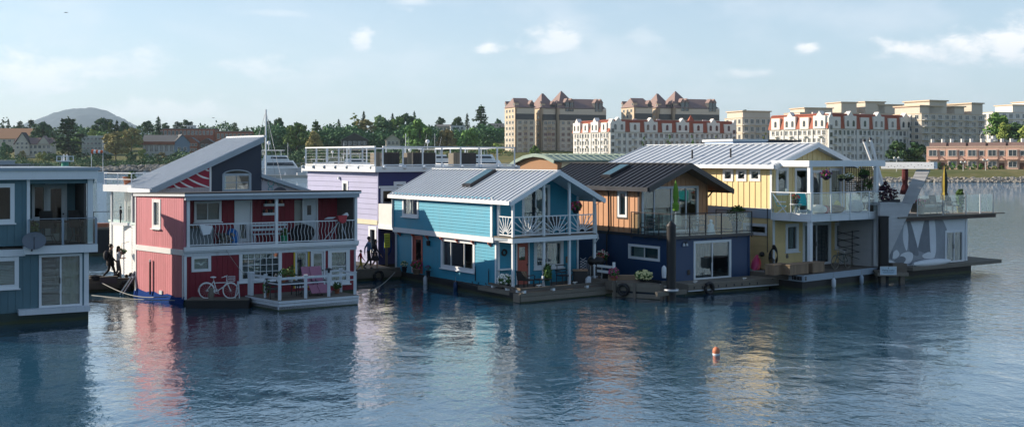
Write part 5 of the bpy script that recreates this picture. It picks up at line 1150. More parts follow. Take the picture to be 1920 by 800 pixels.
# lower porch: deck, planters, bicycle
yc = gnd(1506, 545); ye = gnd(1648, 527); yl = yc-(yp-yo).normalized()*0; FY = Face(yc, ye); yside = (gnd(1422, 519)-yc).normalized()
hull(h5, [yc-FY.n*.05, ye, ye+yb*14, yc+yb*14], zy0-.32, M_hull)
deck(h5, [yc+yb*3.2-FY.u*.3, yc, ye, ye+yb*3.2], zy0-.31, zy0-.03, M_wood, 0, .15)
FYs = Face(yc+yb*6, yc); bx(FY, -.06, FY.L+.05, zy0-.33, zy0-.02, .001, .08, 'deck_fascia', M_greytrim, h5); bx(FYs, 0, FYs.L-.0, zy0-.33, zy0-.02, .001, .08, 'deck_fascia', M_greytrim, h5)
for f_, s0_, s1_ in ((FYs, FYs.L-.62, FYs.L-.02), (FY, .02, .16), (FY, FY.L-.35, FY.L)):
    pl = bx(f_, s0_, s1_, zy0-.27, zy0-.08, .081, .10, 'bracket_plate', M_black, h5)
    for k in range(3):
        for z in (zy0-.22, zy0-.13): c = f_.pt(s0_+(s1_-s0_)*(k+.5)/3, z, .10); MB().ball(c, .02, 6, 4).build('bolt', M_steel, pl)
for x0, x1, n, lab in ((1452, 1480, -.75, 'cedar planter box at the left of the yellow porch'), (1481, 1516, -.30, 'cedar planter box at the yellow porch corner'), (1524, 1546, -.25, 'cedar planter box right of the porch post')):
    f_ = FY.off(n); s0_, s1_ = f_.sx(x0), f_.sx(x1); z0 = zy0-.02; t = thing('planter_box', lab, 'planter', f_.pt((s0_+s1_)/2, z0), 'cedar planters on the yellow porch')
    MB().hexa([f_.pt(a, z, b) for z in (z0, z0+.5) for a, b in ((s0_+.03, -.03), (s1_-.03, -.03), (s1_-.03, -.52), (s0_+.03, -.52))]).build('liner', M_black, t)
    k = max(3, int((s1_-s0_)/.12))
    for i in range(k): a, b = s0_+(s1_-s0_)*i/k+.004, s0_+(s1_-s0_)*(i+1)/k-.004; bx(f_, a, b, z0+.03, z0+.50, -.03, .0, 'board', M_cedar, t)
    fs_ = Face(f_.pt(s0_, 0, -.55), f_.pt(s0_, 0, 0))
    for i in range(4): bx(fs_, .138*i+.004, .138*(i+1)-.004, z0+.03, z0+.5, -.03, 0, 'board', M_cedar, t)
    MB().hexa([f_.pt(a, z, b) for z in (z0+.501, z0+.54) for a, b in ((s0_-.03, .03), (s1_+.03, .03), (s1_+.03, -.58), (s0_-.03, -.58))]).build('rim', M_cedar, t)
    for a in (s0_+.05, s1_-.05): bx(f_, a-.04, a+.04, z0-.0, z0+.03, -.3, -.05, 'foot', M_black, t)
M_bike2 = mat('olive_bike_paint', (.06,.08,.07), .4); f_ = FY.off(-.9); bicycle('dark tourer bicycle leaning by the yellow house window', f_.pt(f_.sx(1590), 0), f_.pt(f_.sx(1566), 0), zy0-.02, M_bike2, wr=.34, basket=False, tyre=M_woodpale)
c = YS.pt(YS.sx(1454), YS.zz(1454, 474), .12); t = thing('hose_reel', 'black hose coiled on the yellow wall by the corner', 'hose', c)
for k in range(6): MB().path([c+(YS.u*math.cos(a)*(.20+.02*k)+up*(math.sin(a)*(.36+.02*k)-.05*k))+YS.n*(.02*k-.04) for a in [i*math.pi/8 for i in range(16)]], .018, 5, closed=True).build('coil', M_black, t)
MB().ball(c+up*.34, (.1,.1,.1)).build('hook', M_black, t); MB().path([c-up*.3, c-up*.7-YS.u*.1, c-up*1.0-YS.u*.25], .018, 5).build('hose_end', M_black, t)
c = YS.pt(YS.sx(1430), YS.zz(1430, 476), .05); mb = MB(); mb.lathe(c-up*.12, [(.05,0),(.14,.04),(.15,.18),(.06,.24)], 10); one('wall_vent', mb, M_black, 'black vent cap low on the mustard wall', 'vent', c)
pipe(h5, [YS.pt(YL-.28, zband1, .07), YS.pt(YL-.28, zy0+.8, .07)], M_dark, .022)
c = YF.off(.4).pt(YF.off(.4).sx(1476), zy0); mb = MB(); mb.lathe(c+up*.5, [(.06,0),(.08,.1),(.05,.2),(.02,.24)], 8); one('garden_figurine', mb, M_woodpale, 'small figurine on the rear planter under the window', 'figurine', c+up*.5)
shell(h5, [yo, yo+yu*YW, yo+yu*YW+yb*YL, yo+yb*YL], zy0+.03, zye-.2, (zy2-.12,), (0, 1, 3))
# ------------------------------------------------------------------ 6. grey wedge house with mural and sun deck, far right of the row
wp = gnd(1703, 523); wu_ = V((.83, .56, 0)).normalized(); wb = V((-.56, .83, 0)).normalized()
WF0 = Face(wp-wu_*2.3, wp+wu_*5.0); so = 2.3; h6 = thing('float_house', 'grey wedge-walled houseboat with mural and glass railed sun deck', 'houseboat', (wp.x, wp.y, 0))
WF = WF0.off(-.45); zw0 = WF.zz(1740, 494); zw1 = WF.zz(1755, 412); zw2 = WF.zz(1780, 401.5)
s_r = WF.sx(1812); s_l = WF.sx(1664); dW_ = WF.rect(1773, 434, 1804, 491); dW_ = (dW_[0], dW_[1], zw0+.02, dW_[3])
M_wwall = mat('white_wall_paint', (.66,.68,.70), .6)
wall(WF, s_l-.5, s_r, zw0-.05, zw1, h6, M_wwall, [dW_], 'plank', 9.0, False, gap=0, proud=.002); slider(WF, dW_, h6, M_white, 2, curtain=[(.05, .2, M_curtain), (.7, .9, M_curtdark)], fw=.08)
bx(WF, s_r-.12, s_r+.03, zw0, zw1, .003, .05, 'corner_trim', M_white, h6)
WR_ = Face(WF.pt(s_r, 0), WF.pt(s_r, 0)+wb*6); wall(WR_, 0, 6, zw0, zw1, h6, M_wwall, [], 'plank', 9., False, gap=0, proud=.002)
# mural: flat painted shapes of draped cloth and pears
Mg1, Mg2, Mg3 = mat('mural_grey', (.30,.32,.35), .7, var=.25, vscale=2), mat('mural_dark', (.19,.205,.23), .7, var=.3, vscale=2), mat('mural_white', (.68,.70,.73), .7)
def mural(pxs, m, n):
    k = len(pxs); sm = []
    for i in range(k):
        a, b, c, d = (V((*pxs[(i+j) % k], 0)) for j in (-1, 0, 1, 2))
        for q in (0, .25, .5, .75): sm.append(.5*((2*b)+(c-a)*q+(2*a-5*b+4*c-d)*q*q+(3*b-a-3*c+d)*q**3))
    pts = [WF.pt(*WF.hit(p.x, p.y), n) for p in sm]; MB().prism(pts, WF.n*.002).build('mural_shape', m, h6)
mural([(1667,478),(1700,413),(1768,413),(1770,492),(1700,495),(1672,488)], Mg1, .006)
mural([(1694,425),(1700,415),(1703,440),(1700,470),(1693,450)], Mg3, .010); mural([(1706,413),(1733,413),(1726,440),(1720,465),(1714,440)], Mg3, .010); mural([(1742,413),(1752,413),(1755,460),(1752,480),(1743,470)], Mg3, .010)
mural([(1733,414),(1741,414),(1744,470),(1748,478),(1728,472),(1721,466),(1727,440)], Mg2, .013); mural([(1700,414),(1706,414),(1714,440),(1722,478),(1705,470),(1703,440)], Mg2, .013)
mural([(1671,478),(1680,468),(1686,476),(1680,484),(1673,484)], Mg3, .016); mural([(1688,478),(1700,472),(1710,474),(1711,484),(1704,494),(1692,492)], Mg3, .016); mural([(1729,478),(1742,472),(1752,480),(1748,484),(1733,484)], Mg3, .016); mural([(1676,488),(1690,480),(1698,485),(1692,494),(1684,494)], Mg2, .019); mural([(1668,474),(1674,470),(1672,486),(1668,482)], Mg2, .019)
# decks
bx(WF, s_l, WF.sx(1857), zw1+.02, zw1+.22, -5.5, .35, 'deck_beam', mat('dark_brown_beam', (.05,.025,.02), .5), h6); bx(WF, s_l+.3, WF.sx(1869), zw1+.222, zw2, -5.6, .5, 'sun_deck', M_woodpale, h6)
dwk = [WF.pt(WF.sx(1690), 0, .75), WF.pt(WF.sx(1862), 0, .55), WF.pt(WF.sx(1868), 0, -3.0), WF.pt(s_l, 0, -3)]
deck(h6, dwk, zw0-.22, zw0-.02, M_woodpale, 0, .16); hull(h6, [WF.pt(s_l-.4, 0, .2), WF.pt(WF.sx(1815), 0, .2), WF.pt(s_r, 0, -5), WF.pt(s_l-.4, 0, -5)], zw0-.23, M_hull)
# slanted siding wall
WS = WF.off(.40); poly = [WS.hit(x, y) for x, y in ((1650,381),(1713,381),(1698,413),(1667,480),(1664,497),(1650,497))]
def span(z, poly):
    xs_ = []; n = len(poly)
    for i in range(n):
        (a, za), (b, zb) = poly[i], poly[(i+1) % n]
        if (za-z)*(zb-z) <= 0 and abs(za-zb) > 1e-6: xs_.append(a+(b-a)*(z-za)/(zb-za))
    return (min(xs_), max(xs_)) if len(xs_) >= 2 else None
_c = pix(1703, 381, WS.pt(WS.sx(1703), 0).y); _d = V((.84, -.54, 0)); WS2 = Face(_c-_d*1.2, _c+_d*2); poly2 = [WS2.hit(x, y) for x, y in ((1690,381),(1718,318),(1744,318),(1713.5,381))]
for WS_, poly_ in ((WS, poly), (WS2, poly2)):
  sw = MB().prism([WS_.pt(a, z, -.02) for a, z in poly_], -WS_.n*.14).build('slanted_wall', M_greyb, h6); zz0 = min(p[1] for p in poly_); zz1 = max(p[1] for p in poly_); k = int((zz1-zz0)/.20)
  for i in range(k):
    b, t_ = zz0+(zz1-zz0)*i/k, zz0+(zz1-zz0)*(i+1)/k; r0, r1 = span(b+.004, poly_), span(t_-.006, poly_); WS0 = WS; WS = WS_
    if r0 and r1: MB().hexa([WS.pt(r0[0], b+.002, .012), WS.pt(r0[1], b+.002, .012), WS.pt(r0[1], b+.002, -.019), WS.pt(r0[0], b+.002, -.019), WS.pt(r1[0], t_-.004, -.01), WS.pt(r1[1], t_-.004, -.01), WS.pt(r1[1], t_-.004, -.019), WS.pt(r1[0], t_-.004, -.019)]).build('board', M_greyb, sw)
    WS = WS0
a, z = WS.hit(1718, 316); MB().hexa([WS2.pt(WS2.sx(x), zq, n) for zq in (WS2.zz(1700, 316.5), WS2.zz(1700, 304)) for x, n in ((1653, .12), (1752, .12), (1752, -.7), (1653, -.7))]).build('roof_beam', M_white, h6)
rr = random.Random(23)
for k in range(16): s = WS2.sx(1660)+k*.175; MB().ball(WS2.pt(s+rr.uniform(-.03,.03), WS2.zz(1700, 310)+rr.uniform(-.1,.1), .122), (.03,.008,.02), 6, 4).build('rust_spot', M_bronze, h6)
_g = Face(WF.pt(s_l-.8, 0, -4.2), WF.pt(s_l-.8, 0, -.4)); wall(_g, 0, 3.8, zw0, WF.zz(1660, 405), h6, M_greyb, [], 'lap', .2, True, proud=.035, thick=.6)
c = _g.pt(1.9, zw0, .1); t = thing('iron_trellis', 'black iron trellis on the grey boarded wall beside the bicycle', 'trellis', c)
for s in (1.3, 2.6): MB().tube(_g.pt(s, zw0, .12), _g.pt(s, zw0+1.9, .12), .035 if s < 2 else .02).build('post', M_black, t)
for k in range(4): z = zw0+.4+k*.38; MB().tube(_g.pt(.9, z, .14), _g.pt(3.1, z+.38, .14), .014, n=5).build('brace', M_black, t); MB().tube(_g.pt(.9, z+.38, .15), _g.pt(3.1, z, .15), .014, n=5).build('brace', M_black, t)
MB().hexa([WS.pt(WS.sx(x), zq, n) for zq in (WS.zz(1670, 384), WS.zz(1670, 379)) for x, n in ((1650, .02), (1692, .02), (1692, -1.0), (1650, -1.0))]).build('planter_ledge', M_greyb, h6)
c = WS.pt(WS.sx(1671), WS.zz(1671, 379), -.45); t = thing('shrub_planter', 'dark red leafy shrub in the planter above the grey siding', 'shrub', c); lf = MB(); leaves(lf, c+up*.42, (.75,.35,.5), 420, .10, random.Random(24)); leaves(lf, c+up*.8+WS.u*.1, (.2,.2,.3), 70, .09, random.Random(25)); lf.build('foliage', leaf_mat('red_leaves', (.05,.018,.03), (.09,.03,.05)), t, kind='stuff'); MB().box(c-V((.8,.2,0)), c+V((.8,.2,.14))).build('trough', M_dark, t); MB().path([c-WS.u*.3+up*.5, c-WS.u*.1+up*.95, c+WS.u*.3+up*.85, c+WS.u*.5+up*.4], .025, 5).build('branch', M_dark, t)
c = WF.off(-.9).pt(WF.off(-.9).sx(1697), zw2); t = thing('closed_parasol', 'closed dark red parasol behind the slanted wall', 'parasol', c); MB().tube(c, c+up*2.75, .025).build('pole', M_steel, t); MB().lathe(c, [(.30,1.15),(.28,1.3),(.14,1.75),(.19,2.1),(.17,2.5),(.2,2.62),(.12,2.66),(.03,2.7)], 10, smooth=False).build('canopy', mat('dark_red_canvas', (.10,.018,.02), .8), t); MB().lathe(c, [(.25,0),(.25,.06),(.05,.1)], 12).build('base', M_dark, t)
c = WF.off(-1.2).pt(WF.off(-1.2).sx(1771), zw2); t = thing('closed_parasol', 'closed yellow and dark parasol on the glass sun deck', 'parasol', c); MB().tube(c, c+up*2.85, .025).build('pole', M_dark, t)
mb = MB(); mb.lathe(c, [(.24,.75),(.26,.9),(.15,1.2),(.18,1.6),(.15,2.2),(.05,2.6),(.01,2.75)], 10, smooth=False)
for i, f_ in enumerate(mb.f): mb.m[i] = 1 if (i % 10) in (1, 2, 6) else 0
mb.build('canopy', [mat('dark_olive_canvas', (.045,.045,.03), .8), mat('yellow_canvas', (.45,.33,.05), .8)], t); MB().lathe(c, [(.28,0),(.28,.07),(.05,.12)], 12).build('base', M_dark, t)
# glass screens of the sun deck (frameless, uneven)
def wdk(x, n): f_ = WF.off(n); return f_.pt(f_.sx(x), zw2)
gr = thing('glass_railing', 'frameless glass railing with steel posts on the sun deck', 'railing', wdk(1745, .4))
xs_ = [1722, 1768, 1811, 1840, 1852]; pp = [wdk(x, .42) for x in (1720, 1768, 1811)]+[wdk(1838, .42), wdk(1862, .35), wdk(1850, -2.5)]
for p in pp: MB().bar(p, p+up*1.12, .05).build('post', M_steel if p is not pp[3] else M_white, gr)
for p, q in ((pp[0], pp[1]), (pp[1], pp[2]), (pp[2], pp[3]), (pp[3], pp[4]), (pp[4], pp[5])): MB().bar(p.lerp(q, .04)+up*.6, p.lerp(q, .96)+up*.6, .012, 1.0).build('glass_panel', RGLASS, gr)
# deck furniture
c = wdk(1738, -.8); t = thing('outdoor_sofa', 'pale rattan sofa on the glass railed sun deck', 'sofa', c); e, f = WF.u, WF.n
MB().hexa([c+e*i*.9+f*j*.4+up*z for z in (.12, .42) for i, j in ((-1,-1),(1,-1),(1,1),(-1,1))]).build('seat', M_woodpale, t); MB().hexa([c+e*i*.9+f*j+up*z for z in (.42, .85) for i, j in ((-1,-.4),(1,-.4),(1,-.25),(-1,-.25))]).build('backrest', M_woodpale, t)
for i in (-1, 1): MB().hexa([c+e*(i*.9+k)+f*j*.4+up*z for z in (.42, .64) for k, j in ((-.1,-.6),(.1,-.6),(.1,1),(-.1,1))]).build('armrest', M_woodpale, t)
MB().hexa([c+e*i*.8+f*j*.38+up*z for z in (.421, .55) for i, j in ((-1,-.6),(1,-.6),(1,1),(-1,1))]).build('cushion', M_curtain, t)
iron_chair('deck_chair', 'dark high-backed chair under the yellow parasol', wdk(1757, -.6), WF.u, WF.n, M_dark, .3, 1.05)
iron_chair('deck_chair', 'dark chair right of the yellow parasol', wdk(1786, -.8), WF.u, WF.n, M_wicker, .28, .9)
c = wdk(1800, -.9); t = thing('potted_plant', 'tall grassy plant in an olive pot on the sun deck', 'plant', c); pot(t, c, .2, .35, mat('olive_pot', (.16,.15,.05), .6)); lf = MB(); leaves(lf, c+up*.85, (.22,.22,.55), 220, .14, random.Random(26)); lf.build('foliage', M_green, t, kind='stuff')
c = wdk(1727, -.5); t = thing('flower_pot', 'pot of pink flowers at the left of the sun deck', 'flowers', c); pot(t, c, .2, .5, M_woodpale); flowers(t, c+up*.7, (.3,.25,.2), [M_flpink, M_flred], 40, seed=27)
# boat cover / inflatable kayak lying on the lower deck
a, b = WF.off(.5).pt(WF.off(.5).sx(1712), zw0+.10), WF.off(.4).pt(WF.off(.4).sx(1781), zw0+.12); mb = MB(); n = 12
for i in range(n): pass
mb.path([a.lerp(b, i/n) for i in range(n+1)], [.04+.17*math.sin(math.pi*(i+.35)/(n+.7))**.6 for i in range(n+1)], 10); t = thing('paddle_board', 'white inflatable paddle board lying below the mural', 'paddle board', (a+b)/2); mb.build('hull', M_white, t)
mb = MB(); mb.path([a.lerp(b, .05+.9*i/n)-up*.08 for i in range(n+1)], .05, 6); mb.build('teal_edge', mat('teal_rubber', (.02,.22,.22), .5), t)
# black pile, sign and its landing
c = WS.off(.25).pt(WS.off(.25).sx(1656.5), 0); t = thing('mooring_pile', 'square black pile between the yellow and grey houses', 'pile', c); zp = pix(1656, 407, c.y).z; MB().bar(V((c.x, c.y, -1)), V((c.x, c.y, zp)), .42).build('shaft', M_black, t); MB().bar(V((c.x, c.y, zp)), V((c.x, c.y, zp+.06)), .46).build('cap', M_black, t)
la = gnd(1646, 531); lb = gnd(1704, 531); FLd = Face(la, lb); t = thing('timber_landing', 'small timber landing with a sign at the yellow house corner', 'dock', la)
bx(FLd, .0, FLd.L, .38, .56, -1.0, 0, 'walkway_beam', M_woodpale, t)
for s in (.35, FLd.L-.25): bx(FLd, s-.12, s+.12, -.8, .379, -.5, -.2, 'leg', M_wood, t)
bx(FLd, FLd.L-.75, FLd.L-.02, .561, 1.0, -.9, -.2, 'side_crate', M_wood, t); bx(FLd, -.1, FLd.L-.8, .561, .66, -.9, -.1, 'plank_top', M_wood, t)
c = FLd.pt(FLd.sx(1665.5), 0, .02); z0, z1 = FLd.zz(1665, 514), FLd.zz(1665, 500); s0_, s1_ = FLd.sx(1650.5), FLd.sx(1680); t = thing('sign', 'white framed sign with blue lettering on the timber landing', 'sign', FLd.pt(s0_, z0))
bx(FLd, s0_, s1_, z0, z1, .01, .04, 'board', mat('sign_panel', (.50,.62,.70), .5), t)
mb = MB()
for q in ((s0_-.02, s1_+.02, z1, z1+.025), (s0_-.02, s1_+.02, z0-.025, z0), (s0_-.02, s0_, z0, z1), (s1_, s1_+.02, z0, z1)): bx(FLd, q[0], q[1], q[2], q[3], .005, .05, 'frame_bar', M_white, t)
Mi = mat('sign_ink', (.02,.05,.10), .6); lettering('Mating Lualau', .115, FLd.pt((s0_+s1_)/2, (z0+z1)/2-.01, .043), FLd.u, up, Mi, t)['kind'] = 'stuff'
for k, (w, dz_) in enumerate(((.30, .075), (.27, .125))): bx(FLd, (s0_+s1_)/2-w, (s0_+s1_)/2+w, (z0+z1)/2-dz_-.012, (z0+z1)/2-dz_+.008, .041, .044, 'small_print', mat('sign_faint', (.16,.26,.34), .6), t)
MB().prism([FLd.pt((s0_+s1_)/2+a*.03, z1-.06+b*.05, .041) for a, b in ((-.3,-1),(.3,-1),(.3,.2),(1,.6),(0,1),(-1,.6),(-.3,.2))], FLd.n*.003).build('emblem', Mi, t)
# ------------------------------------------------------------------ 7. charcoal shed-roofed house behind the red one
up = V((0,0,1)); sc_ = pix(289, 351, 58.0); ze7 = sc_.z; sc0 = V((sc_.x, sc_.y, 0)); su = V((.8,.6,0)); sb = V((-.6,.8,0)); SL, SDp = 5.82, 4.5; zh7 = 7.62
h7 = thing('float_house', 'charcoal boarded house with steep pale single-slope roof behind the red house', 'houseboat', sc0)
SF = Face(sc0, sc0+su*SL); SS = Face(sc0+sb*SDp, sc0)
def s_top(s): return ze7+(zh7-ze7)*max(0, min(1, s/SL))-.14
wA7 = SF.rect(419, 328, 468, 356); zs_ = SF.sx(394)
wall(SF, zs_, SL, 3.4, 9, h7, M_charnavy, [(wA7[0], wA7[1], wA7[2], wA7[3])], 'lap', .16, top=s_top)
M_mag = mat('crimson_panel', (.30,.015,.045), .6); M_pale7 = mat('pale_lilac_planks', (.42,.38,.40), .65, rnd=.04)
wall(SF, 0, zs_-.03, 3.4, SF.zz(350, 352), h7, M_pale7, [], 'plank', .14)
mb = MB(); z0 = SF.zz(350, 351.5); pa = [SF.pt(SF.sx(312), z0, .02), SF.pt(zs_-.03, z0, .02), SF.pt(zs_-.03, s_top(zs_)-.08, .02), SF.pt(SF.sx(312)+.25, s_top(SF.sx(312)+.25)-.1, .02)]
art = mb.prism(pa, -SF.n*.1).build('painted_gable', M_mag, h7)
def wave(p0, p1, p2, w):          # thin white painted band along a quadratic curve in the gable plane
    pts = []
    for i in range(11):
        t = i/10; x = (1-t)**2*p0[0]+2*t*(1-t)*p1[0]+t*t*p2[0]; y = (1-t)**2*p0[1]+2*t*(1-t)*p1[1]+t*t*p2[1]; pts.append((SF.sx(x), SF.zz(x, y)))
    a = [SF.pt(s, z, .022) for s, z in pts]+[SF.pt(s, z-w*(.3+.7*math.sin(math.pi*(i+1)/12)), .022) for i, (s, z) in reversed(list(enumerate(pts)))]
    MB().prism(a, SF.n*.003).build('painted_wave', M_white, art)
for p in (((322,340.5),(330,349),(338,351.5)), ((333,336),(348,346),(362,351)), ((347,330),(366,341),(392,350)), ((365,322),(376,330),(392,334)), ((381,313),(387,317),(392,319))): wave(*p, .10)
bx(SF, zs_-.05, zs_+.05, 3.4, s_top(zs_)-.05, .021, .05, 'divider_trim', M_white, h7)
# arched twin window
wv = window(SF, wA7, h7, M_greytrim, 2, 2, .08, sill=True)
mb = MB(); m = (wA7[0]+wA7[1])/2; rw = (wA7[1]-wA7[0])/2+.05
arc = [(m+rw*math.cos(k), wA7[3]+.26*math.sin(k)) for k in [math.pi*i/14 for i in range(15)]]
mb.prism([SF.pt(a, z, .03) for a, z in arc], SF.n*.01).build('arch_light', mat('arch_glass', (.03,.035,.04), .1), wv)
mb = MB()
for p, q in zip(arc[:-1], arc[1:]): mb.bar(SF.pt(*p, .05), SF.pt(*q, .05), .05, .07, SF.n)
mb.build('arch_trim', M_greytrim, wv)
# side
zmid = SS.zz(270, 419)
wall(SS, 0, SDp, zmid, ze7-.15, h7, M_pale7, [], 'plank', .16); M_wsid = mat('white_clapboard', (.68,.66,.64), .6)
SSl = Face(SS.pt(-2.2, 0, .1), SS.pt(SDp, 0, .1)); wall(SSl, 0, SSl.L, .3, zmid-.12, h7, M_wsid, [], 'lap', .15); bx(SSl, -.05, SSl.L, zmid-.12, zmid, -.3, .06, 'floor_band', mat('mint_trim', (.50,.62,.60), .6), h7)
a, b, c, d = sc0-su*.25-SF.n*-.3+up*(ze7-.10), sc0+sb*(SDp+.2)-su*.25+up*(ze7-.10), sc0+sb*(SDp+.2)+su*SL+up*zh7, sc0+su*SL+SF.n*.3+up*zh7
rf7 = metal_roof(h7, a, b, c, d, M_rooflight, .27, rib=.075)
for p, q in ((a, d),): MB().hexa([p-sb*.05-up*.26, q-sb*.05-up*.26, q-up*.26, p-up*.26, p-sb*.05+up*.03, q-sb*.05+up*.03, q+up*.03, p+up*.03]).build('barge_board', M_greytrim, h7)
MB().bar(a+up*-.1-su*.05, b+up*-.1-su*.05, .08, .22).build('gutter', M_white, h7)
MB().hexa([d+up*.0, c+up*.0, c+su*.15+up*.0, d+su*.15+up*.0, d+up*.12, c+up*.12, c+su*.15+up*.12, d+su*.15+up*.12]).build('ridge_flashing', M_white, h7)
shell(h7, [sc0, sc0+su*SL, sc0+su*SL+sb*SDp, sc0+sb*SDp], .4, ze7-.3, (3.3,), (0, 3)); wall(Face(sc0+su*SL, sc0+su*SL+sb*SDp), 0, SDp, .3, zh7-.1, h7, M_charnavy, [], 'lap', .3)
wall(SF.off(-.12), 0, SL, .3, 3.4, h7, M_charnavy, [], 'lap', .3)
# little white roof terrace at its back corner
Wb = Face(SS.pt(-2.3, 0, .9), SS.pt(.3, 0, .25)); zt7 = Wb.zz(220, 346)
Wt = Face(pix(193, 346, 61.6), pix(246, 346, 60.0)); zt7 = Wt.zz(219, 346.5); bx(Wt, 0, Wt.L, zt7-.36, zt7, -2.6, 0, 'terrace_slab', M_white, h7)
railing([xy(Wt.pt(.05, 0, -2.5)), xy(Wt.pt(.05, 0, -.05)), xy(Wt.pt(Wt.L-.05, 0, -.05)), xy(Wt.pt(Wt.L-.05, 0, -2.4))], zt7, zt7+.62, h7, M_white, [1, 2, 1], wires=0, bot=.30, rw=.05, pw=.05)
for s in (.45, Wt.L-.25): bx(Wt, s-.04, s+.04, .5, zt7-.36, -.3, -.2, 'terrace_post', M_white, h7)
bx(Wt, .45, Wt.L-.3, zt7-2.15, zt7-2.0, -.3, -.2, 'terrace_rail', M_white, h7); bx(Wt, .5, Wt.L-.3, zt7-2.0, zt7-.37, -.26, -.255, 'glass_panel', RGLASS, h7)
c = Wt.pt(Wt.sx(215), zt7, -.8); t = thing('potted_plant', 'terracotta pot with dark shrub on the white roof terrace', 'plant', c); pot(t, c, .26, .42, M_pot); lf = MB(); leaves(lf, c+up*.5+Wt.u*.35, (.25,.25,.25), 60, .1, random.Random(3)); lf.build('foliage', M_green, t, kind='stuff')
c = Wt.pt(Wt.sx(226), zt7-2.0, .0); t = thing('figurine', 'slim dark figurine standing at the terrace rail', 'figurine', c); MB().path([c, c+up*.25, c+up*.5], [.03,.05,.05]).build('legs', M_dark, t); MB().path([c+up*.45, c+up*.72], [.05,.07]).build('torso', M_dark, t); MB().ball(c+up*.82, .06).build('head', M_dark, t); MB().path([c+up*.7, c+up*.6+Wt.u*.14, c+up*.5+Wt.u*.08], .022).build('arm', M_dark, t)
# hanging basket on a bracket by the white clapboard
c = SSl.pt(SSl.sx(246), SSl.zz(246, 472), .5); t = thing('hanging_basket', 'dark hanging basket against the white clapboard wall', 'flowers', c); MB().lathe(c-up*.12, [(.06,0),(.2,.06),(.24,.14)], 10).build('basket', M_wicker, t); lf = MB(); leaves(lf, c+up*.08, (.26,.26,.12), 60, .07, random.Random(5)); lf.build('foliage', M_green, t, kind='stuff'); MB().path([c+up*.0, c+up*.45, c+up*.55-SSl.n*.4], .012, 4).build('hanger', M_dark, t)

# ------------------------------------------------------------------ 8. pale sign gable to the right of it
g8 = Face(SF.pt(SL+.12, 0, -.2), SF.pt(SL+3.6, 0, -.2)); h8 = thing('float_house', 'pale grey cottage with lettered sloping gable right of the charcoal house', 'houseboat', g8.pt(0, 0))
gx = [g8.hit(x, y) for x, y in ((488, 329), (488, 364), (584, 364), (576, 358))]
M_g8 = mat('pale_lilac_gable', (.40,.39,.45), .65)
MB().prism([g8.pt(a, z) for a, z in ((gx[0][0], 2.5), (gx[2][0], 2.5), (gx[2][0], gx[2][1]), gx[3], gx[0])], -g8.n*.2).build('gable_wall', M_g8, h8)
a_, b_ = gx[0], g8.hit(582, 360); A8, B8 = g8.pt(a_[0]-.05, a_[1]+.06, .25), g8.pt(b_[0], b_[1]+.04, .25)
metal_roof(h8, B8, B8-g8.n*3.5, A8-g8.n*3.5, A8, M_greytrim, .5, name='roof'); MB().hexa([A8-up*.16, B8-up*.15, B8-up*.15+g8.n*.04, A8-up*.16+g8.n*.04, A8+up*.02, B8+up*.02, B8+up*.02+g8.n*.04, A8+up*.02+g8.n*.04]).build('barge_board', M_greytrim, h8)
Ml = mat('dark_lettering', (.02,.02,.05), .6); s = g8.sx(496)
lettering('BIOAMO', .19, g8.pt(s, g8.zz(496, 334.5), .005), g8.u, up, Ml, h8)['kind'] = 'stuff'; lettering('RT 60.27', .19, g8.pt(s+.06, g8.zz(496, 339.5), .005), g8.u, up, Ml, h8)['kind'] = 'stuff'
Mt8 = mat('teal_mural_line', (.20,.42,.46), .6)
for x, y, r in ((508, 343, .17), (507, 354, .12)): c = g8.pt(g8.sx(x), g8.zz(x, y), .01); MB().path([c+(g8.u*math.cos(k)+up*math.sin(k))*r for k in [i*math.pi/8 for i in range(16)]], .03, 5, closed=True).build('mural_ring', Mt8, h8)
c = g8.pt(g8.sx(525), g8.zz(525, 361), .01); MB().prism([c+g8.u*math.cos(k)*.42+up*math.sin(k)*.30 for k in [math.pi*i/12 for i in range(13)]], g8.n*.006).build('mural_dome', mat('mural_dome_dark', (.06,.07,.10), .6, var=.4, vscale=8), h8)
MB().path([c+g8.u*-.25+up*.62, c+g8.u*-.1+up*.35, c+g8.u*.12+up*.5, c+g8.u*.3+up*.3], .025, 5).build('mural_line', Mt8, h8)
hull(h8, [g8.pt(.1, 0, 0), g8.pt(3.4, 0, 0), g8.pt(3.4, 0, -3), g8.pt(.1, 0, -3)], 2.5, M_g8, name='lower_wall')

# ------------------------------------------------------------------ 9. lavender and indigo house with roof deck
pc = V(((710-CX)/F*66, 66, 0)); pu = V((.8,.6,0)); pb = V((-.6,.8,0)); PL, PW = 8.9, 9.7; zp1 = pix(710, 322.5, 66).z; zp2 = pix(710, 312, 66).z; zp3 = pix(710, 275, 66).z
h9 = thing('float_house', 'lavender and indigo boarded house with white railed roof deck', 'houseboat', pc)
PS = Face(pc+pb*PL, pc); PF = Face(pc, pc+pu*PW)
wl9 = PS.rect(644, 342, 652, 372); we = PS.rect(694, 428, 705, 470)
zsp = PS.zz(690, 411)
wall(PS, 0, PL, zsp, zp1, h9, M_lav, [wl9], 'lap', .31, True, proud=.035); wall(PS, 0, PL, .4, zsp-.28, h9, M_lav, [we], 'lap', .31, True, proud=.035)
bx(PS, -.02, PL+.02, zsp-.28, zsp, -.1, .06, 'floor_band', mat('cream_band', (.62,.58,.42), .6), h9)
window(PS, wl9, h9, M_white, 1, 1, .10, sill=False); window(PS, we, h9, M_white, 1, 1, .12, sill=False)
wf9 = PF.rect(741, 344, 757, 364); wg9 = PF.rect(716, 356, 736, 384); wall(PF, 0, PW, .4, zp1, h9, M_indigo, [wf9, wg9], 'lap', .20, proud=.03); window(PF, wf9, h9, M_white, 1, 1, .12); window(PF, wg9, h9, M_white, 1, 1, .1)
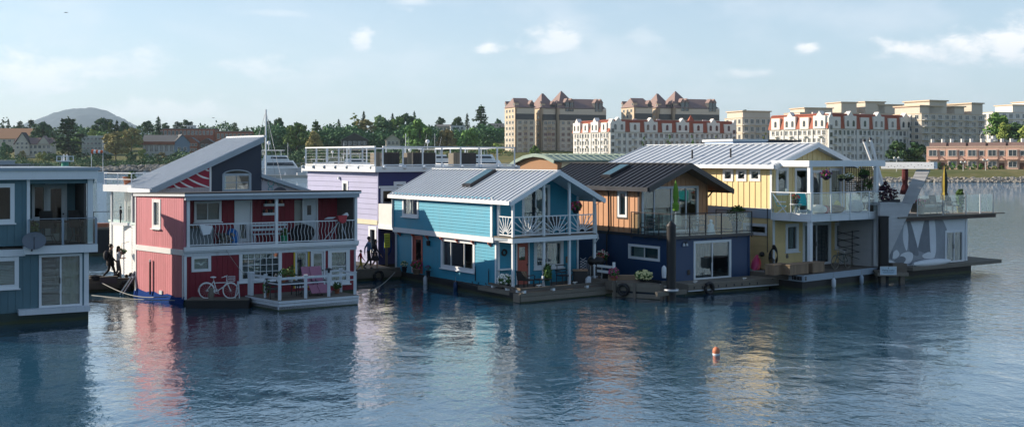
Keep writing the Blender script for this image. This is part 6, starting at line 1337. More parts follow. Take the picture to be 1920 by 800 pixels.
bx(PF, -.02, PW*.5, PF.zz(725, 352.5), PF.zz(725, 348.5), .031, .09, 'trim_band', M_white, h9)
bx(PS, PL-.08, PL+.03, .4, zp1, .036, .06, 'corner_trim', M_lav, h9)
q = [PS.pt(-.3, 0, .3), PF.pt(-.1, 0, .3)+PS.n*.3, PF.pt(PW+.3, 0, .3), PF.pt(PW+.3, 0, -PL-.3)]
MB().hexa([p+up*zp1 for p in q]+[p+up*zp2 for p in q]).build('roof_parapet', M_white, h9)
c = PS.pt(PS.sx(638), PS.zz(638, 332), .1); t = thing('wall_lamp', 'small white lamp on the lavender wall', 'lamp', c); MB().lathe(c-up*.12, [(.09,0),(.07,.1),(.03,.16)], 8).build('shade', M_white, t); MB().bar(c, c-PS.n*.1, .04).build('arm', M_white, t)
railing([xy(PS.pt(-.05, 0, .12)), xy(PS.pt(PL-.2, 0, .12))], zp2, zp3, h9, M_white, [6], wires=5, pw=.09, rw=.10, bot=.08, bmat=M_steel)
railing([xy(PF.pt(.2, 0, .12)), xy(PF.pt(PW, 0, .12))], zp2, zp3, h9, M_white, [7], wires=0, pw=.09, rw=.10, bot=.08)
railing([xy(PS.pt(-.05, 0, .12)), xy(PS.pt(-.05, 0, -PW*.9)), ], zp2, zp3, h9, M_white, [6], wires=0, pw=.08, rw=.09, bot=.08)
railing([xy(PF.pt(PW, 0, .12)), xy(PF.pt(PW, 0, -PL)), ], zp2, zp3, h9, M_white, [5], wires=0, pw=.08, rw=.09, bot=.08)
for k in range(7): c = PS.pt(.0+(PL-.25)*k/6, zp2-.06, .33); MB().ball(c, (.13,.13,.11), 8, 5).build('post_bracket', M_greytrim, h9)
for k in range(8): c = PF.pt(.2+(PW-.2)*k/7, zp2-.06, .33); MB().ball(c, (.13,.13,.11), 8, 5).build('post_bracket', M_white, h9)
for x0, x1, n, mt_, lab in ((718, 749, -1.2, M_dark, 'dark slatted screen box left on the roof deck'), (763, 773, -.9, M_woodpale, 'narrow tan slatted cabinet on the roof deck'), (774, 817, -1.2, M_dark, 'wide dark slatted screen box mid roof deck'), (850, 862, -.9, M_woodpale, 'tan slatted cabinet right of the roof deck'), (863, 893, -1.2, M_dark, 'dark slatted screen box at the right of the roof deck'), (703, 714, -.6, M_woodpale, 'tan slatted cabinet at the roof deck corner')):
    f_ = PF.off(n); s0_, s1_ = f_.sx(x0), f_.sx(x1); t = thing('slatted_screen', lab, 'screen box', f_.pt((s0_+s1_)/2, zp2), 'slatted boxes on the roof deck'); z1 = zp2+.82
    f_.box(MB(), s0_+.03, s1_-.03, zp2, z1-.03, -.6, -.03).build('core', M_black if mt_ is M_dark else mt_, t); k = int((s1_-s0_)/.10)
    for i in range(k): bx(f_, s0_+(s1_-s0_)*i/k+.01, s0_+(s1_-s0_)*(i+1)/k-.01, zp2+.03, z1, -.029, 0, 'slat', mt_, t)
shell(h9, [pc, pc+pu*PW, pc+pu*PW+pb*PL, pc+pb*PL], .45, zp1-.1, (3.2,), (0, 3)); hull(h9, [pc, pc+pu*PW, pc+pu*PW+pb*PL, pc+pb*PL], .40, M_hull)
# white clapboard stair flank right of the indigo wall, with overhang
Q9 = Face(PF.pt(PF.sx(708), 0, 2.0), PF.pt(PF.sx(745), 0, 2.0)); z0, z1, z2_ = Q9.zz(725, 432), Q9.zz(725, 423), Q9.zz(725, 384); wall(Q9, 0, Q9.L+.4, z1, z2_, h9, M_wsid, [], 'lap', .16, thick=1.9); bx(Q9, -.02, Q9.L+.4, z0, z1, -1.9, .05, 'white_beam', M_white, h9)
MB().bar(Q9.pt(.55, z0, .0), Q9.pt(Q9.L+.2, .6, -.3), .12, .16).build('diagonal_brace', M_wood, h9)
c = Q9.pt(Q9.sx(728), .5, -.2); t = thing('notice_post', 'yellow green notice on a wooden post by the indigo wall', 'sign', c); MB().bar(V((c.x, c.y, .5)), V((c.x, c.y, 2.3)), .14).build('post', M_wood, t); z = Q9.zz(727, 464); bx(Q9, Q9.sx(722), Q9.sx(732), z, Q9.zz(727, 438), -.08, -.05, 'notice', mat('lime_notice', (.42,.50,.06), .6), t)
for k in range(4): bx(Q9, Q9.sx(723.5), Q9.sx(730.5), z+.12+k*.13, z+.15+k*.13, -.049, -.046, 'text_line', mat('notice_ink', (.12,.16,.03), .6), t)
c = PF.pt(PF.sx(721), 1.5, .35); t = thing('hose_reel', 'blue hose looped on the indigo wall', 'hose', c)
for k in range(3): MB().path([c+(PF.u*math.cos(a)*(.22+.02*k)+up*math.sin(a)*(.5+.03*k)) for a in [i*math.pi/8 for i in range(16)]], .02, 5, closed=True).build('coil', M_bluetarp, t)

# ------------------------------------------------------------------ 10. green arched roof and a blue flat-roofed house further back
gp = V(((925-CX)/F*78, 78, 0)); t = thing('float_house', 'green metal arched roof house with cedar gable behind the turquoise roof', 'houseboat', gp); gu, gb = V((.8,.6,0)), V((-.6,.8,0))
# gable faces left-front; roof runs to the right
AF = Face(gp, gp+V((2.2, 1.2, 0))*2.0); n = 14; Lr = V((.86,.51,0))*9.5
a0 = pix(958, 312, 78); zbase = a0.z; w_ = 4.6; hgt = 1.0
arcp = [(i/n, math.sin(math.pi*(.12+.76*i/n))) for i in range(n+1)]; mn = min(v for _, v in arcp)
d_ = V((.97, .24, 0)); o_ = pix(955, 313, 76); o2 = pix(1023, 296, 78.5)
prof = [pix(952, 313, 82), pix(968, 301, 81), pix(985, 292.5, 80), pix(1003, 288.5, 79), pix(1022, 291, 78), pix(1042, 301, 77)]
ext = V((12.5, 8.4, 0)); th = V((0,0,-.16))
for a, b in zip(prof[:-1], prof[1:]):
    metal_roof(t, a, b, b+ext, a+ext, M_roofgreen, 9.0, rib=.03, name='roof_panel')
k = 26
for j in range(k): 
    for a, b in ((prof[3], prof[4]), (prof[4], prof[5])): MB().bar(a+ext*(j/k)+up*.02, b+ext*(j/k)+up*.02, .03, .04).build('rib', M_roofgreen, t)
MB().prism([p-up*.17+V((.12,.08,0)) for p in prof]+[prof[-1]-up*3, prof[0]-up*.6], V((1.0,.62,0))*.3).build('cedar_gable', mat('orange_cedar', (.32,.17,.085), .7, grain=.4), t)
for a, b in zip(prof[:-1], prof[1:]): MB().bar(a-V((.1,.06,0))-up*.08, b-V((.1,.06,0))-up*.08, .1, .22).build('barge_board', M_roofgreen, t)
MB().prism([prof[0]+V((0,1.5,0))-up*.5, prof[-1]+V((0,1.5,0))-up*.5, prof[-1]+V((0,1.5,0))-up*(prof[-1].z-.3), prof[0]+V((0,1.5,0))-up*(prof[0].z-.3)], ext*.9).build('lower_wall', M_wsid, t)
bw_ = Face(pix(1372, 268, 78), pix(1440, 268, 79)); t = thing('float_house', 'flat-roofed blue house top peeping over the yellow ridge', 'houseboat', bw_.pt(0, 0)); zt = bw_.zz(1400, 261); bx(bw_, 0, bw_.L*.98, zt-.14, zt, -4, .1, 'roof', M_white, t); bx(bw_, .1, bw_.L*.96, .3, zt-.14, -3.8, .0, 'wall', mat('pale_blue_wall', (.30,.40,.58), .6), t)
b2_ = Face(pix(1440, 268, 79), pix(1502, 268, 83)); bx(b2_, .0, b2_.L, .3, zt-.12, -3, -.1, 'side_wall', M_navy, t); bx(b2_, 0, b2_.L, zt-.1, zt+.0, -3, .05, 'roof_edge', mat('brown_edge', (.06,.045,.04), .7), t)
# two white leaning spars behind the grey house
for k, (x0, y0, x1, y1) in enumerate(((1620, 265, 1634, 302), (1632, 262, 1643, 302))):
    a, b = pix(x0, y0, 72), pix(x1, y1, 72); d = (b-a).normalized(); t = thing('spar', ('left', 'right')[k]+' of two white leaning spars behind the pergola', 'spar', a+d*(a.z/max(.01, -d.z))); MB().tube(a, a+d*((a.z)/max(.01, -d.z)), .09, .09, 8).build('pole', M_white, t); MB().lathe(a, [(.1,-.02),(.1,.1),(.05,.14)], 8).build('tip', M_dark, t)
# ------------------------------------------------------------------ walkways between the houses
up = V((0,0,1)); wa = gnd(172, 528, .5); wb_ = gnd(700, 508, .5); wd = (wb_-wa); wd.z = 0; wd.normalize(); wn = V((-wd.y, wd.x, 0)); wa.z = wb_.z = 0
def walkway(lab, a, b, wid, zt=.5):
    t = thing('timber_walkway', lab, 'dock', a); d = (b-a).normalized(); n = V((-d.y, d.x, 0))
    deck(t, [a, b, b+n*wid, a+n*wid], .12, zt, M_wood, 1, .19); hull(t, [a+n*.15, b+n*.15, b+n*(wid-.1), a+n*(wid-.1)], .118, M_hull)
    f_ = Face(a, b); bx(f_, 0, f_.L, .16, zt-.05, .001, .08, 'edge_beam', M_wood, t); bx(f_, 0, f_.L, zt+.002, zt+.12, -.22, -.06, 'bull_rail', M_wood, t)
    return t
walkway('weathered walkway the couple strolls along beside the slate house', wa-wd*7, wa+wd*10.5, 1.15); walkway('timber walkway with the family behind the turquoise house', gnd(655, 510, .5)*V((1,1,0)) if False else V((gnd(655,510,.5).x, gnd(655,510,.5).y, 0)), V((gnd(752,505,.5).x, gnd(752,505,.5).y, 0)), 3.6)
f_ = Face(wa, wa+wd*8)
bx2 = thing('utility_box', 'low brown timber box on the walkway edge', 'box', f_.pt(f_.sx(204), .5, .05)); bx(f_, f_.sx(188), f_.sx(219), .40, .70, -.1, .15, 'box', mat('mauve_timber', (.10,.075,.085), .8), bx2); bx(f_, f_.sx(187), f_.sx(220), .701, .74, -.12, .17, 'lid', M_wood, bx2)
c = f_.pt(f_.sx(178), .5, -.3); t = thing('rope_coil', 'dark coil of rope lying on the walkway by the slate house', 'rope', c)
for k in range(3): MB().path([c+V((.3*math.cos(a), .22*math.sin(a), .08+.08*k)) for a in [i*math.pi/8 for i in range(16)]], .05, 6, closed=True).build('loop', M_hull, t)
c = f_.pt(f_.sx(247), .5, -.5); mb = MB(); rr = random.Random(31)
for i in range(9): mb.ball(c+V((rr.uniform(-.7,.5), rr.uniform(-.15,.15), .14+rr.uniform(0,.12))), rr.uniform(.08,.15), 7, 5, .2, rnd=rr)
one('netting_heap', mb, M_hull, 'heap of dark netting by the white clapboard wall', 'netting', c)
for k, (p, q, sag, lab) in enumerate(((f_.pt(f_.sx(190), .45, .1), RS.pt(Ls*.9, .35, .5), .3, 'slack mooring line from the walkway to the red house'), (gnd(172, 553), RS.pt(Ls*.98, .2, .4), .06, 'lower mooring line from the slate house to the red house'))):
    mb = MB(); mb.path([p.lerp(q, i/14)-up*sag*math.sin(math.pi*i/14) for i in range(15)], .022, 5); one('mooring_line', mb, M_rope, lab, 'rope', p)
for k, (a, b) in enumerate((((231, 549), (255, 517)), ((247, 535), (255, 525)))): 
    p, q = RS.pt(-.55+.3*k, .05, .55), RS.pt(.0, 1.15-.2*k, .05); mb = MB(); mb.bar(p, q, .07, .05); one('strut', mb, M_white2, ('long', 'short')[k]+' pale strut bracing the back corner of the red house', 'strut', p)
# dark moored barge glimpsed between the slate and charcoal houses
q0 = gnd(165, 478); FB = Face(V((q0.x, q0.y, 0)), V((q0.x, q0.y, 0))+V((6.0, 1.0, 0))); t = thing('work_barge', 'dark work barge moored beyond the walkway by the slate house', 'barge', q0); hull(t, [FB.pt(-6, 0, 0), FB.pt(FB.L-3.9, 0, 0), FB.pt(FB.L-3.9, 0, -5), FB.pt(-6, 0, -5)], 1.7, M_hull); bx(FB, -6, FB.L-3.9, 1.7, 1.85, -5, .05, 'gunwale', M_wood, t); railing([xy(FB.pt(-5, 0, -.3)), xy(FB.pt(FB.L-4, 0, -.3))], 1.85, 2.9, t, M_dark, [4], rw=.05, pw=.04, bot=None); bx(FB, 0, 1.2, 1.86, 2.1, -1, -.4, 'crate', M_pot, t)
c = gnd(1343, 663.5); t = thing('mooring_buoy', 'orange and white mooring buoy floating in the foreground', 'buoy', c)
MB().ball(c+up*.10, (.125,.125,.15), 16, 10).build('float', mat('orange_buoy', (.60,.20,.10), .6), t); MB().lathe(c, [(.11,-.06),(.125,-.02),(.127,.01),(.122,.035)], 16).build('white_band', M_white, t); MB().path([c+up*.24+V((.03*math.cos(a), 0, .03*math.sin(a))) for a in [i*math.pi/4 for i in range(8)]], .008, 4, closed=True).build('ring', M_steel, t)

# ------------------------------------------------------------------ people (continuous skinned bodies)
def person(label, pos, face_dir, hgt, cols, pose='walk', hair=None, hair_long=False, skirt=None, stride=.28, phone=False):
    """cols: top, legs, shoes, skin materials. Joints are laid out from the pelvis, then skinned and subdivided into one surface."""
    f = V((face_dir[0], face_dir[1], 0)).normalized(); r = V((f.y, -f.x, 0)); k = hgt/1.74; pos = V(pos)
    def P(a, b, z): return (f*a+r*b+up*z)*k
    J = {'pel': (P(0,0,.95), .135, .10), 'sp': (P(.01,0,1.13), .125, .09), 'ch': (P(.02,0,1.34), .155, .105), 'nk': (P(.02,0,1.47), .058, .058), 'h0': (P(.045,0,1.55), .075, .085), 'h1': (P(.05,0,1.635), .082, .098), 'h2': (P(.04,0,1.70), .055, .065)}
    E = [('pel','sp','t'),('sp','ch','t'),('ch','nk','t'),('nk','h0','s'),('h0','h1','s'),('h1','h2','s')]
    for s, n, ph in ((-1, 'L', 1), (1, 'R', -1)):
        st = stride*ph
        J['hip'+n] = (P(.02*ph, .095*s, .90), .095, .09); J['kn'+n] = (P(st*.55+.05, .10*s, .49), .065, .062); J['an'+n] = (P(st-(.14 if ph < 0 else 0), .10*s, .10+(.07 if ph < 0 else 0)), .042, .042); J['to'+n] = (P(st+.16-(.14 if ph < 0 else 0), .11*s, .035+(.02 if ph < 0 else 0)), .042, .03)
        J['sh'+n] = (P(.01, .185*s, 1.40), .062, .06)
        if phone and s > 0: J['el'+n] = (P(.10, .25*s, 1.16), .043, .043); J['wr'+n] = (P(.17, .14*s, 1.44), .032, .030); J['ha'+n] = (P(.15, .10*s, 1.54), .036, .026)
        elif phone: J['el'+n] = (P(-.02, .25*s, 1.13), .043, .043); J['wr'+n] = (P(.20, .16*s, 1.10), .032, .03); J['ha'+n] = (P(.28, .12*s, 1.12), .036, .024)
        else: J['el'+n] = (P(-.10*ph-.03, .25*s, 1.13), .045, .045); J['wr'+n] = (P(-.20*ph+.06, .25*s, .90), .033, .03); J['ha'+n] = (P(-.23*ph+.09, .245*s, .80), .036, .024)
        E += [('pel','hip'+n,'l'),('hip'+n,'kn'+n,'l'),('kn'+n,'an'+n,'l'),('an'+n,'to'+n,'h'),('ch','sh'+n,'t'),('sh'+n,'el'+n,'t'),('el'+n,'wr'+n,'s' if phone else 't'),('wr'+n,'ha'+n,'s')]
    names = list(J); me = bpy.data.meshes.new('body'); me.from_pydata([J[n][0] for n in names], [(names.index(a), names.index(b)) for a, b, _ in E], [])
    o = bpy.data.objects.new('tmp', me); COL.objects.link(o); sk = o.modifiers.new('s', 'SKIN'); sk.use_smooth_shade = True
    for i, n in enumerate(names): d = me.skin_vertices[0].data[i]; d.radius = (J[n][1]*k, J[n][2]*k); d.use_root = (n == 'pel')
    o.modifiers.new('d', 'SUBSURF').levels = 2
    ev = o.evaluated_get(bpy.context.evaluated_depsgraph_get()); bm_ = bpy.data.meshes.new_from_object(ev); bpy.data.objects.remove(o)
    mb = MB(); mb.v = [tuple(v.co+pos) for v in bm_.vertices]; ci = {'t': 0, 'l': 1, 'h': 2, 's': 3}
    seg = [(J[a][0], J[b][0], ci[c]) for a, b, c in E]
    for p in bm_.polygons:
        q = p.center; best = (9, 0)
        for a, b, c in seg:
            d = b-a; t = max(0, min(1, (q-a).dot(d)/d.length_squared)); w = (q-a-d*t).length
            if w < best[0]: best = (w, c)
        mb.f.append(list(p.vertices)); mb.m.append(best[1]); mb.sm.append(True)
    for n in ('L', 'R'):       # fingers and thumb
        h, w = J['ha'+n][0], J['wr'+n][0]; d = (h-w).normalized(); sd = d.cross(f).normalized() if abs(d.dot(f)) < .9 else r
        for j, ln in enumerate((.070, .082, .078, .062)): b = h+sd*(.024*(j-1.5))*k+d*.01+pos; mb.path([b, b+d*ln*.55*k+f*.008, b+d*ln*k+f*.022], .0088*k, 5, mi=3)
        b = h-sd*.03*k-d*.04*k+pos; mb.path([b, b-sd*.025*k+d*.03*k+f*.02, b-sd*.02*k+d*.055*k+f*.03], .010*k, 5, mi=3)
    hc = J['h1'][0]+pos
    mb.ball(hc+f*.098*k-up*.01, (.014*k, .014*k, .022*k), 6, 5, mi=3)
    for s in (-1, 1): mb.ball(hc+r*.080*s*k-f*.01, (.012*k, .02*k, .03*k), 6, 5, mi=3); mb.ball(hc+f*.086*k+r*.032*s*k+up*.02*k, .011*k, 6, 4, mi=2)
    mb.ball(hc+f*.088*k-up*.055*k, (.008*k, .022*k, .007*k), 6, 4, mi=2)
    t = thing('person', label, 'person', pos); mb.build('body', cols, t)
    if hair:
        hb = MB(); rr = random.Random(1); hb.ball(hc+up*.035*k-f*.034*k, (.098*k, .098*k, .100*k), 12, 8, .05, rnd=rr)
        if hair_long: hb.ball(hc-up*.11*k-f*.075*k, (.07*k, .085*k, .20*k), 10, 7, .06, rnd=rr)
        hb.build('hair', hair, t)
    if skirt: m, z0, z1, r0, r1 = skirt; MB().lathe(pos, [(r1*k, z0*k), (r0*1.04*k, (z0*.4+z1*.6)*k), (r0*k, z1*k)], 14).build('skirt' if z0 < .85 else 'jacket_hem', m, t)
    return t
C = lambda n, c: mat('cloth_'+n, c, .85, var=.15, vscale=6)
M_hair = mat('dark_hair', (.02,.014,.01), .6); M_shoe = C('shoe', (.02,.02,.02))
fw = wd; q = f_.off(-.55); p1_ = q.pt(q.sx(207), .5); p2_ = q.pt(q.sx(221), .5)
person('man in black coat with backpack strolling behind the slate house', p1_, fw, 1.76, [C('black', (.012,.012,.014)), C('black2', (.014,.014,.016)), M_shoe, M_skin], hair=M_hair, skirt=(C('black', (.012,.012,.014)), .72, 1.02, .17, .20), stride=.24)
person('woman in white top and grey trousers touching her face on the walkway', p2_-wn*.15, fw, 1.66, [C('white', (.75,.73,.74)), C('grey', (.10,.09,.095)), M_shoe, M_skin], hair=M_hair, hair_long=True, phone=True, stride=.12)
c = p1_+up*1.22-fw*.2; mb = MB(); mb.ball(c, (.13,.16,.25), 12, 8, .04); t = one('backpack', mb, C('pack', (.05,.05,.055)), 'dark grey backpack on the man in black', 'backpack', c)
f2 = Face(V((gnd(655,510,.5).x, gnd(655,510,.5).y, 0)), V((gnd(752,505,.5).x, gnd(752,505,.5).y, 0))); q2_ = lambda x, n: f2.off(n).pt(f2.off(n).sx(x), .5)
person('man in blue shirt walking by the lavender house', q2_(691, -.7), fw, 1.78, [C('blue', (.10,.17,.28)), C('dark', (.015,.016,.02)), M_shoe, M_skin], hair=M_hair, stride=.16)
person('woman in dark dress with bare legs beside the lavender house', q2_(703, -.45), fw, 1.64, [C('dress', (.03,.022,.03)), M_skin, M_shoe, M_skin], hair=M_hair, hair_long=True, skirt=(C('dress', (.03,.022,.03)), .55, 1.02, .16, .25), stride=.17)
person('child in red top and yellow trousers on the walkway', q2_(676, -.35), fw, 1.12, [C('red', (.42,.02,.03)), C('yellow', (.42,.28,.03)), M_shoe, M_skin], hair=M_hair, stride=.17)

# fenders, cleats and slack lines along the floats
def slack(lab, p, q, sag, m=None):
    mb = MB(); mb.path([p.lerp(q, i/12)-up*sag*math.sin(math.pi*i/12) for i in range(13)], .020, 5); one('mooring_line', mb, m or M_rope, lab, 'rope', p)
slack('pale mooring line from the turquoise deck corner to the raft', FH.pt(FH.L-.3, .5, .04), FR.pt(.2, .75, .08), .25); slack('mooring line looped from the raft to the tall black pile', FR.pt(FR.L-.2, .75, .08), gnd(1258, 563)+up*.9, .2); slack('dark shore power cable between the navy dock and the yellow float', FO.pt(FO.L-.4, .5, .05), FYs.pt(FYs.L-2.4, .8, .09), .3, M_black); slack('yellowed line from the white deck to the turquoise float', FD.pt(FD.L-.1, .5, 0), FHs.pt(.4, .45, .06), .32)
def fender(lab, c, m, r=.11, h=.5):
    t = thing('fender', lab, 'fender', c); MB().lathe(c-up*h, [(.03, 0), (r, .08), (r, h-.1), (.04, h)], 10).build('float', m, t); MB().tube(c, c+up*.25, .012, n=5).build('lanyard', M_rope, t)
fender('white fender hanging off the turquoise hull left of the deck', FHs.pt(FHs.L*.30, .42, .14), M_white2); fender('navy fender hanging off the turquoise hull amidships', FHs.pt(FHs.L*.55, .42, .14), M_navy); fender('white fender hanging at the front of the yellow float', FY.pt(FY.L*.35, .48, .16), M_white2); fender('grey fender hanging at the right of the yellow float', FY.pt(FY.L*.72, .48, .16), M_greytrim)
def tyre(lab, c, n):
    a = V((0,0,1)); b = n.cross(a); mb = MB(); mb.path([c+(a*math.sin(k)+b*math.cos(k))*.24 for k in [i*math.pi/9 for i in range(18)]], .085, 8, closed=True); one('tyre_fender', mb, M_black, lab, 'tyre', c)
tyre('old tyre fender on the left end of the raft', FR.pt(.55, .38, .12), FR.n); tyre('old tyre fender under the navy dock', FO.pt(1.2, .28, .13), FO.n); tyre('old tyre fender on the walkway by the family', f2.pt(1.6, .25, .14), f2.n); tyre('old tyre fender on the walkway below the couple', f_.pt(f_.sx(236), .22, .14), f_.n)
for k, (fc, s, z, lab) in enumerate(((FH, 1.1, zdk+.20, 'steel cleat on the left of the turquoise deck rail'), (FH, 3.2, zdk+.20, 'steel cleat on the right of the turquoise deck rail'), (FO, .5, .53, 'steel cleat on the left of the navy dock'), (FO, 3.6, .53, 'steel cleat on the right of the navy dock'))):
    c = fc.pt(s, z, -.08); mb = MB(); mb.bar(c+up*.09-fc.u*.13, c+up*.09+fc.u*.13, .04); mb.bar(c-fc.u*.04, c-fc.u*.04+up*.09, .03); mb.bar(c+fc.u*.04, c+fc.u*.04+up*.09, .03); one('cleat', mb, M_steel, lab, 'cleat', c)
# ------------------------------------------------------------------ boats at the far marina
M_gel = mat('white_gelcoat', (.70,.71,.72), .3); M_bglass = mat('boat_window', (.02,.03,.04), .1)
def yacht(label, px, D, L, ang=0.0, decks=2, arch=True, col=None, mast=None, hullcol=None):
    o = pix(px, CY, D); o.z = 0; e = V((math.cos(ang), math.sin(ang), 0)); w = V((-e.y, e.x, 0)); t = thing('motor_yacht', label, 'yacht', o)
    L *= 1.22; k = L/15*1.35; st = [(-.5, .9, 1.5), (-.3, 1.0, 1.5), (0, 1.0, 1.65), (.25, .85, 1.85), (.4, .5, 2.05), (.5, .04, 2.2)]; vs = []
    for a, b, z in st:
        c = o+e*a*L; hw = 1.7*k*b; vs += [c-w*hw*.7-up*.3, c-w*hw+up*z*k, c+w*hw+up*z*k, c+w*hw*.7-up*.3]
    n = len(st); fs = [(i*4+j, i*4+(j+1) % 4, i*4+4+(j+1) % 4, i*4+4+j) for i in range(n-1) for j in range(4)]+[(0, 3, 2, 1)]
    MB().add(vs, fs).build('hull', hullcol or M_gel, t)
    def cabin(a0, a1, hw, z0, z1, rake0, rake1, nm, m=None):
        p = []
        for z, s0, s1, h in ((z0, a0, a1, hw), (z1, a0+rake0, a1-rake1, hw*.88)): p += [o+e*s0*L-w*h*k+up*z*k, o+e*s1*L-w*h*k+up*z*k, o+e*s1*L+w*h*k+up*z*k, o+e*s0*L+w*h*k+up*z*k]
        return MB().hexa(p).build(nm, m or M_gel, t)
    cabin(-.36, .26, 1.75, 1.6, 3.2, .0, .10, 'cabin'); cabin(-.30, .205, 1.79, 2.2, 2.85, .01, .035, 'cabin_window', M_bglass)
    if decks > 1:
        cabin(-.34, .10, 1.6, 3.2, 4.2, .02, .05, 'flybridge'); cabin(-.2, .09, 1.63, 3.55, 3.95, .0, .03, 'bridge_window', M_bglass); cabin(-.40, .02, 1.7, 5.1, 5.22, 0, 0, 'hardtop')
        for a in (-.36, -.04):
            for s in (-1, 1): MB().tube(o+e*a*L+w*s*1.4*k+up*4.15*k, o+e*a*L+w*s*1.4*k+up*5.1*k, .05*k).build('hardtop_post', M_gel, t)
    if arch: b = o-e*.25*L+up*5.2*k; MB().tube(b, b+up*1.3*k, .07*k).build('radar_mast', M_gel, t); MB().ball(b+up*1.4*k, .38*k, 10, 7).build('radar_dome', M_gel, t); MB().bar(b+up*.8*k-w*.8*k, b+up*.8*k+w*.8*k, .08*k).build('spreader', M_gel, t)
    for z in (2.75,): MB().path([o+e*a*L-w*2.1*k*b+up*(z_+.75)*k for a, b, z_ in st[2:]], .035*k, 5).build('bow_rail', M_steel, t)
    for s in (.3, .42): MB().tube(o+e*s*L-w*1.2*k+up*1.9*k, o+e*s*L-w*1.2*k+up*2.75*k, .03*k, n=5).build('stanchion', M_steel, t)
    if mast: MB().tube(o+e*mast[0]*L+up*3*k, o+e*(mast[0]+mast[2])*L+up*mast[1], .06, .03).build('outrigger', M_gel, t)
    return t
def sailboat(label, px, D, ytop, L=11, ang=.2, slim=.09):
    o = pix(px, CY, D); o.z = 0; zt = pix(px, ytop, D).z; e = V((math.cos(ang), math.sin(ang), 0)); w = V((-e.y, e.x, 0)); t = thing('sailboat', label, 'sailboat', o)
    st = [(-.5,.7,1.0),(-.2,1,1.0),(.1,1,1.05),(.35,.6,1.15),(.5,.05,1.3)]; vs = []
    for a, b, z in st: c = o+e*a*L; hw = 1.6*b; vs += [c-w*hw*.5-up*.4, c-w*hw+up*z, c+w*hw+up*z, c+w*hw*.5-up*.4]
    MB().add(vs, [(i*4+j, i*4+(j+1) % 4, i*4+4+(j+1) % 4, i*4+4+j) for i in range(4) for j in range(4)]+[(0,3,2,1)]).build('hull', M_gel, t)
    MB().hexa([o+e*a*L+w*b+up*z for z in (1.0, 1.5) for a, b in ((-.2,-.9),(.18,-.6),(.18,.6),(-.2,.9))]).build('cabin', M_gel, t)
    m = o+e*.08*L; MB().tube(m+up, m+up*zt, slim, slim*.8).build('mast', M_white, t); MB().tube(m+up*2.2, m-e*.42*L+up*2.3, slim*.8).build('boom', M_white, t); MB().path([m-e*.02*L+up*2.42, m-e*.4*L+up*2.5], .2, 7).build('furled_sail', M_bluetarp, t)
    for q in (o+e*.5*L+up*1.3, o-e*.5*L+up*1.0, m+w*1.5+up): MB().bar(m+up*(zt-.15), q, .03).build('stay', M_steel, t)
    MB().bar(m+up*zt*.6-w*.8, m+up*zt*.6+w*.8, .05).build('spreader', M_white, t)
sailboat('tall masted sailboat behind the charcoal shed roof', 490, 100, 206, 11, -.9)
yacht('largest white motor yacht at the marina beside the charcoal house', 531, 405, 16.5, .12, mast=(-.3, 16, -.12)); Y = yacht
Y('small white cruiser left behind the lavender roof railing', 588, 400, 9.5, .3, 1, True); Y('white cabin cruiser behind the left roof railing panels', 612, 410, 11, -.2, 2, False); Y('white cruiser with radar mast behind the middle left railing', 643, 400, 12, .1, 2, True); Y('white yacht with round dome behind the roof rail corner', 678, 395, 14, .1, 2, True)
Y('small white launch between the dark roof deck screens', 760, 390, 8, .2, 1, True, mast=(.1, 14, .0)); Y('white flybridge yacht with tall pole behind the wide dark screen', 790, 400, 13, .15, 2, True, mast=(.0, 15, .12)); Y('large white yacht with radar mast beyond the roof deck', 830, 395, 17, .1, 2, True, mast=(-.1, 14, .08)); Y('white motor yacht beyond the right end of the roof deck', 915, 385, 17, -.15, 2, False)
sailboat('sailboat with slim mast behind the roof deck', 756, 400, 250, 11, .2, .14); sailboat('sailboat with thin mast left of the roof railing', 641, 420, 268, 9, .2, .08); sailboat('sailboat with thin mast over the largest yacht', 536, 420, 268, 9, .2, .09); sailboat('sailboat with leaning mast beyond the dark screens', 811, 410, 250, 10, .2, .07)
a, b = gnd(470, 333), gnd(960, 334.5); t = thing('marina_pontoon', 'long pale marina pontoon below the yachts', 'dock', a); FM = Face(a, b); bx(FM, 0, FM.L, -.3, .9, -2.5, 0, 'float', mat('pale_concrete', (.42,.38,.33), .8), t)
for k in range(12): c = FM.pt(4+k*7.8, .9, -1.2); MB().bar(c, c+up*1.1, .5).build('dock_box', M_gel, t)
# harbour float with beacon and windsock, seaplane landing
a = gnd(155, 321.5); FM = Face(gnd(-60, 326), gnd(262, 326)); t = thing('harbour_float', 'low dark float crossing the channel on the left', 'dock', FM.pt(0, 0)); bx(FM, FM.L*.68, FM.L, -.3, .9, -3, 0, 'float', M_hull, t)
for k in range(9): bx(FM, FM.L*.69+k*5, FM.L*.69+k*5+3.2, .901, 1.15, -2, -1, 'tyre_fender', M_black, t)
o = pix(122, 320, 300); o.z = 0; t = thing('beacon_platform', 'white railed beacon platform on a green column', 'beacon', o); k0 = pix(122, 303, 300).z; z1 = pix(122, 293, 300).z
MB().tube(o-up*.5, o+up*k0, .9, n=10).build('column', mat('green_column', (.04,.32,.22), .5), t); MB().box(o+V((-1.7,-1.7,k0)), o+V((1.7,1.7,k0+.25))).build('platform', M_white, t)
for i in range(-1, 2):
    for j in (-1, 1): MB().bar(o+V((i*1.55,j*1.55,k0)), o+V((i*1.55,j*1.55,z1)), .16).build('post', M_white, t)
for j in (-1, 1): MB().bar(o+V((-1.6,j*1.55,z1)), o+V((1.6,j*1.55,z1)), .18).build('rail', M_white, t); MB().bar(o+V((j*1.55,-1.6,z1)), o+V((j*1.55,1.6,z1)), .18).build('rail', M_white, t)
for s in (-.3, .5): MB().lathe(o+V((s,0,k0+.25)), [(.2,0),(.2,1.2),(.3,1.3),(.05,1.7)], 8).build('lantern', M_white, t)
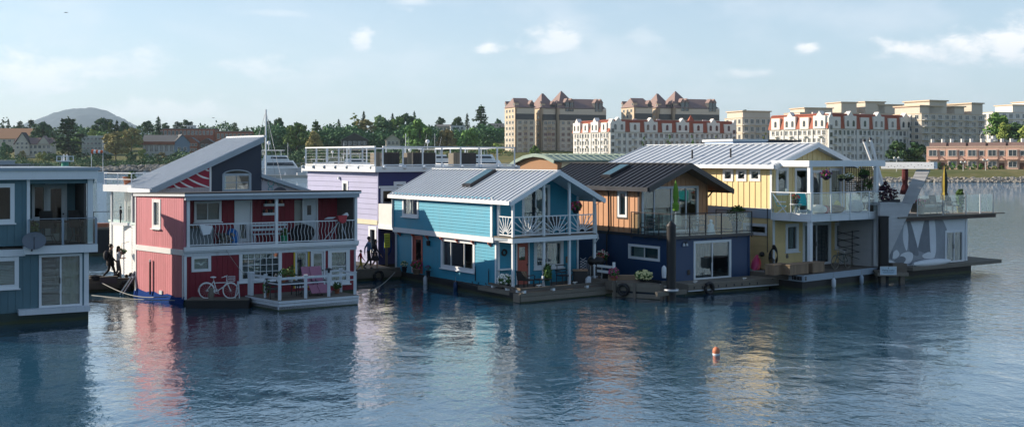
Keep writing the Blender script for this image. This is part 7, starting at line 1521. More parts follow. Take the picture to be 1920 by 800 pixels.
o = pix(193, 320, 320); o.z = 0; t = thing('windsock', 'orange and white windsock on a tall pole', 'windsock', o); zt = pix(193, 262, 320).z; MB().tube(o, o+up*zt, .10, .07).build('pole', M_white, t); zs = pix(193, 284.5, 320).z; MB().tube(o+V((-3.2,0,0)), o+V((-3.2,0,zs+.3)), .08).build('support_pole', M_white, t)
for i in range(5): a, b = o+V((-3.1+i*.62,0,zs)), o+V((-3.1+(i+1)*.62,0,zs-.03)); MB().tube(a, b, .62-.05*i, .57-.05*i, 12).build('sock_band', mat('orange_cloth', (.62,.10,.02), .8) if i % 2 == 0 else M_white, t)
c = pix(191, 317, 318); c.z = 0; mb = MB(); mb.box(c+V((-1,-1,-.3)), c+V((1,1,2.6))); mb.box(c+V((-1.2,-1.2,2.6)), c+V((1.2,1.2,2.8))); one('kiosk', mb, M_white2, 'small pale kiosk at the foot of the windsock', 'kiosk', c)

# ------------------------------------------------------------------ far buildings
def frontage(parent, face, s0, s1, z0, z1, cols, rows, ww, wh, frame, glass, group=None, skip=None, arch=False, proud=.06, two=False, name='window'):
    """grid of window objects sharing one mesh: frame ring and recessed pane"""
    def wmesh(s, z):
        mb = MB(); a0, a1, b0, b1 = s-ww/2, s+ww/2, z-wh/2, z+wh/2; t = .13
        face.box(mb, a0, a1, b0, b1, .005, .02, 1)
        for q in ((a0-t, a0, b0-t, b1+t), (a1, a1+t, b0-t, b1+t), (a0, a1, b1, b1+t), (a0, a1, b0-t, b0)): face.box(mb, *q, .004, proud+.06)
        if two: face.box(mb, s-.05, s+.05, b0, b1, .02, .05)
        if arch: mb.prism([face.pt(s+ww/2*math.cos(k), b1+.02+ww/2*math.sin(k), .006) for k in [math.pi*i/8 for i in range(9)]], face.n*.02, 1)
        return mb
    first = None
    for j in range(rows):
        for i in range(cols):
            if skip and skip(i, j): continue
            s = s0+(s1-s0)*(i+.5)/cols; z = z0+(z1-z0)*(j+.5)/rows
            if first is None: o = wmesh(s, z).build(name, [frame, glass[0]], parent); first = (o, face.pt(s, z))
            else: rep(first[0], [face.pt(s, z)-first[1]])
def solid(parent, face, s0, s1, z0, z1, depth, m, name='wall'): return bx(face, s0, s1, z0, z1, -depth, 0, name, m, parent)
def balconies(parent, face, ss, zs, w, m, d=1.3, rail=None):
    first = None
    for s in ss:
        for z in zs:
            if first is None:
                mb = MB(); face.box(mb, s-w/2, s+w/2, z, z+.2, .01, d); face.box(mb, s-w/2, s+w/2, z+1.05, z+1.15, d-.1, d)
                for i in range(7): face.box(mb, s-w/2+w*i/6-.03, s-w/2+w*i/6+.03, z+.2, z+1.05, d-.08, d-.02)
                first = (mb.build('balcony', m, parent, kind='stuff'), face.pt(s, z))
            else: rep(first[0], [face.pt(s, z)-first[1]])
def hip(parent, pts, zb, zt, shrink, m, name='roof'):      # hipped roof over a quad
    c = sum((V((p[0], p[1], 0)) for p in pts), V())/4; q = [V((p[0], p[1], 0)) for p in pts]
    return MB().hexa([p+up*zb for p in q]+[c+(p-c)*shrink+up*zt for p in q]).build(name, m, parent)
def ridge_roof(parent, f_, s0, s1, dep, zb, zt, fx, m):
    q = [f_.pt(s0,zb,.6), f_.pt(s1,zb,.6), f_.pt(s1,zb,-dep), f_.pt(s0,zb,-dep)]; c = (s0+s1)/2; h = (s1-s0)/2*fx; a, b = f_.pt(c-h, zt, -dep/2), f_.pt(c+h, zt, -dep/2)
    return MB().add(q+[a, b], [(0,1,5,4), (1,2,5), (2,3,4,5), (3,0,4), (0,3,2,1)]).build('roof', m, parent)
def gable(parent, face, s0, s1, depth, zb, zt, m, wallm, over=.5, along=True, name='roof'):
    """along: ridge parallel to the face"""
    if along:
        a = [face.pt(s0-over, zb, over), face.pt(s1+over, zb, over), face.pt(s1+over, zt, -depth/2), face.pt(s0-over, zt, -depth/2)]; b = [face.pt(s0-over, zb, -depth-over), face.pt(s1+over, zb, -depth-over), face.pt(s1+over, zt, -depth/2), face.pt(s0-over, zt, -depth/2)]
        r = MB().hexa([p-up*.25 for p in a]+a).build(name, m, parent); MB().hexa([p-up*.25 for p in b]+b).build(name, m, parent)
        for s in (s0, s1): MB().prism([face.pt(s, zb-.1, 0), face.pt(s, zb-.1, -depth), face.pt(s, zt-.3, -depth/2)], face.u*(.1 if s == s0 else -.1)).build('gable_wall', wallm, parent)
    else:
        m_ = (s0+s1)/2
        for s in (s0-over, s1+over):
            a = [face.pt(s, zb-.1, over), face.pt(m_, zt, over), face.pt(m_, zt, -depth), face.pt(s, zb-.1, -depth)]; r = MB().hexa([p-up*.25 for p in a]+a).build(name, m, parent)
        MB().prism([face.pt(s0, zb-.1, 0), face.pt(s1, zb-.1, 0), face.pt(m_, zt-.3, 0)], -face.n*.2).build('gable_wall', wallm, parent)
    return r
M_fg = mat('far_window_glass', (.035,.05,.065), .12, spec=.8, rnd=.35); M_fgl = mat('far_bright_glass', (.065,.095,.12), .10, spec=.9, rnd=.3); M_fw = mat('far_white_trim', (.62,.62,.60), .6)
M_tan = mat('tan_stucco', (.56,.45,.33), .8); M_tan2 = mat('tan_stone', (.56,.50,.42), .8); M_wst = mat('white_stucco', (.72,.69,.65), .75); M_redroof = mat('terracotta_roof', (.33,.085,.045), .7); M_brnroof = mat('brown_shingle_roof', (.25,.175,.16), .8); M_drk = mat('dark_penthouse_glazing', (.06,.065,.07), .4); M_brick = mat('red_brick', (.26,.095,.055), .85); M_pinkb = mat('pink_brick', (.60,.40,.32), .8); M_greyroof = mat('grey_shingle', (.15,.15,.15), .8); M_tanroof = mat('orange_tan_shingle', (.34,.19,.11), .8)
# 1: the tan tower; a second one stands behind the white hotel
def tower(label):
    D = 600; u_ = V((.93,.37,0)).normalized(); b_ = V((-.37,.93,0)).normalized(); o0 = pix(966, CY, D); o0.z = 0
    t = thing('apartment_tower', label, 'apartment block', o0); zb, zt = 2.5, 33.0; fh = (zt-zb)/10
    blocks = [(966, 1003, 0, 15), (1016, 1042, -4.0, 17), (1047, 1137, -1.5, 18)]
    for i, (x0, x1, fwd, dep) in enumerate(blocks):
        base = pix(x0, CY, D+(x0-966)/F*D*.40-fwd*-1.0*-1); base.z = 0
        f_ = Face(base, base+u_*40); w = f_.sx(x1); f_ = Face(base, base+u_*w); L_ = Face(base+b_*dep, base)
        solid(t, f_, 0, w, zb, zt-fh*2, dep, M_tan2); solid(t, f_, .15, w-.15, zt-fh*2, zt-fh, dep-.3, M_drk, 'penthouse_storey'); solid(t, f_, .1, w-.1, zt-fh, zt, dep-.2, M_tan2, 'top_storey')
        solid(t, f_, -.08, .9, zb, zt+.6, .9, M_tan, 'corner_pier'); solid(t, f_, -.12, w+.1, zt-fh*2-.25, zt-fh*2+.1, dep+.1, M_tan, 'cornice')
        n = max(3, int(w/3.4)); frontage(t, f_, 1.0, w-.4, zb, zt-fh*2, n, 8, 1.7, 1.6, M_fw if False else M_tan, [M_fgl], two=True); frontage(t, f_.off(-.14), 1.0, w-.4, zt-fh*2, zt, n, 2, 2.0, 1.7, M_tan, [M_fgl], two=True)
        solid(t, L_, 0, dep, zb, zt+.2, .3, M_tan, 'sunlit_wall'); frontage(t, L_, 1, dep-1, zb, zt, 3 if i == 0 else 2, 10, 1.8, 1.5, M_fw, [M_fg], two=True)
        balconies(t, f_, [w*.30, w*.72] if w > 12 else [w*.5], [zb+fh*j for j in range(1, 8)], 2.6, M_tan)
        zpk = (38.5, 41.5, 43.0)[i]
        if i < 2: ridge_roof(t, f_, -.5, w+.5, dep, zt+.3, zpk, .62 if i == 0 else .12, M_brnroof)
        else:
            ridge_roof(t, f_, -.5, w*.42, dep, zt+.3, zpk, .03, M_brnroof); ridge_roof(t, f_.off(-.6), w*.18, w, dep-1, zt+.25, 38.8, .72, M_brnroof)
        for s in ([w*.84] if i == 0 else [w*.8] if i == 1 else [w*.18, w*.27, w*.80, w*.88]):
            big = i == 2; hh = 3.4 if big else 2.0; d = solid(t, f_, s-1.25, s+1.25, zt-1.5 if big else zt, zt+hh, 3.5, M_drk, 'dormer'); MB().prism([f_.pt(s-1.5, zt+hh, .3), f_.pt(s+1.5, zt+hh, .3), f_.pt(s, zt+hh+2.2, .3)], -f_.n*4).build('dormer_roof', M_brnroof, d)
            if big: MB().prism([f_.pt(s-.9, zt-1.2, .05), f_.pt(s+.9, zt-1.2, .05), f_.pt(s+.9, zt+hh-.3, .05), f_.pt(s, zt+hh+1.1, .31), f_.pt(s-.9, zt+hh-.3, .05)], f_.n*.03).build('dormer_window', M_fgl, d)
        for s in (1.2, dep-2): d = solid(t, L_, s-.9, s+.9, zt, zt+2.6, 2.5, M_tan, 'dormer'); MB().prism([L_.pt(s-1.1, zt+2.6, .2), L_.pt(s+1.1, zt+2.6, .2), L_.pt(s, zt+4, .2)], -L_.n*3).build('dormer_roof', M_brnroof, d); bx(L_, s-.55, s+.55, zt+.3, zt+2.4, .01, .06, 'dormer_window', M_fgl, d)
    return t
T = tower('tan apartment tower with steep brown roofs left of the white hotel'); sh = pix(1189, CY-2, 612)-pix(966, CY, 600)
copy_tree(T, ORG[T.name]+V((sh.x, sh.y, 0.6)), 0, 'tan apartment tower with brown roofs rising behind the long white hotel')
# 2: white hotels with red mansards
def hotel(label, xl, xc, xr, D, u_, z_eave, z_top, ncf, ncl, pattern):
    u_ = V(u_).normalized(); b_ = V((-u_.y, u_.x, 0)); o0 = pix(xc, CY, D); o0.z = 0; t = thing('waterfront_hotel', label, 'hotel', o0)
    tmp = Face(o0, o0+u_*100); w = tmp.sx(xr); f_ = Face(o0, o0+u_*w); tl = Face(o0+b_*100, o0); dep = 100-tl.sx(xl); L_ = Face(o0+b_*dep, o0); zb = 2.5; nf = 5; fh = (z_eave-zb)/nf
    solid(t, f_, 0, w, zb, z_eave, dep, M_wst); q = [f_.pt(-.5,0,.5), f_.pt(w+.5,0,.5), f_.pt(w+.5,0,-dep-.5), f_.pt(-.5,0,-dep-.5)]
    c = sum(q, V())/4; MB().hexa([p+up*z_eave for p in q]+[c+(p-c)*.955+up*(z_top-.6) for p in q]).build('mansard_roof', M_redroof, t); hip(t, [c+(p-c)*.97 for p in q], z_top-.6, z_top, .96, M_redroof, 'roof_edge')
    solid(t, f_, -.25, w+.25, z_eave-.3, z_eave+.02, dep+.2, M_fw, 'cornice')
    for face, n, L in ((f_, ncf, w), (L_, ncl, dep)):
        frontage(t, face, .8, L-.8, zb, z_eave, n, nf, 1.35, 1.75, M_fw, [M_fg], two=True)
        bays = max(2, n//3); bw_ = L/bays
        for i in range(bays):
            s = bw_*(i+.5); wide = i % 2 == pattern; hw = bw_*(.40 if wide else .30); zt_ = z_top-1.4 if not wide else z_top-.9
            face0 = face; face = face.off(.62); d = solid(t, face, s-hw, s+hw, z_eave-.05, zt_, 3.0, M_wst, 'dormer')
            if wide: MB().prism([face.pt(s-hw*.5, zt_, .02), face.pt(s+hw*.5, zt_, .02), face.pt(s, zt_+1.9, .02)], -face.n*2.3).build('dormer_gable', M_wst, d); pz = (s-hw*.5, s+hw*.5)
            else: pz = (s,)
            for p in pz:
                mb = MB(); mb.prism([face.pt(p-.62, z_eave+.9, .02), face.pt(p+.62, z_eave+.9, .02), face.pt(p+.62, z_eave+2.7, .02)]+[face.pt(p+.62*math.cos(k), z_eave+2.7+.62*math.sin(k), .02) for k in [math.pi*j/6 for j in range(1, 6)]]+[face.pt(p-.62, z_eave+2.7, .02)], face.n*.05); mb.build('dormer_window', M_fg, d)
            face = face0
        for i in range(bays):
            s = bw_*i
            if 0 < i: solid(t, face, s-.35, s+.35, zb, z_eave-.31, .35, M_fw, 'pilaster').location = face.n*.34
        balconies(t, face, [bw_*(i+.5) for i in range(0, bays)], [zb+fh*j for j in range(1, nf)], 2.2, M_fw)
    for e in (1.2, w-1.2): d = solid(t, f_.off(.6), e-1.2, e+1.2, zb, z_top-2, 3, M_wst, 'corner_bay'); MB().prism([f_.pt(e-1.3, z_top-2, .7), f_.pt(e+1.3, z_top-2, .7), f_.pt(e, z_top+.3, .7)], -f_.n*3).build('bay_gable', M_wst, d); frontage(t, f_.off(.6), e-1, e+1, zb, z_eave+2, 1, 6, 1.5, 1.7, M_fw, [M_fg])
    hip(t, [c+(p-c)*.06+u_*w*.3 for p in q], z_top-.4, z_top+3.2, .02, M_redroof, 'turret_roof') if pattern == 0 else None
    for k in range(5): p = f_.pt(w*(.12+.19*k), z_top, -dep*.4); MB().box(p-V((.8,.8,.3)), p+V((.8,.8,.9))).build('roof_vent', M_fw, t)
hotel('long white hotel with red mansard roof in front of the tan towers', 1075, 1143, 1379, 495, (.9,.43,0), 18.0, 23.4, 24, 13, 0); hotel('white hotel with red mansard roof directly above the yellow house', 1443, 1552, 1709, 450, (.85,.53,0), 18.3, 24.3, 20, 12, 1)
# 3: tan stepped condominiums
def condo(label, x0, x1, D, ytop, z0, u_, steps, cols, rows, m=None, side=.3, gl=None):
    m = m or M_tan2; u_ = V(u_).normalized(); b_ = V((-u_.y, u_.x, 0)); o0 = pix(x0, CY, D); o0.z = 0; t = thing('condominium', label, 'apartment block', o0); w = Face(o0, o0+u_*100).sx(x1); f_ = Face(o0, o0+u_*w); zt = pix(x0, ytop, D).z; dep = 16; L_ = Face(o0+b_*dep, o0)
    solid(t, f_, 0, w, z0, zt-3, dep, m); fh = (zt-3-z0)/rows
    for (a, b, h) in steps: solid(t, f_.off(-1), a*w, b*w, zt-3, zt-3+h, dep-2, m, 'roof_storey'); solid(t, f_.off(-.4), a*w-.6, b*w+.6, zt-3+h, zt-2.5+h, dep-.8, M_tan, 'roof_cap')
    for j in range(rows+1): solid(t, f_, -.2, w+.2, z0+fh*j-.15, z0+fh*j+.12, dep+.15, M_tan, 'floor_band').location = f_.n*.12
    frontage(t, f_, .6, w-.6, z0, zt-3, cols, rows, w/cols*.5, fh*.55, M_fw, [gl or M_fg], two=True); frontage(t, L_, .8, dep-.8, z0, zt-3, 4, rows, 1.7, fh*.55, M_fw, [M_fg], two=True)
    balconies(t, f_, [w*(i+.5)/cols for i in range(0, cols, 2)], [z0+fh*j for j in range(1, rows)], w/cols*.95, M_fw, 1.5); balconies(t, L_, [dep*.5], [z0+fh*j for j in range(1, rows)], 4, M_fw, 1.2)
    return t
condo('tan balconied block between the two white hotels', 1392, 1449, 560, 209, 4, (.93,.37,0), [(.05,.95,3)], 5, 6); condo('tan condominium with flat caps peeping over the right hotel', 1500, 1705, 600, 200, 4, (.95,.3,0), [(.05,.3,2.2),(.38,.52,5.5),(.60,.78,6),(.72,.95,4.6)], 12, 7)
condo('large stepped tan condominium above the pink townhouses', 1728, 1846, 470, 199, 3, (.9,.43,0), [(.0,.35,3),(.15,.42,5.2),(.55,.7,3),(.82,1,4.6)], 9, 8); condo('white terraced apartments with glass balconies at the right edge', 1862, 1990, 640, 200, 8, (.95,.3,0), [(.3,.9,4),(.55,.95,6)], 10, 6, M_wst, gl=M_fgl)
# 4: pink brick townhouses, one thing per unit
tu = V((.86,-.51,0)); to = pix(1737, CY, 384); to.z = 0; uw = 6.15; ordn = ['leftmost', 'second', 'third', 'fourth', 'fifth', 'sixth']; proto = None
for i in range(6):
    base = to+tu*uw*i
    if proto is None:
        t = proto = thing('townhouse', '', 'townhouse', base, 'pink brick townhouses on the far bank'); f_ = Face(base, base+tu*uw); zb, zt = 2.6, 10.2
        solid(t, f_, .02, uw-.02, zb, zt, 11, M_pinkb); solid(t, f_.off(.5), .5, uw*.62, zb, zt-.8, 1, M_pinkb, 'front_bay'); solid(t, f_.off(.15), -.0, uw, zt-.02, zt+.35, 11.2, mat('cream_coping', (.58,.42,.33), .7), 'coping'); solid(t, f_.off(-3), .4, uw-.4, zt+.35, zt+1.6, 7, M_brnroof, 'roof')
        g = f_.off(.5); frontage(t, g, .7, uw*.58, zb+.9, zb+3.1, 1, 1, 2.3, 1.7, M_fw, [M_fg], two=True); frontage(t, g, .7, uw*.58, zb+4.3, zb+7, 1, 1, 2.3, 1.9, M_fw, [M_fg], two=True); frontage(t, f_, uw*.68, uw*.96, zb+4.5, zb+6.8, 1, 1, 1.2, 1.5, M_fw, [M_fg])
        bx(f_, uw*.68, uw*.94, zb, zb+2.5, .01, .06, 'door', mat('brown_door', (.12,.05,.03), .6), t); balconies(t, g, [uw*.32], [zb+3.5], 3.4, M_pinkb, 1.2)
        MB().prism([g.pt(uw*.66, zb+3.2, .1), g.pt(uw*.98, zb+3.2, .1), g.pt(uw*.82, zb+4.3, .1)], -f_.n*.9).build('porch_gable', M_pinkb, t)
        for s in (.2, .75): c = f_.pt(uw*s, zt+1.6, -4); MB().box(c-V((.45,.45,.2)), c+V((.45,.45,1.2))).build('chimney', M_fw, t)
    else: t = copy_tree(proto, base, 0)
    t['label'] = ordn[i]+' pink brick townhouse from the left on the far bank'
# 5: houses on the left shore
def cottage(label, x0, x1, D, yb, ye, yr, wm, rm, cols, rows, ang=.12, dep=9, along=True, extra=None, z0=None):
    o0 = pix(x0, yb, D); u_ = V((math.cos(ang), math.sin(ang), 0)); base = V((o0.x, o0.y, 0)); w = Face(base, base+u_*50).sx(x1); f_ = Face(base, base+u_*w); zb, ze, zr_ = pix(x0, yb, D).z, pix(x0, ye, D).z, pix(x0, yr, D).z; t = thing('shore_house', label, 'house', V((base.x, base.y, zb)))
    solid(t, f_, 0, w, zb-4, ze, dep, wm); gable(t, f_, 0, w, dep, ze, zr_, rm, wm, .5, along) if yr < ye-1 else solid(t, f_, -.3, w+.3, ze, ze+.5, dep+.3, rm, 'roof')
    frontage(t, f_, .6, w-.6, zb, ze, cols, rows, min(1.6, w/cols*.55), (ze-zb)/rows*.5, M_fw, [M_fg], two=True); L_ = Face(base+V((-u_.y, u_.x, 0))*dep, base); frontage(t, L_, .8, dep-.8, zb, ze, 2, rows, 1.2, (ze-zb)/rows*.5, M_fw, [M_fg])
    return t, f_, w, ze, zr_
M_cream = mat('cream_render', (.50,.47,.41), .8); M_grn = mat('grey_green_render', (.30,.33,.30), .8); M_bgrey = mat('blue_grey_boards', (.17,.23,.30), .8)
cottage('large house with orange tan roof at the far left shore', -30, 56, 750, 268, 260, 240, M_cream, M_tanroof, 8, 1, .05, 16)
t, f_, w, ze, zr_ = cottage('cream gabled house with brown roofs on the left shore', 27, 97, 690, 291, 270, 258, M_cream, M_brnroof, 8, 2, .1, 9); gable(t, f_.off(1.2), .5, w*.42, 8, ze, zr_+3.2, mat('dark_shingle', (.05,.045,.045), .8), M_cream, .6, False); solid(t, f_.off(1.2), .5, w*.42, ze-7, ze, 2, M_cream, 'front_wing'); frontage(t, f_.off(1.2), 1, w*.40, ze-3.3, ze+1.5, 3, 2, 1.3, 1.3, M_fw, [M_fg]); gable(t, f_.off(.6), w*.62, w*.95, 6, ze, zr_+1.2, M_brnroof, M_cream, .4, False); bx(f_, w*.2, w*.25, zr_, zr_+2.2, -4, -3, 'chimney', M_brick, t)
cottage('grey green flat-roofed flats beside the big cedar', 153, 206, 715, 282, 256, 255.5, M_grn, M_fw, 7, 3, .08, 10)
t, f_, w, ze, zr_ = cottage('hall with long grey roof on the left shore', 268, 328, 665, 290, 266, 252.5, mat('pale_render', (.42,.42,.40), .8), M_greyroof, 6, 1, .15, 14); bx(f_, -3, w, ze-1.6, ze+.2, .05, .9, 'brown_fascia', M_brick, t)
f2_ = Face(f_.pt(w-.2, 0, .3), f_.pt(w-.2, 0, .3)+V((.9,.43,0))*9); solid(t, f2_, 0, 8.6, ze-8, ze-.2, 10, M_bgrey, 'blue_wing'); gable(t, f2_, 0, 8.6, 12, ze-.2, zr_+.4, M_greyroof, M_bgrey, .5, False); frontage(t, f2_, 1, 7.6, ze-6, ze-2, 2, 1, 1.8, 2.0, M_fw, [M_fg])
cottage('row of dark gabled brick cottages behind the hall', 345, 372, 720, 285, 267, 257, M_brick, M_greyroof, 4, 2, .1, 8, False); cottage('dark brick cottage with white gable trim near the shed roof', 374, 402, 715, 288, 268, 259, mat('dark_brick', (.13,.07,.06), .85), M_greyroof, 3, 2, .1, 8, False)
cottage('long red brick building on the ridge', 298, 402, 800, 256, 242, 241.5, M_brick, M_greyroof, 14, 1, .05, 14); cottage('red brick building right of the ridge block', 404, 484, 790, 264, 247, 246.5, M_brick, M_greyroof, 10, 1, .05, 14); cottage('white rooftop plant room on the brick ridge block', 350, 364, 803, 243, 236, 235.5, M_fw, M_fw, 2, 1, .05, 6)
cottage('low flats with flat roof above the trees', 604, 652, 790, 250, 240, 239, M_cream, M_fw, 7, 1, .05, 10)
cottage('dark timber gabled house with tall white windows among trees', 640, 690, 640, 275, 262, 249, mat('dark_timber', (.06,.055,.05), .8), M_greyroof, 5, 1, .15, 10, False); cottage('small cream gabled house among the shore trees', 724, 750, 650, 274, 262, 252, M_cream, M_greyroof, 3, 1, .15, 8, False)
cottage('pale flats on the rise above the yachts', 816, 846, 760, 246, 237, 233, M_cream, M_greyroof, 4, 1, .05, 9); cottage('white rendered house half hidden by trees', 845, 872, 700, 252, 236, 235, M_fw, M_greyroof, 3, 2, .1, 8); cottage('grey gabled house at the foot of the tower', 918, 945, 720, 258, 240, 231, M_bgrey, M_greyroof, 3, 2, .1, 8); cottage('small white house glimpsed behind the conifers', 508, 534, 730, 262, 255, 250, M_fw, M_greyroof, 3, 1, .1, 8)
f_ = Face(gnd(0, 315, 1.5), gnd(240, 312, 1.5)); t = thing('sea_wall', 'grey stone sea wall below the cream gabled house', 'wall', f_.pt(0, 0)); bx(f_, -10, f_.L, -.5, 3.4, -1, 0, 'stonework', mat('grey_stone', (.17,.18,.19), .9, var=.4, vscale=.6), t); bx(f_, -10, f_.L, 3.4, 3.7, -1.1, .1, 'coping', M_greytrim, t)
t = thing('boat_shed', 'small pale boat shed on the sea wall at the left', 'shed', f_.pt(8, 3.7, -4)); solid(t, f_, -12, 12, 1, 5.2, 5, M_greytrim, 'wall'); solid(t, f_.off(.4), -12.5, 12.5, 5.2, 5.6, 6, M_fw, 'roof')
# lamp posts on the far bank
for k, (x, y0, y1, lab) in enumerate(((1848, 326, 300, 'white double-headed lamp post before the pink townhouses'), (1806, 322, 304, 'short white lamp post by the hedge on the far bank'), (1681, 318, 296, 'white lamp post behind the white roof beam'), (1838, 276, 254, 'curved street lamp over the townhouse roofs'))):
    D = 335 if k < 3 else 430; o = pix(x, y0, D); zt = pix(x, y1, D).z; t = thing('lamp_post', lab, 'street lamp', V((o.x, o.y, 2.4))); 
    MB().tube(V((o.x, o.y, 1.5)), V((o.x, o.y, zt)), .12, .08).build('post', M_fw, t)
    if k < 3:
        for s in (-.6, .6): MB().ball(V((o.x+s, o.y, zt)), .35, 8, 6).build('lamp_globe', M_fw, t); MB().bar(V((o.x, o.y, zt-.3)), V((o.x+s, o.y, zt-.2)), .08).build('arm', M_fw, t)
    else: MB().path([V((o.x, o.y, zt)), V((o.x+.8, o.y, zt+1.3)), V((o.x+2.4, o.y, zt+1.7)), V((o.x+4.2, o.y, zt+1.5))], .12, 6).build('arm', M_fw, t)

# ------------------------------------------------------------------ trees
def clump_mesh(name, kind, seed):
    rr = random.Random(seed); mb = MB()
    def leafq(p, s, d):
        a = V((rr.uniform(-1,1), rr.uniform(-1,1), rr.uniform(-.7,.7))).normalized(); b = a.cross(d+V((.01,.02,.03))).normalized(); mb.add([p-a*s, p+b*s*.7, p+a*s, p-b*s*.7], [(0,1,2,3)])
    if kind in ('round', 'tall', 'bush'):
        W = {'round': .46, 'tall': .17, 'bush': .75}[kind]; lo = {'round': .18, 'tall': .08, 'bush': 0}[kind]; n = {'round': 22, 'tall': 16, 'bush': 16}[kind]
        for i in range(n):
            th = rr.uniform(0, 2*math.pi); zz = rr.uniform(0, 1); rad = W*math.sin(math.pi*min(.98, .15+.8*zz))**.6*rr.uniform(.35, .85); c = V((rad*math.cos(th), rad*math.sin(th), lo+(1-lo)*(.08+.82*zz))); r = W*rr.uniform(.26, .46)*(1.15-.5*zz)
            for j in range(75):
                d = V((rr.gauss(0,1), rr.gauss(0,1), rr.gauss(.15,1))).normalized(); leafq(c+V((d.x*r, d.y*r, d.z*r*.8))*rr.uniform(.65, 1.05), .043*rr.uniform(.7,1.4)*(W/.46)**.5, d)
    else:
        W = {'fir': .20, 'cedar': .36}[kind]; lev = {'fir': 17, 'cedar': 11}[kind]
        for i in range(lev):
            z = .10+.88*i/lev; R0 = W*(1-(i/lev))**(.85 if kind == 'fir' else .5)*rr.uniform(.75, 1.15)+.015; nb = rr.randint(6, 9)
            for b in range(nb):
                th = rr.uniform(0, 2*math.pi); L = R0*rr.uniform(.65, 1.15); dr = rr.uniform(-.12, .05)
                for j in range(12 if kind == 'fir' else 20):
                    t = rr.uniform(.15, 1); w = .28*L*(1.1-t)+.012; p = V((math.cos(th)*L*t+rr.uniform(-w,w), math.sin(th)*L*t+rr.uniform(-w,w), z+dr*L*t+rr.uniform(-.014,.014)*(1 if kind == 'fir' else 2.0))); leafq(p, .028*rr.uniform(.7,1.5)*(1 if kind == 'fir' else 1.25), V((0,0,1)))
        for j in range(25): leafq(V((rr.gauss(0,.006), rr.gauss(0,.006), rr.uniform(.93,1.0))), .016, V((1,0,0)))
    return mb.mesh(name)
VAR = {k: [clump_mesh('crown', k, 10*i+j) for j in range(2)] for i, k in enumerate(('round', 'tall', 'bush', 'fir', 'cedar'))}
tk = MB(); tk.path([(0,0,-.12),(0,0,.15),(.01,0,.4),(0,.01,.7)], [.030,.024,.017,.008], 7)
for a in range(5): tk.tube((0,0,.25+.07*a), (.20*math.cos(a*2.4), .20*math.sin(a*2.4), .42+.08*a), .009, .003, 5)
TRUNK = tk.mesh('trunk'); TRUNK.materials.append(mat('bark', (.06,.045,.035), .9))
LEAF = {'g': leaf_mat('leaf_green', (0.078,0.164,0.042), (0.169,0.287,0.074)), 'd': leaf_mat('leaf_dark', (0.036,0.088,0.039), (0.081,0.150,0.055)), 'b': leaf_mat('leaf_russet', (0.192,0.164,0.067), (0.293,0.233,0.096)), 'y': leaf_mat('leaf_olive', (0.192,0.259,0.063), (0.316,0.368,0.096)), 'p': leaf_mat('leaf_grey', (0.123,0.192,0.096), (0.225,0.313,0.127))}
CR = {}
def tree(label, x, yt, yb, wpx, D, kind, leaf, name='tree', group=None):
    o = pix(x, yb, D); zt = pix(x, yt, D).z; zb = max(o.z, 1.5); h = max(1.5, zt-zb); t = thing(name, label, 'tree' if kind != 'bush' else 'shrub', V((o.x, o.y, zb)), group)
    v = random.randrange(2); key = (kind, v, leaf)
    if key not in CR: me = VAR[kind][v].copy(); me.materials.append(LEAF[leaf]); CR[key] = me
    W = {'round': .92, 'tall': .34, 'bush': 1.5, 'fir': .40, 'cedar': .72}[kind]; w = wpx/F*D/(W*h); 
    c = bpy.data.objects.new('crown', CR[key]); COL.objects.link(c); c.parent = t; c.scale = (h*w, h*w, h); c.rotation_euler = (0, 0, random.uniform(0, 6.28))
    if kind != 'bush': k = bpy.data.objects.new('trunk', TRUNK); COL.objects.link(k); k.parent = t; k.scale = (h*.8, h*.8, h)
    return t
random.seed(11)
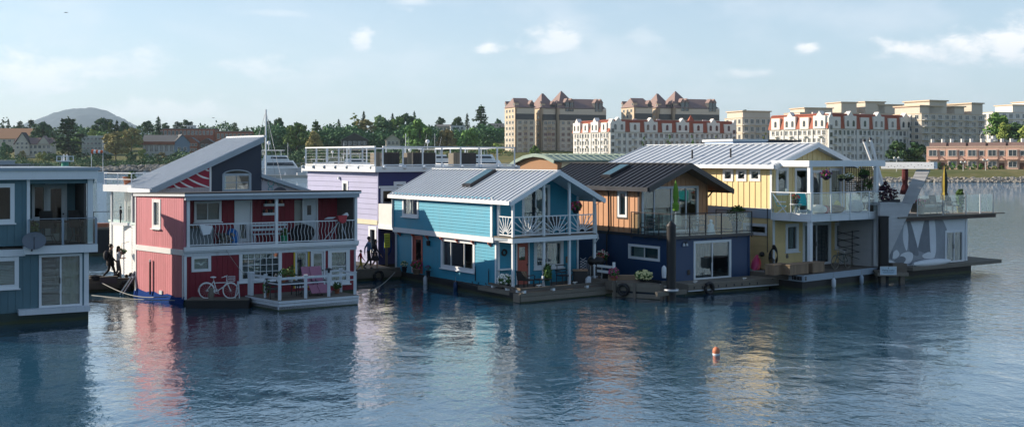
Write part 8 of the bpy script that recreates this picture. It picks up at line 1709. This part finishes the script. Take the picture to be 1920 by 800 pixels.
for r_ in [l.split('|') for l in '''left slim poplar at the far left edge|6|217|245|9|790|tall|d
right slim poplar at the far left edge|14|216|245|9|790|tall|d
dark conifer behind the orange tan roof|38|226|250|22|800|cedar|d
tall dark tree above the cream gabled house|58|223|262|30|780|cedar|d
dense dark hedge tree right of the cream house|80|229|292|46|720|round|d
huge dark spreading cedar between the cream house and the flats|128|218|302|78|670|cedar|d
grey green tree right of the huge cedar|152|240|268|20|740|round|p
pale olive tree above the grey green flats|172|242|262|20|760|round|y
broad dark pine in front of the mountain slope|194|221|262|42|790|round|d
tall green conifer right of the broad pine|207|227|272|24|745|fir|g
dark conifer beside the russet tree|219|225|272|22|750|fir|d
round dark tree over the flats roof|233|228|262|24|790|round|d
russet bare-branched tree on the left shore|217|246|296|58|650|round|b
second russet tree left of the hall|246|240|290|44|660|round|b
dark round tree on the ridge left of the spire|277|226|252|26|810|round|d
thin spire conifer on the ridge|297|218|256|22|770|fir|d
low dark tree right of the spire conifer|311|230|250|18|810|round|d
dark ridge tree left of the plant room|332|227|248|24|815|cedar|d
tall dark ridge tree beside the plant room|346|224|248|24|815|round|d
small dark ridge tree right of the plant room|359|227|248|18|815|cedar|d
lone pale ridge tree above the brick building|440|229|252|22|810|cedar|g
tiny ridge tree left of the tall mast|463|236|252|9|815|fir|g
dark tree just right of the tall mast|503|224|275|30|700|cedar|d
leaning dark tree over the white house|522|221|270|28|720|round|d
large dark green tree above the yachts|556|230|296|52|640|round|g
pale pine at the left of the roof railing|592|224|292|40|660|cedar|g
russet bush tree behind the roof railing|590|246|296|34|630|round|b
little conifer on the flats roofline|635|223|246|13|810|fir|d
bright poplar standing above the wood|665|208|240|17|770|tall|y
thin dark fir right of the bright poplar|682|208|250|16|770|fir|d
russet oak above the timber gabled house|684|224|262|44|700|round|b
olive tree right of the russet oak|712|216|262|26|730|round|p
tall thin fir in the middle of the wood|736|212|250|16|770|fir|d
dark crown left of the tallest fir|723|222|280|40|690|round|d
broad olive tree above the small cream house|745|219|270|34|700|round|g
dark round tree behind the slim mast|762|213|272|36|710|round|d
slender fir over the middle wood|777|208|260|18|745|fir|d
large round dark green tree above the dark screens|787|222|292|60|640|round|g
dark tree left of the pale flats|826|219|246|22|800|round|d
dark tree behind the white rendered house|858|219|248|26|800|round|d
narrow fir left of the great fir|876|212|250|15|780|fir|d
great layered fir near the tan tower|902|196|252|40|740|cedar|d
small tree between the great fir and the tower|934|222|250|18|790|round|d
russet shrubby tree right of the white house|838|242|296|36|640|round|b
broad green tree below the great fir|880|240|298|48|640|round|g
dark green tree left of the tower foot|912|252|300|34|620|round|d
round bush at the tower foot|930|268|304|30|600|round|y
low dark tree at the base of the tan tower|1004|272|300|24|560|round|g
first columnar tree from the left before the long hotel|1207|250|300|8|470|tall|g
second columnar tree from the left before the long hotel|1254|246|300|11|470|tall|g
third columnar tree from the left before the long hotel|1298|248|300|9|470|tall|g
fourth columnar tree from the left before the long hotel|1342|249|300|10|470|tall|y
pale columnar tree left of the right hotel|1434|242|300|13|440|tall|y
dark distant trees beside the tan balconied block|1398|206|225|22|700|round|d
dark bushy tree at the right hotel corner|1684|264|318|46|395|round|d
dark bushy tree left of the pink townhouses|1718|266|318|48|395|round|d
big dark green oak left of the white terraces|1872|212|280|58|450|round|g
yellowing tree beside the big oak|1884|230|280|34|440|round|y
dark green tree at the right edge|1908|230|282|50|440|round|d
olive tree at the far right edge|1930|222|282|44|430|round|y'''.split('\n')]:
    tree(r_[0], float(r_[1]), float(r_[2]), float(r_[3]), float(r_[4]), float(r_[5]), r_[6], r_[7])
NTH = 'first second third fourth fifth sixth seventh eighth ninth tenth eleventh twelfth thirteenth fourteenth fifteenth'.split()
for i in range(15):
    x = 1748+i*13; tree(NTH[i]+' clipped green shrub from the left before the pink townhouses', x, 307+random.uniform(-3,4), 321, 12, 372, 'bush', random.choice('ggdy'), 'shrub', 'shrubs before the pink townhouses')
for lab, x, yt, w, D, lf in (('rounded olive shrub before the hall', 268, 280, 22, 645, 'y'), ('low russet shrub right of the olive one', 302, 286, 30, 640, 'b'), ('dark shrub mass below the flats', 190, 285, 44, 640, 'd'), ('green shrub row before the blue wing', 330, 286, 26, 640, 'd'), ('dark shrub on the sea wall', 100, 288, 40, 650, 'd'), ('russet shrub under the cream house', 42, 283, 20, 660, 'b'), ('olive shrub under the cream house', 80, 284, 24, 655, 'y'), ('dark bush at the far left shore', 8, 266, 34, 660, 'd'), ('dark bush by the hall corner', 246, 284, 24, 640, 'd')): tree(lab, x, yt, 302, w, D, 'bush', lf, 'shrub')
# the continuous wood behind, too dense to count
def wood(x0, x1, D, yt, n, leaf, lab, sd, size=.7, zlo=1.0):
    rr = random.Random(sd); mb = MB()
    for i in range(n):
        x = rr.uniform(x0, x1); d = D+rr.uniform(-25, 25); top = pix(x, yt+6*math.sin(x*.045+sd)+4*math.sin(x*.13), d).z; c = pix(x, CY, d); z = rr.uniform(zlo, top); c.z = z
        for j in range(5):
            p = c+V((rr.gauss(0,1.3), rr.gauss(0,1.3), rr.gauss(0,.9))); a = V((rr.uniform(-1,1), rr.uniform(-1,1), rr.uniform(-1,1))).normalized(); b = a.orthogonal().normalized(); s = size*rr.uniform(.6,1.4); mb.add([p-a*s, p+b*s*.7, p+a*s, p-b*s*.7], [(0,1,2,3)])
    o = mb.build('woodland', LEAF[leaf]); o['kind'] = 'stuff'; o['label'] = lab; o['category'] = 'woodland'
wood(480, 945, 690, 244, 6500, 'd', 'dark mixed wood on the rise behind the yachts', 1, .8, 6); wood(-20, 300, 790, 256, 3600, 'g', 'green undergrowth behind the left shore houses', 2, .8, 9); wood(330, 960, 600, 285, 3000, 'd', 'dark shoreline scrub behind the marina', 3, .6); wood(-20, 350, 640, 300, 1600, 'd', 'dark scrub along the left shore', 4, .45); wood(-20, 500, 860, 240, 2200, 'd', 'dark tree line along the left ridge', 5, .9, 14)
rr = random.Random(77); mb = MB()
for i in range(2600):       # unseen trees added for dark window reflections, kept low to leave fill on fronts
    x = rr.uniform(-150, 150); p0 = V((x, rr.uniform(-52, -26), rr.uniform(4.6, 8+2*math.sin(x*.11)+1.5*math.sin(x*.43))))
    for j in range(3):
        p = p0+V((rr.gauss(0,.9), rr.gauss(0,.9), rr.gauss(0,.7))); a = V((rr.uniform(-1,1), rr.uniform(-1,1), rr.uniform(-1,1))).normalized(); b = a.orthogonal().normalized(); s = rr.uniform(.4,1.1); mb.add([p-a*s, p+b*s*.7, p+a*s, p-b*s*.7], [(0,1,2,3)])
o = mb.build('woodland', LEAF['g']); o['kind'] = 'stuff'; o['label'] = 'belt of unseen trees added on the quay behind the viewpoint'; o['category'] = 'woodland'
# a gull in the sky
for x, y, D, lab in ((124, 24, 110, 'dark bird flying high at the upper left'), (400, 221, 150, 'tiny bird low over the left ridge')):
    c = pix(x, y, D); mb = MB(); mb.ball(c, (.10,.035,.035), 8, 5)
    for s in (-1, 1): mb.add([c+V((.05,0,0)), c+V((-.05,0,0)), c+V((-.02+.0*s, s*.02, .0))+V((s*.10,0,.05)), c+V((s*.22,0,-.01))], [(0,1,2),(0,2,3)])
    one('bird', mb, M_dark, lab, 'bird', c)
# ------------------------------------------------------------------ sea haze: one closed box of even air round everything
HAZE = 0.58e-4
mb = MB(); mb.box((-9500, -80, -2), (9500, 11000, 520))
hz = bpy.data.materials.new('sea_haze'); hz.use_nodes = True; t = hz.node_tree; t.nodes.clear()
pv = N(t, 'ShaderNodeVolumePrincipled'); pv.inputs['Color'].default_value = (.66, .84, 1.0, 1); pv.inputs['Density'].default_value = HAZE
pv.inputs['Anisotropy'].default_value = .2
oo = N(t, 'ShaderNodeOutputMaterial'); t.links.new(pv.outputs[0], oo.inputs['Volume'])
o = mb.build('haze', hz); o['kind'] = 'stuff'
